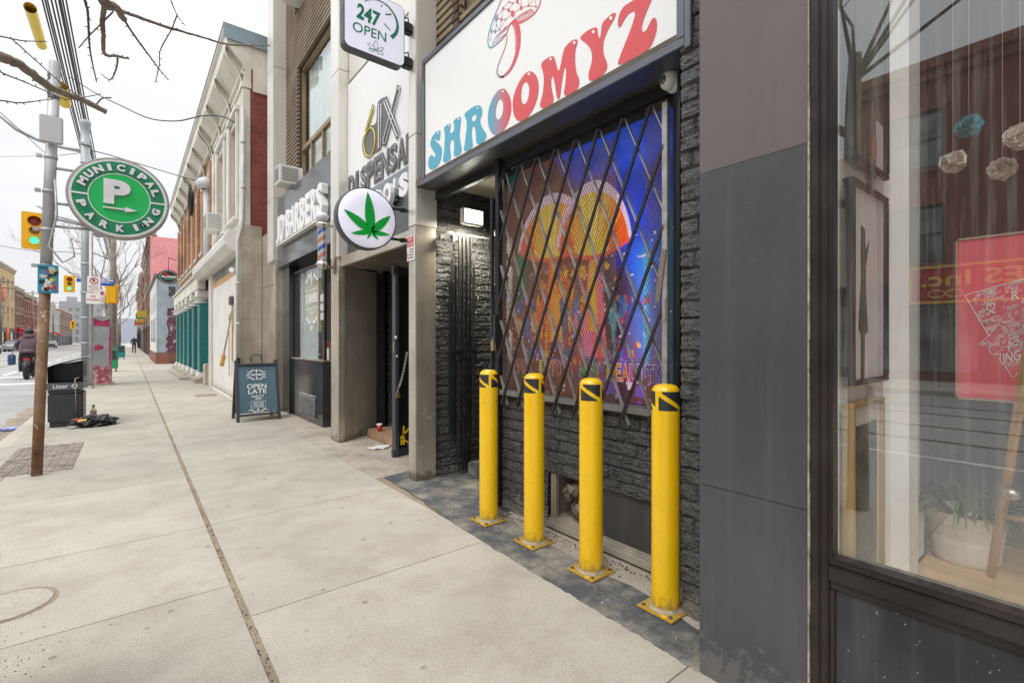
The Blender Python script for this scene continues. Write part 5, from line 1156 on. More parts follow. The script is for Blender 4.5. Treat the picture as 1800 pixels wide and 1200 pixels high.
# ================================================================ CREAM CORNICED BUILDING  Y 10.78 .. 15.6
XC = 1.82; ZE = 7.42
CB = thing('cream_building', 'cream painted two storey shop with bracketed cornice, tall windows and a boarded white front', 'building', (3, 13, 0))
hs = [(11.75, 12.65, 4.05, 6.05), (13.55, 14.6, 4.05, 6.05)]
facade(CB, 'front_wall', M['cream'], XC, 10.95, 15.58, 3.45, 6.75, hs, .2)
for h in hs: win(CB, XC, h, M['white_paint'], M['win_glass'], (0, 1), 1, .08)
g = MB()
for h in hs: g.bbox(XC - .05, XC - .002, h[0] - .14, h[0] - .01, 3.95, 6.2, .01); g.bbox(XC - .05, XC - .002, h[1] + .01, h[1] + .14, 3.95, 6.2, .01); g.bbox(XC - .08, XC - .001, h[0] - .18, h[1] + .18, 6.201, 6.32, .01); g.bbox(XC - .1, XC + .02, h[0] - .15, h[1] + .15, 3.88, 3.95, .01)
g.build('window_surround', M['white_paint'], CB)
g = MB(); g.bbox(XC - .06, XC + .08, 10.80, 10.95, 3.45, 6.35, .01); g.bbox(XC - .09, XC + .1, 10.78, 10.99, 6.35, 6.47, .01); g.build('pilaster', M['cream'], CB); g = MB(); g.bbox(XC - .045, XC + .0, 15.3, 15.56, 3.45, 6.4, .01); g.build('pilaster', M['cream'], CB)
g = MB(); g.box(XC + .09, 9, 10.78, 15.58, 0, 6.75, 0); g.build('side_wall', M['red_brick'], CB); g = MB(); g.box(XC + .3, 9, 10.80, 15.58, 6.752, 7.44); g.build('attic', M['cream'], CB)
g = MB(); g.bbox(XC - .035, XC + .15, 10.79, 15.59, 6.5, 6.62, .01); g.box(XC - .02, XC + .085, 10.785, 10.949, 6.35, 6.75); g.box(XC + .12, 2.25, 10.755, 10.776, 6.30, 6.75); g.build('frieze', M['cream'], CB)
# cornice for the whole row (belongs to each building separately)
def cornice(parent, y0, y1, z=6.72, X=XC, n=8, m=None):
    m = m or M['cream']; g = MB(); prof = [(X + .0, z), (X - .05, z), (X - .06, z + .08), (X - .30, z + .36), (X - .33, z + .40), (X - .34, z + .62), (X - .39, z + .66), (X - .39, z + .70), (X + .3, z + .72), (X + .3, z)]
    P = [V(x, y, zz) for y in (y0, y1) for x, zz in prof]; k = len(prof); g.add(P, [(i, (i + 1) % k, k + (i + 1) % k, k + i) for i in range(k)] + [tuple(range(k))[::-1], tuple(range(k, 2 * k))]); g.build('cornice', m, parent)
    g = MB(); q = int((y1 - y0) / .13)
    for i in range(q): y = y0 + (i + .5) * (y1 - y0) / q; g.box(X - .085, X - .012, y - .035, y + .035, z - .09, z - .003)
    g.build('dentils', m, parent)
    for i in range(n):
        y = y0 + .12 + i * (y1 - y0 - .24) / max(1, n - 1); g = MB(); pf = smooth_loop([(X + .01, z - .42), (X - .04, z - .38), (X - .06, z - .22), (X - .12, z - .05), (X - .20, z + .08), (X - .30, z + .16), (X - .36, z + .30), (X - .34, z + .42), (X - .2, z + .3), (X + .01, z + .0)], 2)
        g.prism([[V(x, y - .05, zz) for x, zz in pf]], (0, 1, 0), .10); g.build('bracket', m, parent)
cornice(CB, 10.80, 15.6, n=4)
g = MB(); g.box(XC - .40, 9, 10.76, 15.6, 7.445, 7.50, 0); g.box(XC - .395, 3.0, 10.755, 10.775, 7.20, 7.44, 0); g.build('roof', mat('blue_grey_flashing', (.25, .32, .36), .5, .3, .1, 3), CB)
M['board_white'] = mat('board_white', (.70, .69, .66), .6, 0, .06, 1.5, .05, 30, streak=((.5, .46, .4), .35), tint=((.58, .55, .5), 1.2, .5), grime=((.25, .21, .16), .35, 9))
# shopfront: shutter housing, boards, tile strip
g = MB(); P = [(1.55, 3.52), (1.45, 3.35), (1.47, 3.22), (1.62, 3.10), (1.80, 3.10), (1.80, 3.52)]
g.add([V(x, y, z) for y in (10.95, 17.2) for x, z in P], [(i, (i + 1) % 6, 6 + (i + 1) % 6, 6 + i) for i in range(6)] + [(5, 4, 3, 2, 1, 0), (6, 7, 8, 9, 10, 11)]); g.build('shutter_housing', M['white_paint'], CB)
g = MB(); g.box(1.80, 1.9, 10.95, 15.58, 2.85, 3.44); g.build('tile_strip', brickmat('old_tile', (.35, .34, .32), (.2, .2, .2), (.15, .14, .13), .12, .12, .01), CB)
g = MB(); g.box(1.79, 1.81, 11.2, 15.4, 2.70, 2.849); g.build('osb_strip', mat('osb', (.52, .33, .16), .8, 0, .25, 12), CB)
for a, b in ((11.25, 12.55), (12.56, 14.0), (14.01, 15.35)): g = MB(); g.box(1.77 if a < 12.5 else 1.785, 1.81, a, b, .02, 2.695); [g.ball((1.768 if a < 12.5 else 1.783, y_, z_), .008, 1, (.4, 1, 1), 6, 4) for y_ in (a + .06, b - .06) for z_ in (.2, .8, 1.4, 2.0, 2.6)]; g.build('white_board', [M['board_white'], M['steel']], CB)
g = MB(); g.box(1.72, 1.80, 11.05, 11.2, 0, 3.09); g.box(1.72, 1.80, 15.40, 15.55, 0, 3.09); g.box(1.75, 1.82, 11.2, 15.4, 0, .019); g.build('shopfront_frame', M['white_paint'], CB)
g = MB(); g.bar((1.762, 12.05, 2.05), (1.762, 12.05, .85), .16, .012, (-1, 0, 0)); g.bar((1.60, 12.1, .95), (1.745, 11.85, 2.05), .05, .03, (-1, 0, 0), 1); g.bar((1.57, 12.15, .75), (1.61, 12.08, .98), .12, .07, (-1, 0, 0), 0); g.box(1.71, 1.76, 11.9, 12.2, 2.08, 2.26, 2); g.bar((1.765, 12.5, .5), (1.765, 12.5, 1.9), .03, .01, (-1, 0, 0), 2)
o = g.build('door_barricade', [mat('yellow_wood', (.48, .30, .08), .7, 0, .2, 8), M['steel'], mat('dark_hasp', (.08, .07, .07), .6)], CB)
# steel clad corner return facing the camera
g = MB(); g.bbox(1.73, 2.095, 10.75, 10.778, .0, 1.72, .003); g.bbox(1.73, 2.095, 10.75, 10.778, 1.723, 3.60, .003); g.bbox(1.71, 1.728, 10.74, 11.04, .0, 3.6, .003); g.build('steel_cladding', M['steel'], CB)
g = MB(); g.tube([(1.66, 10.72, .9), (1.66, 10.72, 3.3), (1.72, 10.74, 3.5), (1.75, 10.72, 3.7), (1.755, 10.72, 5.9)], .035, 10); g.box(1.63, 1.70, 10.66, 10.70, .55, .95, 1)
for z in (1.6, 2.4, 4.3, 5.2): g.tube([(1.755 if z > 3.6 else 1.66, 10.72, z), (1.755 if z > 3.6 else 1.66, 10.72, z + .05)], .044, 10)
g.build('conduit', [mat('conduit_white', (.5, .5, .48), .6, 0, .15, 4), M['black']], CB)
ac('air_conditioner', 1.72, 13.6, 14.2, 3.98, 4.40, 'white air conditioner in the far window of the cream building')
g = MB(); g.tube([(1.72, 11.35, 2.72), (1.62, 11.2, 2.74)], .05, 12); tag(g.build('wall_lamp', M['white_paint']), 'small round white lamp above the boarded white shopfront', 'lamp')
# cables to the facade
def cable(name, label, pts, r=.012, m='wire'):
    g = MB(); P = []
    for (a, b, sag) in zip(pts[:-1], pts[1:], [0] * 99):
        pass
    g.tube(pts, r, 5, 0); return tag(g.build(name, M[m]), label, 'cable')
def sagged(a, b, sag, n=16): a, b = Vector(a), Vector(b); return [a.lerp(b, i / n) - V(0, 0, sag * 4 * (i / n) * (1 - i / n)) for i in range(n + 1)]

# ================================================================ ORANGE BRICK BUILDING Y 15.6 .. 27
OB = thing('orange_brick_building', 'orange brick building with narrow arched windows and green piers at street level', 'building', (3, 21, 0))
hs = [(15.95 + i * 1.62, 16.65 + i * 1.62, 4.1, 6.0) for i in range(7)]
facade(OB, 'front_wall', M['orange_brick'], XC, 15.62, 27, 3.3, 6.75, hs, .2)
for h in hs: win(OB, XC, h, M['stone_trim'], M['win_glass'], (0, 1), 1, .06)
g = MB()
for h in hs: g.bbox(XC - .09, XC - .002, h[0] - .12, h[1] + .12, 3.95, 4.08, .01); g.bbox(XC - .04, XC - .002, h[0] - .1, h[1] + .1, 6.02, 6.2, .01)
g.bbox(XC - .05, XC - .002, 15.65, 26.99, 3.82, 3.93, .01); g.build('window_trim', M['stone_trim'], OB)
for i in range(8):
    y = 15.62 + i * 1.62; g = MB(); g.bbox(XC - .08, XC - .002, y, y + .22, 3.94, 6.3, .01); g.build('brick_pilaster', M['orange_brick'], OB)
g = MB(); g.box(XC + .2, 12, 15.59, 27, 0, 6.74); g.build('building_body', M['orange_brick'], OB); cornice(OB, 15.62, 27.1, n=8); g = MB(); g.box(XC - .4, 12, 15.61, 27.1, 7.445, 7.50); g.build('roof', M['grey_metal'], OB)
g = MB(); g.bbox(XC - .22, XC + .0, 17.25, 27.1, 2.85, 3.25, .02); g.bbox(XC - .28, XC, 17.25, 27.12, 3.251, 3.32, .01); g.build('shop_fascia', M['cream'], OB)
teal = mat('teal_glazed_brick', (.02, .17, .17), .35, 0, .2, 10)
for i in range(6):
    y = 17.4 + i * 1.75
    p = thing('x', '', '', (0, 0, 0)) if False else None
    g = MB(); g.bbox(XC - .15, XC + .1, y, y + .62, .32, 2.45, .02); pier = g.build('green_pier', teal, OB)
    g = MB(); g.bbox(XC - .22, XC + .12, y - .05, y + .67, 2.62, 2.84, .02); g.lathe((XC - .05, y + .31, 2.45), [(.28, 0), (.2, .04), (.22, .1), (.33, .17)], 16); g.build('capital', M['white_paint'], pier)
    g = MB(); g.bbox(XC - .2, XC + .12, y - .04, y + .66, .14, .318, .03); g.build('pier_base', M['white_paint'], pier)
g = MB(); g.box(XC + .12, XC + .18, 15.6, 27, 0, 2.84); g.build('shop_glazing', M['win_glass'], OB)
g = MB(); g.box(XC - .3, XC + .12, 17.2, 27, .001, .138); g.box(XC - .55, XC - .301, 19.0, 25, .001, .07); g.build('entrance_step', M['walk2'], OB)
g = MB(); g.bbox(XC - .08, XC + .1, 15.62, 15.95, 0, 3.1, .01); g.bbox(XC - .1, XC + .1, 16.6, 17.0, 0, .6, .02); g.build('corner_post', M['stone_trim'], OB)
g = MB(); g.tube([(1.70, 15.9, 3.2), (1.70, 15.9, 5.6)], .09, 12); g.lathe((1.66, 15.9, 5.55), [(.10, 0), (.2, .05), (.24, .14), (.18, .26), (.05, .34), (0, .35)], 16); g.build('vent_stack', mat('vent_paint', (.55, .57, .60), .5, 0, .06), OB)
g = MB()
for k_ in range(4):
    r_ = .33 + .05 * k_; g.tube([V(1.45 - .02 * k_, 17.0 + r_ * math.cos(t) * .9, 5.35 + r_ * math.sin(t) + .03 * k_) for t in [q * math.pi / 14 for q in range(29)]], .014, 5, caps=False)
tag(g.build('cable_coil', M['wire']), 'coil of black cable hanging under the cornice of the orange brick building', 'cable coil')
# pub sign
s = thing('pub_sign', 'oval black pub sign with white ring hanging from orange brick building', 'hanging sign', (1.45, 30, 4.3))
c = at(296, 487, 24.5); g = MB(); rx, rz = .43, .36
def ell(a, b, y, n=32): return [V(c.x + a * math.cos(2*math.pi*i/n), y, c.z + b * math.sin(2*math.pi*i/n)) for i in range(n)]
g.prism([ell(rx, rz, c.y)], (0, -1, 0), .08); g.build('board', M['black'], s)
g = MB(); g.prism([ell(rx * .88, rz * .88, c.y - .082), ell(rx * .82, rz * .82, c.y - .082)], (0, -1, 0), .004, 0); g.box(c.x - .30, c.x + .32, c.y - .088, c.y - .082, c.z - .05, c.z + .07, 0)
g.prism([[V(c.x - .12 + .13 * math.cos(t), c.y - .09, c.z + .13 + .10 * math.sin(t)) for t in [k * .5236 for k in range(12)]]], (0, -1, 0), .004, 1); g.box(c.x - .24, c.x + .26, c.y - .088, c.y - .082, c.z - .16, c.z - .09, 2)
g.build('emblem', [mat('emblem_pale', (.5, .52, .5), .5), mat('emblem_red', (.3, .02, .03), .5), mat('emblem_green', (.05, .2, .15), .5)], s)
g = MB(); g.tube([c + V(.3, .0, .1), V(1.85, c.y, c.z + .1)], .02, 6); g.tube([c + V(0, 0, .3), c + V(0, 0, 1.0)], .015, 6); g.tube([c + V(0, 0, 1.0), V(1.85, c.y, c.z + .9)], .02, 6); g.build('bracket', M['dark_metal'], s)

# ================================================================ GREY MURAL BUILDING at Y 32.7
XG2 = 1.14
GB = thing('mural_building', 'low pale grey building with peeling purple mural on its end wall', 'building', (3, 36, 0))
M['mural'] = mat('mural_wall', (.30, .36, .42), .75, 0, .15, 1.2, .05, 20, tint=((.42, .47, .50), 1.5, .6))
g = MB(); g.box(XG2 + .02, 7, 32.7, 42.9, .62, 4.75); g.build('wall', M['mural'], GB)
g = MB(); g.box(XG2, XG2 + .018, 32.72, 42.9, .62, 4.75); g.build('front_wall', mat('pale_render', (.62, .62, .60), .7, 0, .08), GB)
g = MB(); g.box(XG2 - .03, 7, 32.66, 42.9, 0, .618); g.build('base', brickmat('rust_tile', (.24, .10, .07), (.20, .09, .06), (.1, .08, .07), .7, .6, .012), GB)
g = MB(); g.bbox(XG2 - .1, 7, 32.6, 43, 4.752, 4.95, .03); g.build('parapet', mat('parapet_green', (.12, .14, .14), .6), GB)
M['mural2'] = mat('mural_purple', (.11, .045, .07), .75, 0, .5, 3, spots=((.45, .43, .45), 4.5, .56))
pts = [(XG2 + .42 + .12 * noise.noise(V(0, z * 2, 5)) + (.10 if z > 1.4 else 0), z) for z in np.linspace(.64, 2.6, 14)]
g = MB(); g.prism([[V(x, 32.69, z) for x, z in pts] + [V(2.6, 32.69, 2.6), V(2.6, 32.69, .64)]], (0, -1, 0), .004, 0); g.build('mural', M['mural2'], GB); g = MB(); g.prism([[V(XG2 + .48, 32.69, 2.65), V(XG2 + .5, 32.69, 3.1), V(2.6, 32.69, 3.15), V(2.6, 32.69, 2.65)]], (0, -1, 0), .004, 0)
g.prism([[V(XG2 + .55, 32.69, 3.75), V(XG2 + .55, 32.69, 4.3), V(2.0, 32.69, 4.3), V(2.0, 32.69, 3.75)]], (0, -1, 0), .004, 1); g.build('mural', [M['mural2'], mat('mural_black', (.06, .07, .08), .7, 0, .5, 4, spots=((.3, .33, .33), 6, .58))], GB)
g = MB()
for y in (34, 36.5, 39): g.box(XG2 - .012, XG2 - .001, y, y + 1.2, 1.2, 2.6); g.box(XG2 - .012, XG2 - .001, y, y + .8, 3.0, 4.0)
g.build('window', M['glass_dark'], GB)

# ================================================================ rows further away
def rowhouse(name, label, X, y0, y1, H, wallm, trim, nst, nwin, sgn=1, gable=False, shop=True, depth=12, roofm=None, cat='building', shopcol=None, wm=None):
    t = thing(name, label, cat, (X + sgn * 3, (y0 + y1) / 2, 0)); base_h = 3.2 if shop else .4
    hs = []; sh_ = (H - base_h - .6) / nst; wy = (y1 - y0) / nwin
    for s_ in range(nst):
        for i in range(nwin): hs.append((y0 + wy * (i + .28), y0 + wy * (i + .72), base_h + s_ * sh_ + .6, base_h + s_ * sh_ + .6 + sh_ * .6))
    facade(t, 'front_wall', wallm, X, y0, y1, base_h, H, hs, .2, sgn)
    for h in hs: win(t, X, h, wm or M['white_paint'], M['win_glass'], (0, 1), sgn, .07)
    g = MB(); xs = sorted((X + sgn * .2, X + sgn * depth)); g.box(xs[0], xs[1], y0 + .002, y1 - .002, 0, H - .02); g.build('building_body', wallm, t)
    g = MB(); xs = sorted((X - sgn * .25, X + sgn * .19)); g.bbox(xs[0], xs[1], y0, y1, H + .001, H + .35, .04); xs2 = sorted((X - sgn * .12, X - sgn * .003)); g.bbox(xs2[0], xs2[1], y0, y1, H - .3, H - .001, .02)
    for h in hs: g.box(*sorted((X - sgn * .07, X - sgn * .003)), h[0] - .1, h[1] + .1, h[2] - .14, h[2] - .01); g.box(*sorted((X - sgn * .05, X - sgn * .003)), h[0] - .08, h[1] + .08, h[3] + .01, h[3] + .18)
    g.build('cornice', trim, t)
    if shop:
        g = MB(); xs = sorted((X, X + sgn * .19)); n_ = max(2, nwin)
        for i in range(n_ + 1): y = y0 + (y1 - y0) * i / n_; g.box(xs[0], xs[1], max(y0, y - .15), min(y1, y + .15), 0, base_h - .7)
        g.box(xs[0], xs[1], y0, y1, base_h - .7, base_h - .001); g.build('shopfront', shopcol or M['black_paint'], t)
        g = MB(); xm = X + sgn * .1; q = [(xm, y0, .3), (xm, y0, base_h - .7), (xm, y1, base_h - .7), (xm, y1, .3)]; g.quad(*(q if sgn > 0 else q[::-1])); g.build('shop_window', M['win_glass'], t)
    if gable:
        g = MB(); ym = (y0 + y1) / 2; g.prism([[V(X - sgn * .1, y0 + .6, H + .35), V(X - sgn * .1, ym, H + 1.9), V(X - sgn * .1, y1 - .6, H + .35)]], (sgn, 0, 0), .5); g.build('gable', trim, t)
    g = MB(); c_ = X + sgn * 2.2; g.bbox(c_ - .3, c_ + .3, y0 + .4, y0 + 1.1, H - .03, H + .8, .03); g.build('chimney', M['brown_brick'], t)
    return t
PK = mat('pink_render', (.72, .27, .28), .7, 0, .06, 1.5, tint=((.78, .38, .38), 2, .5))
pb = rowhouse('pink_building', 'brown fronted building whose tall end wall is painted pink', 1.25, 45.2, 55, 9.0, M['brown_brick'], M['brown_brick'], 2, 3, 1, True, shopcol=M['brown_brick'])
g = MB(); g.box(1.21, 13, 45.05, 45.19, 0, 9.15); g.build('pink_wall', PK, pb)
rowhouse('brick_building', 'tall brown brick building just beyond the pink end wall', 1.2, 55.1, 67, 9.3, M['brown_brick'], M['stone_trim'], 2, 4, 1, True, shopcol=mat('dark_oak', (.12, .08, .06), .6))
rowhouse('brick_building', 'reddish brick building with a dark awning further along the pavement', 1.15, 67.1, 80, 8.6, M['red_brick'], M['stone_trim'], 2, 4, shopcol=mat('shop_grey', (.2, .2, .2), .6))
rowhouse('brick_building', 'green and brown building among the farthest on the shopfront side', 1.2, 80.1, 96, 9.8, mat('green_grey', (.22, .26, .22), .8), M['brown_brick'], 2, 5)
rowhouse('brick_building', 'farthest orange brick building on the shopfront side', 1.1, 96.1, 120, 9.2, M['orange_brick'], M['stone_trim'], 2, 7)
g = MB(); g.bbox(.55, 1.2, 62, 65, 3.1, 3.5, .05); tag(g.build('awning', mat('ochre_awning', (.55, .30, .05), .7)), 'small ochre awning projecting from the far brick building', 'awning')
XL_ = -16.5
# opposite side, seen in the distance and mirrored in the gallery glass
YL1 = mat('ochre_brick', (.55, .40, .20), .8, 0, .12, 3)
rowhouse('yellow_building', 'ochre brick building with dark shopfront at the left edge across the street', -14.2, 84, 108, 12.0, YL1, M['stone_trim'], 2, 7, -1, shopcol=M['black_paint'])
rowhouse('brown_building', 'brown brick building right of the ochre one across the street', -14.2, 108.2, 116, 9.6, M['brown_brick'], M['stone_trim'], 2, 4, -1, shopcol=mat('shop_red', (.35, .03, .04), .5))
rowhouse('red_building', 'red brick building behind the motorcyclist across the street', -14.2, 116.2, 131, 9.2, M['red_brick'], M['stone_trim'], 2, 6, -1, shopcol=mat('shop_red2', (.5, .05, .05), .5))
rowhouse('grey_building', 'dark grey shop building far down across the street', -14.2, 131.2, 150, 7.5, mat('slate_wall', (.14, .14, .15), .8), M['stone_trim'], 1, 6, -1)
rowhouse('white_building', 'low pale building further along the opposite side', -14.2, 150.2, 170, 8.3, mat('pale_wall', (.42, .42, .41), .8), M['stone_trim'], 2, 6, -1)
rowhouse('brick_terrace', 'distant brown terrace on the opposite side near the bend', -14.2, 170.2, 205, 9.5, M['brown_brick'], M['stone_trim'], 2, 9, -1)
AP = mat('apartment_concrete', (.33, .33, .34), .85, 0, .1, 2)
for x0, x1, y0, H, lab in ((-36, -22, 236, 15, 'pale grey apartment block beyond the shops, left of the litter bin'), (-22, -9, 262, 17, 'grey apartment block standing farthest behind the amber traffic lights')):
    t = thing('apartment_block', lab, 'building', ((x0 + x1) / 2, y0, 0)); g = MB(); g.box(x0, x1, y0, y0 + 14, 0, H); g.build('wall', AP, t); g = MB()
    for k_ in range(int(H / 3)):
        n_ = int((x1 - x0) / 2)
        for i in range(n_): g.box(x0 + .5 + i * (x1 - x0) / n_, x0 + 1.5 + i * (x1 - x0) / n_, y0 - .05, y0 - .01, 1 + k_ * 3, 2.6 + k_ * 3)
    g.build('windows', M['win_glass'], t); g = MB(); g.box(x0 + 2, x0 + 5, y0 + 2, y0 + 6, H, H + 2); g.build('roof_box', AP, t)
t = thing('distant_tower', 'hazy blue grey building closing the far end of the street', 'building', (2, 300, 0)); g = MB(); g.box(-8, 9, 300, 310, 0, 12); g.build('wall', mat('hazy_blue', (.40, .43, .50), .9), t)
# the mirrored shop across the street
tx = rowhouse('textile_shop', 'dark red brick textile shop across the street, mirrored in the gallery window', XL_, -7.5, 5.6, 9.9, mat('oxblood_brick', (.22, .075, .055), .8, 0, .2, 4), mat('oxblood_trim', (.24, .08, .05), .7), 2, 4, -1, shopcol=M['black_paint'], wm=mat('dark_frame', (.05, .04, .04), .5))
sgt = MB(); sgt.box(XL_ + .02, XL_ + .10, -6.5, 4.10, 2.46, 3.66, 0); to = sgt.build('shop_name_board', mat('board_red', (.42, .02, .02), .5), tx)
sgt = MB()
for a, b, c_, d in ((-6.5, 4.1, 3.58, 3.66), (-6.5, 4.1, 2.46, 2.54), (-6.5, -6.42, 2.54, 3.58), (4.02, 4.1, 2.54, 3.58)): sgt.box(XL_ + .101, XL_ + .13, a, b, c_, d)
sgt.text('TEXTILES Inc.', (XL_ + .11, -1.3, 3.0), (0, 5.1, 0), (0, 0, .46), (1, 0, 0), .02, .02)
for k_ in (0, 1): sgt.tube([V(XL_ + .12, 3.0 + k_ * .42 + .2 * math.cos(q), 2.76 + .11 * math.sin(q)) for q in [i * math.pi / 8 for i in range(17)]], .025, 5)
sgt.build('lettering', mat('sign_gold', (.72, .48, .06), .5), to)
rowhouse('corner_shop', 'lower pale rendered shop beside the textile shop across the street', XL_, 5.7, 20, 7.4, mat('buff_render', (.42, .38, .30), .8), M['stone_trim'], 1, 4, -1)

g = MB(); c = at(10, 515, 68); g.lathe((-14.05, c.y, c.z), [(0, .12), (1.25, .12), (1.3, .05), (1.3, 0), (0, 0)], 24, 0, 'X'); tag(g.build('round_sign', mat('sign_orange', (.75, .16, .04), .5)), 'round orange sign on the front of the ochre brick building', 'sign')
for y, z, w, cl, nm in ((110.5, 3.4, 2.4, (.5, .03, .05), 'crimson'), (119, 3.5, 3.0, (.6, .08, .08), 'bright red'), (126, 3.3, 2.6, (.65, .6, .55), 'white'), (136, 3.4, 3.5, (.03, .06, .2), 'navy'), (146, 3.4, 3.0, (.6, .25, .03), 'orange'), (158, 3.4, 3.5, (.5, .03, .05), 'dark red')):
    g = MB(); g.add([(-14.1, y, z), (-14.1, y + w, z), (-12.9, y + w, z - .7), (-12.9, y, z - .7), (-14.1, y, z - .75), (-14.1, y + w, z - .75), (-12.9, y + w, z - .9), (-12.9, y, z - .9)], [(0, 1, 2, 3), (7, 6, 5, 4), (3, 2, 6, 7), (0, 3, 7, 4), (1, 5, 6, 2)])
    tag(g.build('awning', mat('awning_' + nm.replace(' ', '_'), cl, .7)), nm + ' shop awning on the far side of the street', 'awning')
for y, z, cl, nm in ((50, 3.2, (.55, .42, .05), 'yellow'), (59, 3.4, (.05, .2, .12), 'green'), (71, 3.1, (.45, .05, .05), 'red'), (88, 3.3, (.5, .5, .48), 'white')):
    g = MB(); g.bbox(.45, 1.14, y, y + .12, z, z + .55, .02); g.box(1.10, 1.2, y + .03, y + .09, z + .5, z + .6); tag(g.build('blade_sign', mat('blade_' + nm, cl, .5)), 'small ' + nm + ' blade sign projecting over the distant pavement', 'blade sign')
# ================================================================ rusty sign pole + municipal parking sign
base = V(-.70, 6.46, 0); topp = at(97, 110, 4.62); pd = (topp - base).normalized()
def onpole(z): return base + (topp - base) * ((z - base.z) / (topp.z - base.z))
pole = thing('sign_pole', 'leaning steel sign pole, rusty brown below and grey above, near the kerb', 'pole', base)
zr = 1.75
g = MB(); g.tube([onpole(0), onpole(.9), onpole(zr)], .042, 20); g.build('lower_pole', mat('rusted_pole', (.20, .095, .045), .8, .2, .45, 6, .5, 60, tint=((.33, .25, .17), 3.5, .75), spots=((.45, .42, .36), 11, .62)), pole)
g = MB(); g.tube([onpole(zr + .001), onpole(topp.z)], .044, 20); g.build('upper_pole', M['grey_metal'], pole)
g = MB(); b0 = onpole(3.30); g.bbox(b0.x - .08, b0.x + .085, b0.y - .09, b0.y - .046, b0.z - .12, b0.z + .14, .01); g.build('junction_box', mat('box_grey', (.5, .5, .5), .5, 0, .08), pole)
g = MB()
for z in (2.0, 2.35, 2.72, 3.05): c = onpole(z); g.lathe(c, [(.045, 0), (.051, .0), (.051, .03), (.045, .03)], 18); g.box(c.x - .10, c.x - .06, c.y - .02, c.y + .02, c.z, c.z + .03)
g.build('clamp', M['grey_metal'], pole)
c = onpole(3.62); g = MB(); g.lathe(c, [(.0445, 0), (.0455, .01), (.0455, .09), (.0445, .1)], 18); g.lathe(c + V(0, 0, .18), [(.0445, 0), (.0455, .01), (.0455, .05)], 18); g.build('sticker', mat('sticker_dark', (.07, .07, .07), .5, 0, .8, 30, spots=((.6, .6, .6), 25, .55)), pole)
g = MB(); b0 = onpole(2.2); g.tube([b0 + V(.06, -.05, .65), b0 + V(.075, -.06, .3), b0 + V(.02, -.08, .0), b0 + V(.12, -.1, -.15), b0 + V(.2, -.08, -.08), b0 + V(.17, -.05, .1)], .01, 8); g.build('cable_loop', M['grey_metal'], pole)
# municipal sign: disc facing the camera side of the street
YM_ = 6.32
pl, pr = onY(118, 345, YM_), onY(295, 352, YM_); cx = (pl.x + pr.x) / 2; rad = (pr.x - pl.x) / 2; cz = (onY(207, 275, YM_).z + onY(207, 422, YM_).z) / 2; rz_ = (onY(207, 275, YM_).z - onY(207, 422, YM_).z) / 2
rad = (rad + rz_) / 2 * 1.0; 
ms = thing('parking_sign', 'round green and white MUNICIPAL PARKING sign with large P and arrow', 'parking sign', (cx, YM_, cz - rad))
g = MB(); g.lathe((cx, YM_, cz), [(rad - .03, 0), (rad - .008, -.012), (rad, .01), (rad, .10), (rad - .02, .115), (0, .115)], 64, 0, 'Y'); g.build('casing', mat('sign_rim', (.36, .33, .31), .5, .3, .1, 3), ms)
g = MB()
def disc(r0, r1, y, m): 
    P = []; n = 64
    for i in range(n): a = 2 * math.pi * i / n; P += [V(cx + r0 * math.cos(a), YM_ + y, cz + r0 * math.sin(a)), V(cx + r1 * math.cos(a), YM_ + y, cz + r1 * math.sin(a))]
    g.add(P, [(2*i, 2*i+1, (2*i+3) % (2*n), (2*i+2) % (2*n)) for i in range(n)], m)
disc(0.0001, .585 * rad, -.004, 0); disc(.585 * rad, .605 * rad, -.008, 2); disc(.605 * rad, .895 * rad, -.004, 1); disc(.895 * rad, .955 * rad, -.004, 2)
for sg_ in (-1, 1): g.box(cx + sg_ * .60 * rad, cx + sg_ * .9 * rad, YM_ - .009, YM_ - .005, cz - .008 - sg_ * 0.0, cz + .008, 2)
g.build('face', [mat('sign_green', (.0, .42, .085), .35, 0, .03), mat('sign_dark_green', (.0, .20, .085), .35, 0, .04), mat('sign_cream', (.66, .68, .64), .4)], ms)
g = MB(); u_ = rad
g.text('P', (cx - .31 * u_, YM_ - .006, cz - .17 * u_), (.52 * u_, 0, 0), (0, 0, .60 * u_), (0, -1, 0), .025, .055, 0)
g.box(cx - .32 * u_, cx + .10 * u_, YM_ - .022, YM_ - .006, cz - .285 * u_, cz - .25 * u_); g.prism([[V(cx + .10 * u_, YM_ - .006, cz - .33 * u_), V(cx + .34 * u_, YM_ - .006, cz - .268 * u_), V(cx + .10 * u_, YM_ - .006, cz - .205 * u_)]], (0, -1, 0), .016)
def arc_text(word, a0, a1, flip):
    for i, ch in enumerate(word):
        a = R(a0 + (a1 - a0) * i / (len(word) - 1)); rc = .75 * u_; ra = V(math.cos(a), 0, math.sin(a)); ta = V(math.sin(a), 0, -math.cos(a)) * (1 if not flip else -1); upv = ra * (1 if not flip else -1)
        h_ = .165 * u_; w_ = h_ * (.45 if ch == 'I' else 1.15 if ch in 'MN' else 1.0); c_ = V(cx, YM_ - .006, cz) + ra * rc
        g.text(ch, c_ - ta * w_ / 2 - upv * h_ / 2, ta * w_, upv * h_, (0, -1, 0), .016, .05)
arc_text('MUNICIPAL', 157, 20, False); arc_text('PARKING', 199, 342, True)
g.build('lettering', mat('letter_lilac', (.68, .65, .68), .35), ms)
g = MB()
for z in (cz + .22, cz - .12, cz - .34): p = onpole(z); g.tube([p, V(cx - math.sqrt(max(0, rad ** 2 - (z - cz) ** 2)) + .04, YM_ + .06, z)], .014, 8)
g.tube([onpole(cz - .26), V(cx - .1, YM_ + .09, cz - rad + .08)], .012, 8)
g.build('arm', M['grey_metal'], ms)
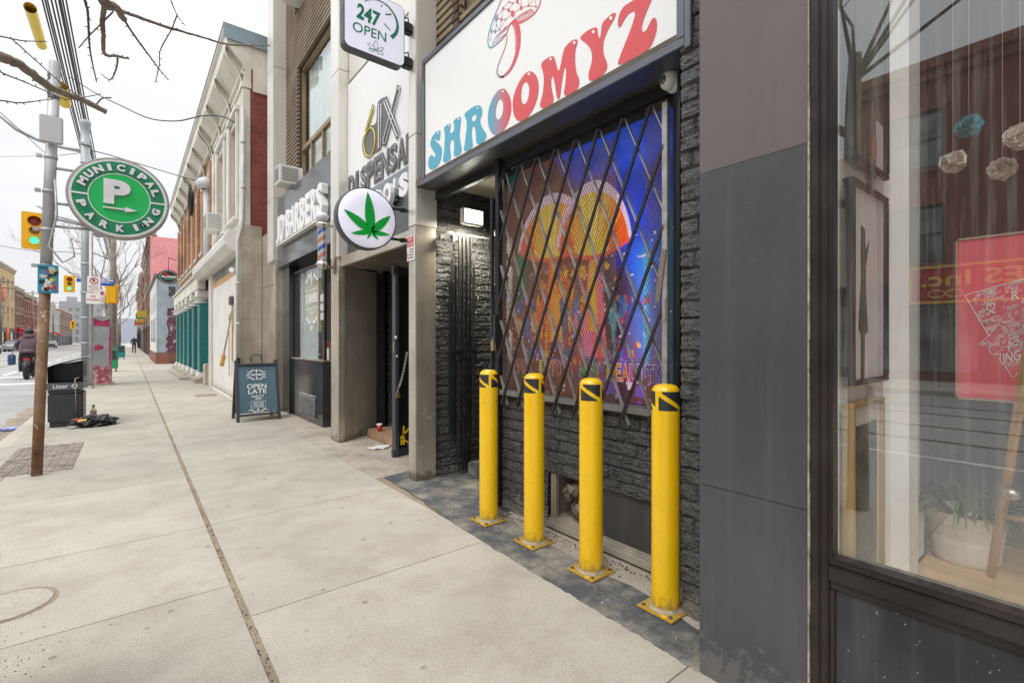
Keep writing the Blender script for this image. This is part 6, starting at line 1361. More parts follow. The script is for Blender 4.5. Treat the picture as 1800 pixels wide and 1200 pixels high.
g = MB(); q = V(cx + .44 * rad, YM_ - .027, cz - .62 * rad); g.lathe(q, [(0, 0), (.022, .0)], 14, 0, 'Y'); g.build('sticker', mat('sticker_black', (.02, .02, .02), .5, 0, .9, 60, spots=((.6, .6, .6), 60, .6)), ms)
# teal sticker-covered plate on the pole
c = onpole(1.80); sp_ = thing('stickered_plate', 'teal blue plate covered with graffiti stickers strapped to the rusty sign pole', 'street sign', (c.x, c.y, 1.66))
pl = onY(66, 464, c.y - .07); pr = onY(103, 516, c.y - .07)
g = MB(); g.bbox(pl.x, pr.x, c.y - .075, c.y - .066, pr.z, pl.z, .004); g.build('plate', mat('plate_teal', (.02, .24, .36), .4), sp_)
g = MB(); rs = random.Random(11); pals = 5; W_, H_ = pr.x - pl.x, pl.z - pr.z
for i in range(38):
    x, z = pl.x + rs.uniform(.06, .75) * W_, pr.z + rs.uniform(.05, .78) * H_; w_, h_ = W_ * rs.uniform(.14, .34), H_ * rs.uniform(.08, .20); y = c.y - .0755 - i * .0002
    g.prism([[V(x + w_ * (.5 + .5 * math.cos(t) * rs.uniform(.8, 1.1)), y, z + h_ * (.5 + .5 * math.sin(t) * rs.uniform(.8, 1.1))) for t in [k * .785 for k in range(8)]]], (0, -1, 0), .0001, rs.choice([0, 0, 1, 1, 2, 3]))
g.text('ZONE', (pl.x + .05 * W_, c.y - .082, pl.z - .17 * H_), (.42 * W_, 0, 0), (0, 0, .10 * H_), (0, -1, 0), .0003, .03, 1)
g.build('sticker', [mat('stk_white', (.55, .56, .55), .5, 0, .5, 60, spots=((.05, .05, .05), 55, .56)), M['black'], mat('stk_red', (.45, .04, .05), .5), mat('stk_yellow', (.6, .5, .05), .5)], sp_)

# ================================================================ litter bin
lb = thing('litter_bin', 'black street litter bin with slanted grey canopy and Litter lettering', 'litter bin', (-.75, 10, 0))
x0, x1, y0, y1 = -.95, -.56, 9.80, 10.45
def pz(py, px=115, Y=9.8): return onY(px, py, Y).z
g = MB(); g.bbox(x0 + .02, x1 - .01, y0 + .02, y1, .0, .07, .01, 0); g.bbox(x0, x1, y0, y1, .072, .50, .015, 0); g.bbox(x0, x1 - .03, y0 + .004, y1, .505, .55, .01, 0); g.build('body', M['black_paint'] if False else mat('bin_black', (.03, .031, .034), .5, 0, .15, 4), lb)
g = MB()
for i in range(13):
    for j in range(9): g.ball((x0 + .035 + j * .036, y0 - .001, .11 + i * .028), .0055, 0, (1.4, .5, .7), 6, 4)
g.build('studs', mat('bin_stud', (.05, .05, .052), .4), lb)
g = MB(); g.bbox(x0 - .006, x1 + .004, y0 - .008, y1 + .004, .552, .665, .006); g.build('band', mat('bin_band', (.085, .088, .105), .5), lb)
g = MB(); g.text('Litter', (x0 + .06, y0 - .0085, .582), (.165, 0, 0), (0, 0, .06), (0, -1, 0), .001, .005)
cxr, czr = x0 + .30, .608
for k_ in range(3):
    a0 = R(90 + 120 * k_); P = [V(cxr + .028 * math.cos(a0 + t), y0 - .0095, czr + .028 * math.sin(a0 + t)) for t in (.25, .9, 1.5)]; g.ribbon(P, [.012, .012, .012], (0, -1, 0)); e = P[-1]; d_ = (P[-1] - P[-2]).normalized(); n_ = V(-d_.z, 0, d_.x); g.prism([[e + n_ * .013, e - n_ * .013, e + d_ * .016]], (0, -1, 0), .0005)
g.build('lettering', M['white_sign'], lb)
g = MB(); P = [(x0, .667), (x1, .667), (x1, .985), (x0, .90)]; g.prism([[V(x, y0 + .01, z) for x, z in P]], (0, 1, 0), y1 - y0 - .02); g.build('hood', mat('hood_black', (.022, .022, .024), .3), lb)
g = MB(); P = smooth_loop([(x0 - .04, .865), (x0 + .1, .93), (x1 - .1, .985), (x1 + .06, 1.04), (x1 + .06, 1.055), (x1 - .1, 1.005), (x0 + .1, .95), (x0 - .04, .885)], 1); g.prism([[V(x, y0 - .03, z) for x, z in P]], (0, 1, 0), y1 - y0 + .06); g.build('canopy', mat('canopy_grey', (.34, .34, .35), .4, .3, .08), lb)
g = MB(); g.box(x1 + .0005, x1 + .012, y0 + .03, y1 - .03, .675, .96, 0); 
for i in range(2): g.box(x1 + .0125, x1 + .016, y0 + .06 + i * .28, y0 + .30 + i * .28, .74, .93, 1)
for k_ in range(8): g.box(x1 + .001, x1 + .006, y0 + .03, y1 - .03, .10 + k_ * .05, .14 + k_ * .05, 0)
g.build('side_panel', [mat('bin_side_grey', (.16, .155, .15), .5, 0, .2), M['black']], lb)
g = MB(); g.tube([(x1 - .07, y0 - .015, .12), (x1 - .085, y0 - .03, .72), (x1 - .04, y0 - .02, .74)], .006, 6); g.build('rod', M['steel'], lb)
# bin bag, sack edge, bottle
g = MB(); c = onZ(163, 748); bm = bmesh.new(); bmesh.ops.create_icosphere(bm, subdivisions=5, radius=1)
for v in bm.verts:
    p = v.co.copy(); n_ = noise.noise(p * 2.2) * .35 + abs(noise.noise(p * 5 + V(3, 1, 0))) * .35; s_ = 1 + n_ - .1
    v.co = Vector((p.x * .26 * s_, p.y * .20 * s_, max(-.02, p.z * .10 * s_ + .06))) + V(c.x, c.y, 0)
g.bm(bm, 0, False); g.ball((c.x - .10, c.y - .12, .10), .05, 1, (1.5, .6, .5)); g.ball((c.x - .17, c.y - .1, .12), .035, 2, (1.2, .7, .7))
tag(g.build('bin_bag', [mat('bag_black', (.02, .02, .022), .18, 0, .3, 8, .3, 25), M['yellow'], mat('bag_red', (.4, .03, .03), .4)]), 'torn shiny black rubbish bag lying beside the litter bin', 'rubbish bag')
g = MB(); P = []
for i in range(20): t = i / 19; P.append((c.x - .26 + .56 * t, c.y - .20 + .07 * math.sin(t * 3) + .16 * t))
g.prism([[V(x, y, .012) for x, y in P] + [V(x + .02, y + .10 + .02 * math.sin(i), .012) for i, (x, y) in list(enumerate(P))[::-1]]], (0, 0, 1), .02)
tag(g.build('white_sack', M['white_paint']), 'flattened white sack under the front of the torn black rubbish bag', 'sack')
c = onZ(164, 733); g = MB(); g.lathe(c, [(0, 0), (.042, .0), (.045, .02), (.045, .11), (.02, .15), (.016, .17)], 16, 0); g.lathe(c, [(.0455, .03), (.0455, .10)], 16, 2); g.lathe(c, [(.021, .17), (.021, .215), (0, .215)], 12, 1)
tag(g.build('sauce_bottle', [glassmat('bottle_glass', .2, (.8, .75, .7)), mat('cap_green', (.0, .22, .10), .4), mat('label', (.35, .2, .17), .6, 0, .6, 60)]), 'small clear bottle with green cap standing between bin and utility cabinet', 'bottle')
c = onZ(18, 757, -.12); g = MB(); g.prism([[V(c.x + .13 * math.cos(t) * (1 + .3 * math.sin(3 * t)), c.y + .1 * math.sin(t), -.10) for t in [k * .5 for k in range(12)]]], (0, 0, 1), .03); tag(g.build('blue_wrapper', mat('wrapper_blue', (.25, .28, .6), .4, 0, .6, 15)), 'crumpled blue and white wrapper lying on the road', 'litter')

# ================================================================ A-frame sign
af = thing('sandwich_board', 'black A-frame sandwich board of the barber with OPEN LATE lettering on the pavement', 'sandwich board', (1.64, 8.75, 0))
a0, a1 = onZ(415, 742), onZ(493, 735); xl, xr, yf = a0.x, a1.x, 8.62; Hh = .99; lean = .22
def FP(u, v, off=0): return V(xl + (xr - xl) * u, yf + lean * v / 1.0 - off, v * Hh)   # u 0..1, v 0..1
frm = mat('frame_charcoal', (.045, .043, .05), .5, 0, .15, 5)
g = MB(); n_ = V(0, -1, .22).normalized()
for u in (.035, .965): g.bar(FP(u, 0), FP(u, .98), .045, .035, n_)
g.bar(FP(.05, .91), FP(.95, .91), .035, .05, n_); g.bar(FP(.05, .10), FP(.95, .10), .035, .07, n_); g.build('front_frame', frm, af)
g = MB()
for u in (.05, .95): g.bar(V(xl + (xr - xl) * u, yf + .52, 0), V(xl + (xr - xl) * u, yf + lean + .02, .97), .045, .03, (0, 1, .3))
g.bar(V(xl + .03, yf + .49, .12), V(xr - .03, yf + .49, .12), .03, .07); g.bar(V(xl + (xr - xl) * .5, yf + .50, .08), V(xl + (xr - xl) * .5, yf + lean + .04, .9), (xr - xl) * .85, .012, (0, 1, .3)); g.build('rear_frame', frm, af)
g = MB(); g.tube([FP(.38, .96), FP(.38, 1.04), FP(.42, 1.07), FP(.58, 1.07), FP(.62, 1.04), FP(.62, .96)], .011, 8); g.build('handle', frm, af)
g = MB(); o_ = FP(.07, .13, .0); g.bar(FP(.5, .13), FP(.5, .88), (xr - xl) * .87, .012, n_); g.build('poster', mat('slate_poster', (.085, .15, .19), .15, 0, .2, 1.5, spec=.8), af)
g = MB(); off = .010
def ft(s_, u0, v0, w, h, b=.0): o_ = FP(u0, v0, off); g.text(s_, o_, FP(u0 + w, v0, off) - o_, FP(u0, v0 + h, off) - o_, n_, .001, b)
ft('OPEN', .26, .520, .44, .075, .012); ft('LATE', .28, .435, .42, .075, .012); ft('JD BARBERS', .25, .715, .45, .045, .02); ft('HAIRCUT', .35, .375, .28, .035, .015); ft('$40', .43, .335, .14, .032, .015); ft('WALK-INS', .38, .268, .24, .03, .015); ft('WELCOME', .38, .228, .24, .03, .015)
P = [FP(.335, .21, off), FP(.665, .21, off), FP(.665, .315, off), FP(.335, .315, off), FP(.335, .21, off)]; g.ribbon(P, .006, n_)
for vc, sg_ in ((.80, 1), (.685, -1), (.165, -1)):
    for s_ in (1, -1):
        P = [FP(.485 + s_ * (.02 + .20 * t), vc + sg_ * (.018 * math.sin(t * 6.5)), off) for t in [i / 16 for i in range(17)]]; g.ribbon(P, [.004 + .012 * math.sin(math.pi * i / 16) for i in range(17)], n_)
    g.ribbon([FP(.485, vc + .035, off), FP(.485, vc + .01, off), FP(.485, vc - .03, off)], [.006, .02, .006], n_)
g.build('lettering', M['white_sign'], af)

# ================================================================ big grey pole, signals, cabinet, poles
bp_ = thing('utility_pole', 'tall thick grey steel utility pole carrying cables behind the litter bin', 'utility pole', (-.95, 17.6, 0))
b0, t0 = onZ(151, 681), None; t0 = at(150, 225, 13.3); b0 = at(151, 680, 13.3); b0.z = 0
g = MB(); g.tube([b0, V(t0.x, t0.y, t0.z)], [.098, .102], 20); g.lathe(V(t0.x, t0.y, t0.z), [(.103, -.5), (.12, -.48), (.12, -.42), (.103, -.4), (.103, .0), (.125, .1), (.125, .18), (.10, .2), (0, .2)], 20); g.build('pole', mat('pole_blue_grey', (.34, .37, .39), .5, .3, .12, 2), bp_)
g = MB()
for z in (1.2, 1.9, 2.6, 3.4, 4.4, 5.2, 6.2, 6.7): g.lathe(V(b0.x, b0.y, z), [(.104, 0), (.115, .0), (.115, .05), (.104, .05)], 18)
g.box(b0.x + .1, b0.x + .4, b0.y - .12, b0.y + .1, 4.75, 5.6); g.ball((b0.x + .28, b0.y - .1, 4.35), .17, 0)
g.build('fittings', M['grey_metal'], bp_)
g = MB(); c = V(b0.x, b0.y, 0); armz = at(70, 366, 13.2).z; g.tube([V(t0.x, t0.y, at(150, 394, 13.3).z), at(100, 380, 13.2), at(66, 362, 13.2)], .03, 8); g.build('signal_arm', M['grey_metal'], bp_)
# long curved lamp arm to the left
g = MB(); g.tube([at(-60, 160, 12.5), at(0, 203, 12.7), at(30, 228, 12.8), at(65, 245, 13), at(110, 259, 13.1), at(150, 267, 13.3)], .05, 10); g.build('lamp_arm', M['grey_metal'], bp_)
am = mat('signal_amber', (.78, .42, .0), .4, 0, .05)
def signal(px, py, d, hz, label, lit=(2,), rot=0.0, back=False):
    c = at(px, py, d); t = thing('traffic_light', label, 'traffic light', (c.x, c.y, c.z - hz / 2)); w = hz * .50; dd = hz * .14
    f = (O - c); f.z = 0; f.normalize(); ang = math.atan2(f.y, f.x) + math.pi / 2 + rot; Mx = Matrix.Translation(c) @ Matrix.Rotation(ang, 4, 'Z')
    def put(g, nm, mt): g.v = [Mx @ p for p in g.v]; return g.build(nm, mt, t)
    g = MB(); g.bbox(-w / 2, w / 2, 0, dd * .15, -hz / 2, hz / 2, hz * .02); put(g, 'backboard', am)
    g = MB(); g.bbox(-w * .32, w * .32, -dd * 0 + dd * .2, dd * 1.6, -hz * .47, hz * .47, hz * .02); put(g, 'housing', am)
    cols_ = [('red', (.22, .03, .02)), ('amber', (.25, .14, .03)), ('green', (.03, .3, .2))]
    for i, (nm, cl) in enumerate(cols_):
        z = hz * (.27 - .26 * i); r = hz * (.13 if i == 0 else .10)
        g = MB(); g.lathe((0, -.002 * hz, z), [(r, 0), (r * .95, -.01 * hz), (0, -.03 * hz)], 20, 0, 'Y')
        on = i in lit; put(g, 'lens', mat('lens_' + nm + ('_lit' if on else ''), (.1, .6, .45) if on else cl, .25, emis=(.12, 1, .62) if on else None, es=.55))
        g = MB(); n = 14; P = []
        for k_ in range(n + 1): a = math.pi * k_ / n; P += [V(r * 1.12 * math.cos(a), -.001, z + r * 1.12 * math.sin(a) - r * .05), V(r * 1.12 * math.cos(a), -hz * .12, z + r * 1.08 * math.sin(a) - r * .15)]
        g.add(P, [(2*k_, 2*k_+1, 2*k_+3, 2*k_+2) for k_ in range(n)], 0, True); put(g, 'visor', am)
    return t
signal(60.5, 406, 13.2, 1.02, 'large amber traffic light with three lenses showing green beside the rusty pole')
signal(122, 499, 27, .95, 'smaller amber traffic light further off, between the two big grey poles')
s = signal(197, 516, 22, .92, 'amber traffic light seen from behind, right of the white parking signs', lit=(), rot=math.pi)
signal(128, 571, 60, 1.0, 'tiny distant amber traffic light above the far road', lit=())
signal(185, 592, 23, .85, 'amber and dark pedestrian signal low above the utility cabinet', lit=(), rot=1.2)
g = MB(); p = at(197, 500, 22.2); g.tube([V(p.x + .05, p.y + .3, 0), V(p.x + .05, p.y + .3, 7.6)], .10, 12); tag(g.build('utility_pole', mat('wood_pole', (.20, .17, .14), .85, 0, .25, 6)), 'brown wooden utility pole behind the amber signals', 'utility pole')
g = MB(); p = at(133, 485, 27); g.tube([p + V(-.3, 0, .15), at(150, 486, 27) + V(.4, 0, .1)], .03, 6); tag(g.build('signal_arm', M['grey_metal']), 'thin horizontal arm holding the smaller traffic light', 'signal arm')
# slender pole with parking signs
sp2 = thing('parking_pole', 'slender grey pole with white no parking and no standing signs', 'sign post', (-.9, 17.4, 0)); b0 = at(160, 682, 13.0); b0.z = 0
g = MB(); g.tube([b0, V(b0.x, b0.y, 4.6)], .045, 12); g.lathe(b0, [(.07, 0), (.07, .05), (.045, .06)], 12); g.build('post', M['grey_metal'], sp2)
def plate(px0, px1, py0, py1, d, nm, fn):
    a, b = at((px0 + px1) / 2, (py0 + py1) / 2, d), None; w = (px1 - px0) / 840 * d * .80; h = (py1 - py0) / 840 * d; Y = a.y
    g = MB(); g.bbox(a.x - w / 2, a.x + w / 2, Y - .01, Y, a.z - h / 2, a.z + h / 2, .004); pn = g.build(nm, M['white_sign'], sp2); g = MB(); fn(g, a.x, Y - .0115, a.z, w, h); g.build('print', [mat('print_red_', (.55, .04, .05), .5), M['black'], mat('print_pink', (.55, .2, .2), .5)], pn)
def f1(g, x, y, z, w, h):
    g.tube([V(x + .30 * w * math.cos(t), y, z + .22 * h + .30 * w * math.sin(t)) for t in [k * math.pi / 10 for k in range(21)]], .012, 5, 0); g.bar(V(x - .2 * w, y, z + .22 * h + .2 * w), V(x + .2 * w, y, z + .22 * h - .2 * w), .02, .01, (0, 1, 0), 0); g.text('P', (x - .1 * w, y, z + .1 * h), (.2 * w, 0, 0), (0, 0, .24 * h), (0, -1, 0), .0005, .05, 1)
    for k_ in range(4): g.box(x - .38 * w, x + .38 * w, y - .001, y, z - .12 * h - k_ * .09 * h, z - .09 * h - k_ * .09 * h, 2)
def f2(g, x, y, z, w, h): g.text('NO', (x - .18 * w, y, z + .08 * h), (.36 * w, 0, 0), (0, 0, .24 * h), (0, -1, 0), .0005, .02, 0); g.text('STANDING', (x - .42 * w, y, z - .24 * h), (.84 * w, 0, 0), (0, 0, .22 * h), (0, -1, 0), .0005, .02, 0)
plate(154, 176, 486, 513, 12.9, 'sign_plate', f1); plate(152, 176, 515, 534, 12.9, 'sign_plate', f2); plate(175, 184, 508, 534, 13.5, 'sign_plate', f1)
for px, py, lab in ((143, 493, 'small blue street name sign left of the grey pole'), (187, 493, 'blue and white street name sign right of the parking signs')):
    c = at(px, py, 18); g = MB(); g.box(c.x - .14 - .1 * (px > 150), c.x + .14 + .1 * (px > 150), c.y, c.y + .02, c.z - .06, c.z + .06, 0)
    if px > 150: g.box(c.x - .2, c.x + .2, c.y - .005, c.y - .001, c.z - .02, c.z + .03, 1); g.box(c.x - .24, c.x + .24, c.y, c.y + .02, c.z - .2, c.z - .09, 0)
    g.tube([c + V(0, .01, .0), V(-.95, 17.7, c.z)], .012, 5, 2); tag(g.build('street_name_sign', [mat('name_blue', (.01, .10, .42), .4), M['white_sign'], M['grey_metal']]), lab, 'street sign')
# utility cabinet with graffiti
cb = thing('utility_cabinet', 'tall grey utility cabinet with magenta graffiti beside the slender pole', 'utility cabinet', (-.62, 18.5, 0))
c0, c1 = onZ(165, 677), onZ(194, 677); yb_ = c0.y; x0, x1 = at(163, 670, 14.1).x, at(192, 670, 13.9).x; Yc = 18.3; x0 = onY(163, 600, Yc).x; x1 = onY(196, 600, Yc).x; zt = onY(180, 556, Yc).z
g = MB(); g.bbox(x0, x1, Yc, Yc + .55, 0, zt, .03); g.build('body', mat('cabinet_paint', (.30, .32, .33), .6, 0, .2, 3, tint=((.5, .06, .14), 1.6, .0), spots=((.42, .10, .16), 2.2, .70)), cb)
g = MB(); w_ = x1 - x0; g.prism([[V(x0 + a * w_, Yc - .001, b * zt) for a, b in ((.02, .02), (.97, .02), (.97, .26), (.8, .30), (.55, .25), (.2, .29), (.02, .25))]], (0, -1, 0), .002, 0); g.prism([[V(x0 + a * w_, Yc - .001, b * zt) for a, b in ((.05, .86), (.9, .85), (.93, .97), (.5, .93), (.04, .98))]], (0, -1, 0), .002, 1); g.prism([[V(x0 + a * w_, Yc - .001, b * zt) for a, b in ((.1, .50), (.55, .52), (.6, .56), (.3, .60), (.08, .57))]], (0, -1, 0), .002, 1); g.prism([[V(x0 + a * w_, Yc - .001, b * zt) for a, b in ((.86, .28), (.97, .28), (.98, .84), (.9, .84), (.85, .55))]], (0, -1, 0), .002, 1)
g.build('graffiti', [mat('graffiti_mix', (.40, .10, .14), .6, 0, .6, 9, spots=((.55, .42, .45), 9, .56)), mat('graffiti_magenta', (.38, .03, .10), .6, 0, .4, 8, spots=((.5, .4, .42), 9, .62))], cb)
g = MB(); g.box(x0 - .1, x1 + .05, Yc - .1, Yc + .65, .001, .05); g.build('plinth', M['walk2'], cb)
for k_, (px, py0, py1, d, mt, lab) in enumerate([(196, 575, 645, 20, 'green', 'green newspaper box beyond the utility cabinet'), (213, 617, 637, 33, 'teal', 'low teal newspaper box near the street tree')]):
    c = at(px, py1, d); c.z = 0; w_ = .42; h_ = .95; t = thing('newspaper_box', lab, 'newspaper box', c); g = MB(); g.bbox(c.x - w_ / 2, c.x + w_ / 2, c.y - .2, c.y + .2, .12, h_, .03); g.build('body', mat('news_' + mt, (.02, .30, .12) if mt == 'green' else (.0, .22, .22), .4), t); g = MB(); g.box(c.x - w_ * .38, c.x + w_ * .38, c.y - .21, c.y - .201, .5, .88); g.build('window', M['glass_dark'], t); g = MB()
    for i in (-1, 1): g.box(c.x + i * .15 - .02, c.x + i * .15 + .02, c.y - .15, c.y + .15, 0, .119)
    g.build('leg', M['dark_metal'], t)
# overhead lines
def wires():
    rs = random.Random(2); k_ = 0
    for (px, py, lab) in ((74, 0, 'leftmost'), (83, 0, 'second'), (90, 0, 'third'), (97, 0, 'fourth'), (103, 0, 'fifth'), (110, 0, 'sixth'), (116, 0, 'seventh'), (79, 0, 'a'), (106, 0, 'b')):
        r_ = ray(px, py); d = 9.6 + rs.uniform(-.5, .5); p = O + r_ * d; x, z = p.x, p.z
        P = [V(x, y, z - .25 * (1 - ((y - 17.6) / 35) ** 2) * (1 if abs(y - 17.6) < 35 else 0) * 0 - .003 * abs(y - 17.6) * 0) for y in np.linspace(-12, 17.6, 12)] + [V(x, y, z) for y in np.linspace(22, 150, 14)]
        g = MB(); g.tube(P, .017, 5); tag(g.build('power_line', M['wire']), 'black overhead power line running along the kerb above the rusty sign pole', 'power line', 'overhead lines along the kerb')
wires()
def wire(name, label, pts, r=.01): g = MB(); g.tube(pts, r, 5); tag(g.build(name, M['wire']), label, 'cable')
def curve3(pp, n=6):
    P = [Vector(p) for p in pp]; out = []
    for i in range(len(P) - 1):
        p0, p1, p2, p3 = P[max(0, i-1)], P[i], P[i+1], P[min(len(P)-1, i+2)]
        for k_ in range(n): t = k_ / n; out.append(.5 * ((2*p1) + (p2-p0)*t + (2*p0-5*p1+4*p2-p3)*t*t + (3*p1-p0-3*p2+p3)*t**3))
    return out + [P[-1]]
wire('service_cable', 'drooping service cable from the kerb poles to the cream building conduit', curve3([at(122, 135, 16), at(170, 165, 14.5), at(215, 187, 13.5), at(262, 208, 12.6), at(310, 213, 11.8), at(355, 204, 11), at(390, 205, 10.4), at(412, 215, 10.0)]), .016)
wire('service_cable', 'second cable passing behind the parking sign to the coil on the orange brick building', curve3([at(150, 262, 15), at(190, 272, 16), at(240, 287, 16.6), at(300, 305, 17), at(345, 318, 16)]), .016)
wire('span_wire', 'thin wire crossing the street left of the junction box', curve3([at(-40, 276, 30), at(30, 275, 28), at(90, 274, 20), at(150, 268, 13.5)]), .012)
wire('span_wire', 'thin sloping wire over the road below the amber traffic light', curve3([at(-40, 425, 40), at(0, 432, 38), at(60, 441, 34), at(120, 443, 28), at(155, 450, 18)]), .02)
wire('stay_wire', 'thin stay wire sloping down to the junction box pole', [at(-30, 170, 12), at(0, 197, 12), at(80, 270, 13.2)], .008)
wire('loop_cable', 'twisted loop of cable hanging from the service wire', curve3([at(170, 183, 14.4), at(178, 174, 14.2), at(186, 172, 14.2), at(195, 172, 14)]), .02)
for px, py, lab in ((62, 48, 'long bright yellow cover tube on an overhead line at the top left'), (110, 166, 'yellow cover on the overhead lines beside the sign pole top')):
    if px == 62: a, b = at(53, 14, 8.2), at(73, 80, 10.0); r_ = .085
    else: a, b = at(107, 152, 11), at(114, 182, 11.8); r_ = .12
    g = MB(); g.tube([a, b], r_, 14, caps=False); g.tube([b, a], r_ * .93, 14, caps=False); g.build if False else None; tag(g.build('line_cover', mat('cover_yellow', (.85, .62, .02), .4, 0, .15, 14)), lab, 'line cover')
# distant poles
for i, (x, y, h_) in enumerate(((-13.6, 70, 9.5), (-13.4, 92, 9.5), (-13.3, 118, 10), (-13.2, 146, 10))):
    t = thing('street_pole', ['tall', 'second', 'third', 'farthest'][i] + ' wooden pole with crossarms on the far side of the street', 'utility pole', (x, y, 0), 'poles on the far side'); g = MB(); g.tube([(x, y, 0), (x, y, h_)], [.17, .12], 10); g.build('pole', M['wood'] if 'wood' in M else mat('far_wood', (.25, .23, .20), .9), t); g = MB()
    for z in (h_ - .5, h_ - 1.3): g.box(x - 1.3, x + 1.3, y - .06, y + .06, z, z + .12)
    g.build('crossarm', mat('crossarm', (.22, .2, .18), .9), t)
for i, (x, y, h_) in enumerate(((-1.3, 52, 8.5), (-1.35, 78, 9), (-1.3, 105, 9))):
    g = MB(); g.tube([(x, y, 0), (x, y, h_)], [.14, .1], 10); g.tube([(x, y, h_ - .5), (x - 1.5, y, h_ + .2), (x - 2.5, y, h_ + .2)], .05, 6); tag(g.build('lamp_post', M['grey_metal']), ['nearest', 'middle', 'farthest'][i] + ' grey lamp post on the shopfront side beyond the cabinet', 'lamp post', 'distant lamp posts')

# ================================================================ trees
BARK = mat('bark', (.20, .155, .12), .9, 0, .25, 9, .5, 60, tint=((.34, .28, .23), 5, .5))
TWIG = mat('twig', (.10, .07, .06), .8, 0, .3, 20)
tr = thing('street_tree', 'bare street tree reaching over the pavement from the left', 'tree', (-.85, 1.22, 0))
g = MB(); g.tube(curve3([(-.85, 1.22, -.05), (-.86, 1.22, .9), (-.82, 1.23, 2.0), (-.86, 1.26, 2.9), (-.80, 1.22, 3.5)]), [.075 - .0013 * i for i in range(25)], 12); g.build('trunk', BARK, tr)
def branch(pts, r0, r1, name='branch', m=None, knobs=True, seed=1):
    P = curve3(pts, 7); n = len(P); rs = random.Random(seed); g = MB()
    P = [p + V(rs.uniform(-1, 1), rs.uniform(-1, 1), rs.uniform(-1, 1)) * r0 * .13 for p in P]
    g.tube(P, [r0 + (r1 - r0) * i / (n - 1) + (r0 * .12 * rs.random()) for i in range(n)], 8)
    if knobs:
        for i in range(3, n - 1, 3): q = P[i]; d_ = V(rs.uniform(-1, 1), rs.uniform(-.5, .5), rs.uniform(-1, 1)).normalized(); rr = r0 + (r1 - r0) * i / n; g.tube([q, q + d_ * (rr + .012)], [rr * .5 + .001, .002], 5)
    g.build(name, m or BARK, tr)
branch([(-.82, 1.23, 2.35), (-.80, 2.2, 2.65), at(-40, 85, 2.55), at(0, 98, 2.6), at(40, 118, 2.7), at(75, 145, 2.8), at(110, 163, 2.9), at(150, 178, 3.0), at(188, 198, 3.1)], .031, .014, seed=3)
branch([(-.86, 1.26, 2.9), (-.6, 1.8, 3.2), at(165, -30, 2.4), at(186, 4, 2.5), at(205, 14, 2.6), at(217, 34, 2.7)], .035, .012, seed=4)
branch([at(184, 6, 2.5), at(180, 40, 2.6), at(182, 65, 2.65), at(184, 95, 2.7), at(205, 99, 2.75), at(226, 103, 2.8)], .012, .005, seed=5)
branch([at(207, 102, 2.76), at(204, 122, 2.8), at(194, 140, 2.8), at(178, 131, 2.8)], .005, .002, seed=6)
branch([at(205, 16, 2.6), at(250, 33, 2.8), at(300, 50, 3.0), at(350, 64, 3.2), at(398, 78, 3.4), at(440, 80, 3.6), at(475, 80, 3.8)], .010, .003, m=BARK, seed=7)
branch([at(217, 34, 2.7), at(240, 68, 2.8), at(262, 98, 2.9), at(280, 122, 3.0), at(296, 141, 3.0)], .006, .002, m=TWIG, seed=8)
branch([at(145, -10, 2.4), at(154, 20, 2.5), at(156, 60, 2.55), at(160, 100, 2.6), at(170, 145, 2.65)], .007, .002, m=TWIG, seed=9)
branch([at(198, 22, 2.6), at(175, 45, 2.6), at(155, 65, 2.6), at(138, 85, 2.6)], .004, .002, m=TWIG, seed=10)
branch([at(300, 0, 3.0), at(312, 28, 3.0), at(326, 46, 3.0)], .004, .002, m=TWIG, seed=11)
branch([at(311, 28, 3.0), at(300, 55, 3.0), at(282, 88, 3.0), at(280, 115, 3.0), at(273, 145, 3.0)], .004, .002, m=TWIG, seed=12)
branch([at(-30, 60, 2.5), at(0, 64, 2.5), at(40, 72, 2.6), at(82, 73, 2.7)], .004, .002, m=TWIG, seed=13)
branch([at(-30, 100, 2.5), at(0, 126, 2.5), at(40, 143, 2.6), at(80, 160, 2.7), at(120, 175, 2.8), at(178, 165, 2.9)], .004, .002, m=TWIG, seed=14)
branch([at(-30, 178, 2.5), at(0, 177, 2.5), at(35, 181, 2.6), at(70, 177, 2.7), at(110, 172, 2.8)], .004, .002, m=TWIG, seed=15)
branch([at(18, 66, 2.5), at(50, 95, 2.6), at(80, 122, 2.7), at(112, 150, 2.8), at(150, 178, 2.9)], .003, .002, m=TWIG, seed=16)
rs = random.Random(8)
def grow(p, d, L_, r_, depth, out):
    q = p + d * L_; out.append((p, q, r_, r_ * .6))
    if depth == 0: return
    for k_ in range(rs.choice([2, 3])):
        nd = (d + V(rs.uniform(-.7, .7), rs.uniform(-.7, .7), rs.uniform(-.15, .6))).normalized(); grow(q, nd, L_ * rs.uniform(.6, .85), r_ * .6, depth - 1, out)
def bare_tree(x, y, H, label, crown_d=5, parent=None, r=.14):
    t = thing('street_tree', label, 'tree', (x, y, 0)); g = MB(); g.tube([(x, y, 0), (x + .1, y, H * .2), (x - .05, y, H * .38)], [r, r * .8, r * .7], 10); g.build('trunk', BARK, t); out = []
    for k_ in range(4): grow(V(x - .05, y, H * .37), V(rs.uniform(-.8, .8), rs.uniform(-.8, .8), .9).normalized(), H * .2, r * .5, crown_d, out)
    g = MB()
    for a, b, r0, r1 in out: m_ = a.lerp(b, .5) + V(rs.uniform(-.06, .06), rs.uniform(-.06, .06), rs.uniform(-.04, .04)) * (b - a).length; g.tube([a, m_, b], [max(.005, r0 * .8), max(.004, (r0 + r1) * .4), max(.003, r1 * .8)], 4, caps=False)
    g.build('crown', BARK, t)
bare_tree(-.95, 34, 8.0, 'large bare street tree beyond the amber signals')
bare_tree(-1.0, 48, 8.0, 'second bare street tree further along the kerb', 4)
bare_tree(-1.0, 64, 8.5, 'third bare street tree partly hidden by the nearer ones', 4)
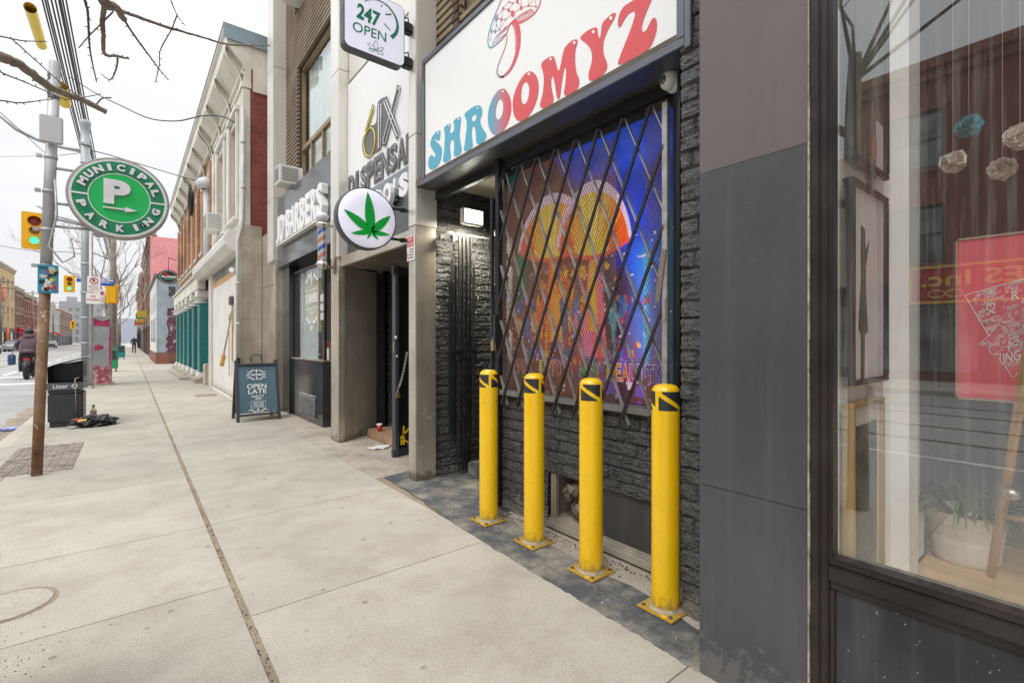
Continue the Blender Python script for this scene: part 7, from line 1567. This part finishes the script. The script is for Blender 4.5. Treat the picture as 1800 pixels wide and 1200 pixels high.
bare_tree(-1.1, 84, 9, 'farthest bare street tree on the shopfront side', 4)
bare_tree(-13.3, 82, 8, 'bare tree in front of the ochre brick building', 4)
# upper crown of the near tree (mirrored in the gallery window)
out = []
for d_ in (V(-.5, -.5, 1), V(.1, -.8, 1.1), V(-.6, .2, 1.0), V(.0, .2, 1.3), V(-.1, -1.1, .6), V(-.3, -.4, 1.2)): grow(V(-.80, 1.22, 3.3), d_.normalized(), .75, .018, 5, out)
out = [o_ for o_ in out if not (o_[1].y > 1.9 and o_[1].x > -.9)]
g = MB()
for a, b, r0, r1 in out: g.tube([a, b], [max(.003, r0), max(.002, r1)], 5, caps=False)
g.build('crown', BARK, tr)
# timber planter at the very left edge
tp = thing('timber_planter', 'stacked brown timber planter edge at the extreme left', 'planter', (-.9, 1.8, 0)); TB = mat('brown_timber', (.30, .17, .09), .75, 0, .25, 8, .2, 50)
pc = at(1, 1150, 1.62); ex = pc.x; ey = pc.y
for k_ in range(6):
    z0_ = .02 + k_ * .105; w_ = .012 * (5 - k_); g = MB(); g.bbox(ex - .55, ex - w_, ey - .6, ey, z0_, z0_ + .085, .01)
    g.build('timber_course', TB, tp)
g = MB(); g.box(ex - .53, ex - .08, ey - .57, ey - .05, .0, .60); g.build('soil', mat('soil', (.07, .05, .035), 1, 0, .4, 20, .5, 60), tp)

# ================================================================ vehicles and people
def car(x, y, colr, label, away=True, L_=4.5, group='cars on the far side of the road', proto={}):
    t = thing('parked_car', label, 'car', (x, y, -.12), group); z0 = -.12
    def prof_mesh(prof, w0, w1, zt):
        P = []; k_ = len(prof)
        for sg in (-1, 1):
            for yy_, zz, w in prof: P.append(V(x + sg * w, y + yy_, z0 + zz))
        return P, [(i, (i + 1) % k_, k_ + (i + 1) % k_, k_ + i) for i in range(k_)] + [tuple(range(k_)), tuple(range(k_, 2 * k_))[::-1]]
    h = L_ / 2
    body = [(-h, .35, .80), (-h, .72, .84), (-h + .12, .88, .84), (-h + .75, .95, .86), (h - 1.3, .95, .86), (h - .2, .80, .82), (h, .62, .80), (h, .32, .78), (h - .3, .22, .80), (-h + .2, .22, .80)]
    P, F = prof_mesh(body, 0, 0, 0); g = MB(); g.add(P, F, 0, False); g.build('body', colr, t)
    cab = [(-h + .75, .952, .80), (-h + 1.25, 1.38, .62), (-h + 1.9, 1.45, .60), (h - 1.95, 1.40, .61), (h - 1.25, .952, .80)]
    P, F = prof_mesh(cab, 0, 0, 0); g = MB(); g.add(P, F, 0, False); g.build('windows', M['glass_dark'], t)
    g = MB(); P, F = prof_mesh([(-h + 1.2, 1.40, .60), (-h + 1.9, 1.475, .58), (h - 1.95, 1.43, .59), (h - 1.9, 1.40, .60), (-h + 1.9, 1.44, .60)], 0, 0, 0); g.add(P, F, 0); g.build('roof', colr, t)
    for yy_ in (-h + .85, h - .85):
        for sg in (-1, 1):
            g = MB(); g.lathe((x + sg * .72, y + yy_, z0 + .33), [(.33, -.10), (.33, .10), (.2, .11), (.0, .11)], 18, 0, 'X') if sg > 0 else g.lathe((x + sg * .72, y + yy_, z0 + .33), [(0, -.11), (.2, -.11), (.33, -.10), (.33, .10)], 18, 0, 'X'); g.build('wheel', M['black'], t)
    for sg in (-1, 1): g = MB(); g.bbox(x + sg * .62 - .16, x + sg * .62 + .16, y - h - .012, y - h + .03, z0 + .62, z0 + .76, .01); g.build('tail_light', mat('tail_red', (.4, .02, .02), .3), t)
    return t
cw_ = mat('car_white', (.62, .64, .66), .25, 0, .03, coat=.5); cs_ = mat('car_silver', (.35, .37, .39), .3, .5, .03, coat=.4); cd_ = mat('car_dark', (.08, .085, .1), .25, 0, .05, coat=.5)
car(-11.6, 57, cs_, 'silver hatchback parked at the left edge across the street', L_=4.3); car(-11.5, 72, cw_, 'white parked car half hidden by the motorcyclist')
car(-11.5, 88, cs_, 'silver parked car just right of the rusty pole'); car(-11.6, 104, cw_, 'white car parked farther on, beside the big grey pole'); car(-11.6, 124, cd_, 'dark car parked far down the opposite kerb')
car(-2.4, 66, cd_, 'dark blue car parked by the near kerb beyond the street trees'); car(-2.4, 80, cw_, 'white car parked by the near kerb far away')
def skin_person(name, label, joints, edges, mats, loc, group=None, sub=2):
    """joints: name->(pos, radius)"""
    t = thing(name, label, 'person', loc, group); keys = list(joints); me = bpy.data.meshes.new('body'); o = bpy.data.objects.new('body', me); COL.objects.link(o)
    me.from_pydata([tuple(Vector(joints[k_][0])) for k_ in keys], [(keys.index(a), keys.index(b)) for a, b in edges], [])
    md = o.modifiers.new('skin', 'SKIN'); md.use_smooth_shade = True
    for i, k_ in enumerate(keys):
        sv = me.skin_vertices[0].data[i]; r_ = joints[k_][1]; sv.radius = r_ if isinstance(r_, tuple) else (r_, r_)
    me.skin_vertices[0].data[0].use_root = True
    s_ = o.modifiers.new('sub', 'SUBSURF'); s_.levels = sub; s_.render_levels = sub
    dg = bpy.context.evaluated_depsgraph_get(); m2_ = bpy.data.meshes.new_from_object(o.evaluated_get(dg)); o.modifiers.clear(); o.data = m2_
    for m_ in mats[1:]: m2_.materials.append(m_)
    if len(m2_.materials) == 0 or m2_.materials[0] is None: m2_.materials.clear(); [m2_.materials.append(m_) for m_ in mats]
    o.parent = t; ORG[o] = Vector(loc); return t, o
# --- motorcyclist: seen from behind
mc = at(47, 667, 17.35); mc.z = -.12; k = 1.14
bike = thing('motorcycle', 'black motorcycle ridden away from the camera in the near lane', 'motorcycle', mc)
def wheel(cy_, r_, w_, nm):
    g = MB(); c = mc + V(0, cy_, r_); P = []; N1, N2 = 28, 10
    for i in range(N1):
        a = 2 * math.pi * i / N1
        for j in range(N2): b = 2 * math.pi * j / N2; rr = (r_ - .06) + .06 * math.cos(b); P.append(c + V(w_ * math.sin(b), rr * math.cos(a), rr * math.sin(a)))
    g.add(P, [(i*N2+j, ((i+1)%N1)*N2+j, ((i+1)%N1)*N2+(j+1)%N2, i*N2+(j+1)%N2) for i in range(N1) for j in range(N2)], 0, True)
    w = g.build(nm, M['black'], bike); g = MB(); g.lathe(c, [(.03, -.05), (.03, .05)], 10, 0, 'X')
    for i in range(8): a = math.pi * i / 4; g.bar(c, c + V(0, (r_ - .08) * math.cos(a), (r_ - .08) * math.sin(a)), .012, .012)
    g.build('rim', M['steel'], w)
wheel(0, .36, .075, 'rear_wheel'); wheel(1.5, .36, .06, 'front_wheel')
g = MB(); g.tube([mc + V(0, .1, .55), mc + V(0, .6, .62), mc + V(0, 1.15, .80)], .07, 8); g.bbox(mc.x - .15, mc.x + .15, mc.y + .35, mc.y + .95, mc.z + .25, mc.z + .62, .04); g.bar(mc + V(.08, 0, .36), mc + V(.08, .7, .5), .03, .05); g.bar(mc + V(-.08, 0, .36), mc + V(-.08, .7, .5), .03, .05); g.bar(mc + V(.09, 1.5, .36), mc + V(.07, 1.2, 1.0), .04, .04); g.bar(mc + V(-.09, 1.5, .36), mc + V(-.07, 1.2, 1.0), .04, .04); g.tube([mc + V(-.17, .05, .33), mc + V(-.17, .8, .34)], .05, 10); g.build('frame', M['dark_metal'], bike)
g = MB(); g.bbox(mc.x - .15, mc.x + .15, mc.y - .02, mc.y + .62, mc.z + .78, mc.z + .88, .04); g.build('seat', M['black'], bike); g = MB(); g.ball(mc + V(0, .85, .88), .19, 0, (.8, 1.4, .8)); g.build('fuel_tank', M['dark_metal'], bike)
g = MB(); g.tube([mc + V(-.42, 1.0, 1.10), mc + V(-.2, 1.12, 1.08), mc + V(.2, 1.12, 1.08), mc + V(.42, 1.0, 1.10)], .018, 8); g.build('handlebar', M['dark_metal'], bike)
g = MB(); g.bbox(mc.x - .09, mc.x + .09, mc.y - .10, mc.y - .03, mc.z + .66, mc.z + .78, .01); g.build('tail_light', mat('tail_lens', (.4, .015, .015), .25), bike); g = MB(); g.bbox(mc.x - .10, mc.x + .10, mc.y - .2, mc.y - .18, mc.z + .50, mc.z + .63, .005); g.bar(mc + V(0, -.19, .5), mc + V(0, .0, .76), .14, .02); g.build('number_plate', M['grey_vinyl'], bike)
rd = mc + V(0, .33, 0); jk = mat('jacket_plum', (.10, .06, .078), .75, 0, .25, 6, .3, 30); skn = mat('skin', (.35, .2, .14), .6)
J = dict(pelvis=((0, 0, .96), (.19, .16)), waist=((0, .03, 1.14), (.20, .16)), chest=((0, .10, 1.38), (.235, .165)), neck=((0, .16, 1.56), .085), head=((0, .19, 1.68), .105), headtop=((0, .20, 1.80), .09),
  shL=((-.20, .12, 1.46), .10), elL=((-.36, .32, 1.24), .075), wrL=((-.36, .60, 1.14), .05), haL=((-.38, .70, 1.12), .042), shR=((.20, .12, 1.46), .10), elR=((.36, .32, 1.24), .075), wrR=((.36, .60, 1.14), .05), haR=((.38, .70, 1.12), .042),
  hipL=((-.13, .02, .92), .125), knL=((-.24, .46, .78), .085), anL=((-.24, .26, .38), .055), ftL=((-.24, .44, .31), .05), hipR=((.13, .02, .92), .125), knR=((.24, .46, .78), .085), anR=((.24, .26, .38), .055), ftR=((.24, .44, .31), .05))
J = {k_: (rd + V(*p), r_) for k_, (p, r_) in J.items()}; J = {k_: (tuple(Vector(p) - rd), r_) for k_, (p, r_) in J.items()}
E_ = [('pelvis','waist'),('waist','chest'),('chest','neck'),('neck','head'),('head','headtop'),('chest','shL'),('shL','elL'),('elL','wrL'),('wrL','haL'),('chest','shR'),('shR','elR'),('elR','wrR'),('wrR','haR'),('pelvis','hipL'),('hipL','knL'),('knL','anL'),('anL','ftL'),('pelvis','hipR'),('hipR','knR'),('knR','anR'),('anR','ftR')]
rt, ro = skin_person('person', 'rider in a plum hooded jacket and dark helmet on the motorcycle, seen from behind', J, E_, [jk], rd)
ro.data.materials.clear(); [ro.data.materials.append(m_) for m_ in (jk, mat('dark_trousers', (.03, .03, .035), .8), M['black'], skn)]
for p in ro.data.polygons:
    z = p.center.z; p.material_index = 2 if z < .40 else 1 if z < .93 else (3 if p.center.y > .655 and abs(p.center.x) > .3 else 0)
g = MB(); g.ball(rd + V(0, .19, 1.74), .135, 0, (1, 1.1, 1.02), 20, 12); g.build('helmet', M['black'], rt); g = MB(); g.ball(rd + V(0, .08, 1.56), .14, 0, (1.15, .7, .75), 16, 10); g.build('hood', jk, rt); g = MB(); g.ball(rd + V(0, .01, 1.0), .25, 0, (1.0, .75, .5), 18, 10); g.build('jacket_hem', jk, rt)
g = MB(); c = rd + V(-.40, -.15, .75); g.bbox(c.x - .10, c.x + .08, c.y - .12, c.y + .18, c.z - .22, c.z + .16, .03); g.tube([c + V(0, 0, .15), c + V(.04, .1, .5), rd + V(-.26, .1, 1.42)], .012, 6); tag(g.build('shoulder_bag', mat('bag_blue', (.03, .07, .18), .6, 0, .6, 14, spots=((.3, .35, .4), 12, .6))), 'blue patterned bag hanging at the left side of the motorcycle rider', 'bag')
# distant pedestrians (one figure, copied)
J2 = dict(pelvis=((0, 0, .95), (.15, .11)), chest=((0, .0, 1.32), (.18, .12)), neck=((0, 0, 1.50), .055), head=((0, .02, 1.64), .09), shL=((-.17, 0, 1.40), .07), elL=((-.24, .0, 1.12), .05), haL=((-.25, .06, .86), .04), shR=((.17, 0, 1.40), .07), elR=((.24, 0, 1.12), .05), haR=((.25, .06, .86), .04), hipL=((-.09, 0, .88), .09), knL=((-.10, .08, .5), .065), anL=((-.11, .02, .09), .045), ftL=((-.11, .14, .05), .045), hipR=((.09, 0, .88), .09), knR=((.10, -.02, .5), .065), anR=((.11, -.15, .10), .045), ftR=((.11, -.05, .05), .045))
E2 = [('pelvis','chest'),('chest','neck'),('neck','head'),('chest','shL'),('shL','elL'),('elL','haL'),('chest','shR'),('shR','elR'),('elR','haR'),('pelvis','hipL'),('hipL','knL'),('knL','anL'),('anL','ftL'),('pelvis','hipR'),('hipR','knR'),('knR','anR'),('anR','ftR')]
pt, po = skin_person('person', 'pedestrian in dark clothes far down the pavement below the trees', J2, E2, [M['black']], (.35, 62, 0)); po.data.materials.clear(); [po.data.materials.append(m_) for m_ in (mat('coat_navy', (.03, .035, .06), .8), M['dark_metal'], skn)]
for p in po.data.polygons: p.material_index = 1 if p.center.z < .9 else 2 if p.center.z > 1.52 else 0
dup(pt, (-12.9, 86, 0), 1.0, None, 'pedestrian on the far pavement right of the rusty pole'); dup(pt, (-13.0, 99, 0), 2.2, None, 'pedestrian walking on the far pavement near the orange post'); dup(pt, (-13.1, 112, 0), .3, None, 'pedestrian farthest away on the opposite pavement')
g = MB(); g.tube([(-12.9, 93, 0), (-12.9, 93, 3.0)], .16, 10); tag(g.build('orange_post', mat('post_orange', (.75, .16, .02), .5)), 'tall orange post on the far pavement', 'post')
# loose grit, leaves and butts
g = MB(); rs = random.Random(77)
def crumb(x, y, z, s_, m): a = rs.uniform(0, 3); u = V(math.cos(a), math.sin(a), rs.uniform(-.3, .3)) * s_; v_ = V(-math.sin(a), math.cos(a), rs.uniform(-.2, .2)) * s_ * rs.uniform(.3, .9); c = V(x, y, z + s_ * .3); g.add([c - u, c - v_, c + u, c + v_, c + V(0, 0, s_ * .5)], [(0, 1, 4), (1, 2, 4), (2, 3, 4), (3, 0, 4)], m)
for i in range(700): y = .6 + 9 * rs.random() ** 1.6; crumb(.431 + rs.gauss(0, .016), y, -.005, rs.uniform(.002, .009), rs.choice([0, 0, 1, 2]))
for i in range(500): crumb(rs.uniform(1.82, 2.24), rs.uniform(1.1, 4.4), .003, rs.uniform(.002, .007), rs.choice([0, 1, 2]))
for i in range(380): crumb(2.22 - abs(rs.gauss(0, .04)), rs.uniform(1.3, 2.95), .006, rs.uniform(.003, .010), rs.choice([0, 0, 1, 2, 2]))
for i in range(450): crumb(rs.gauss(-.62, .16), rs.gauss(2.72, .22), .0, rs.uniform(.002, .006), rs.choice([0, 1]))
for i in range(260): crumb(rs.uniform(1.9, 2.7), rs.uniform(4.3, 6.2), .0, rs.uniform(.003, .008), rs.choice([0, 1, 2]))
for i in range(500): crumb(KX - .16 - abs(rs.gauss(0, .2)), rs.uniform(4, 13), -.11, rs.uniform(.004, .014), rs.choice([0, 0, 1, 2]))
for i in range(60): crumb(rs.uniform(-1, 1.8), rs.uniform(1, 9), .0, rs.uniform(.002, .006), rs.choice([0, 1]))
tag(g.build('grit', [mat('grit_brown', (.13, .10, .07), .9), mat('grit_dark', (.06, .055, .05), .9), mat('grit_pale', (.42, .36, .27), .9)], org=(0, 0, 0)), 'scattered grit, leaf scraps and crumbs in the pavement joints and along the wall foot', 'grit', None, 'stuff')
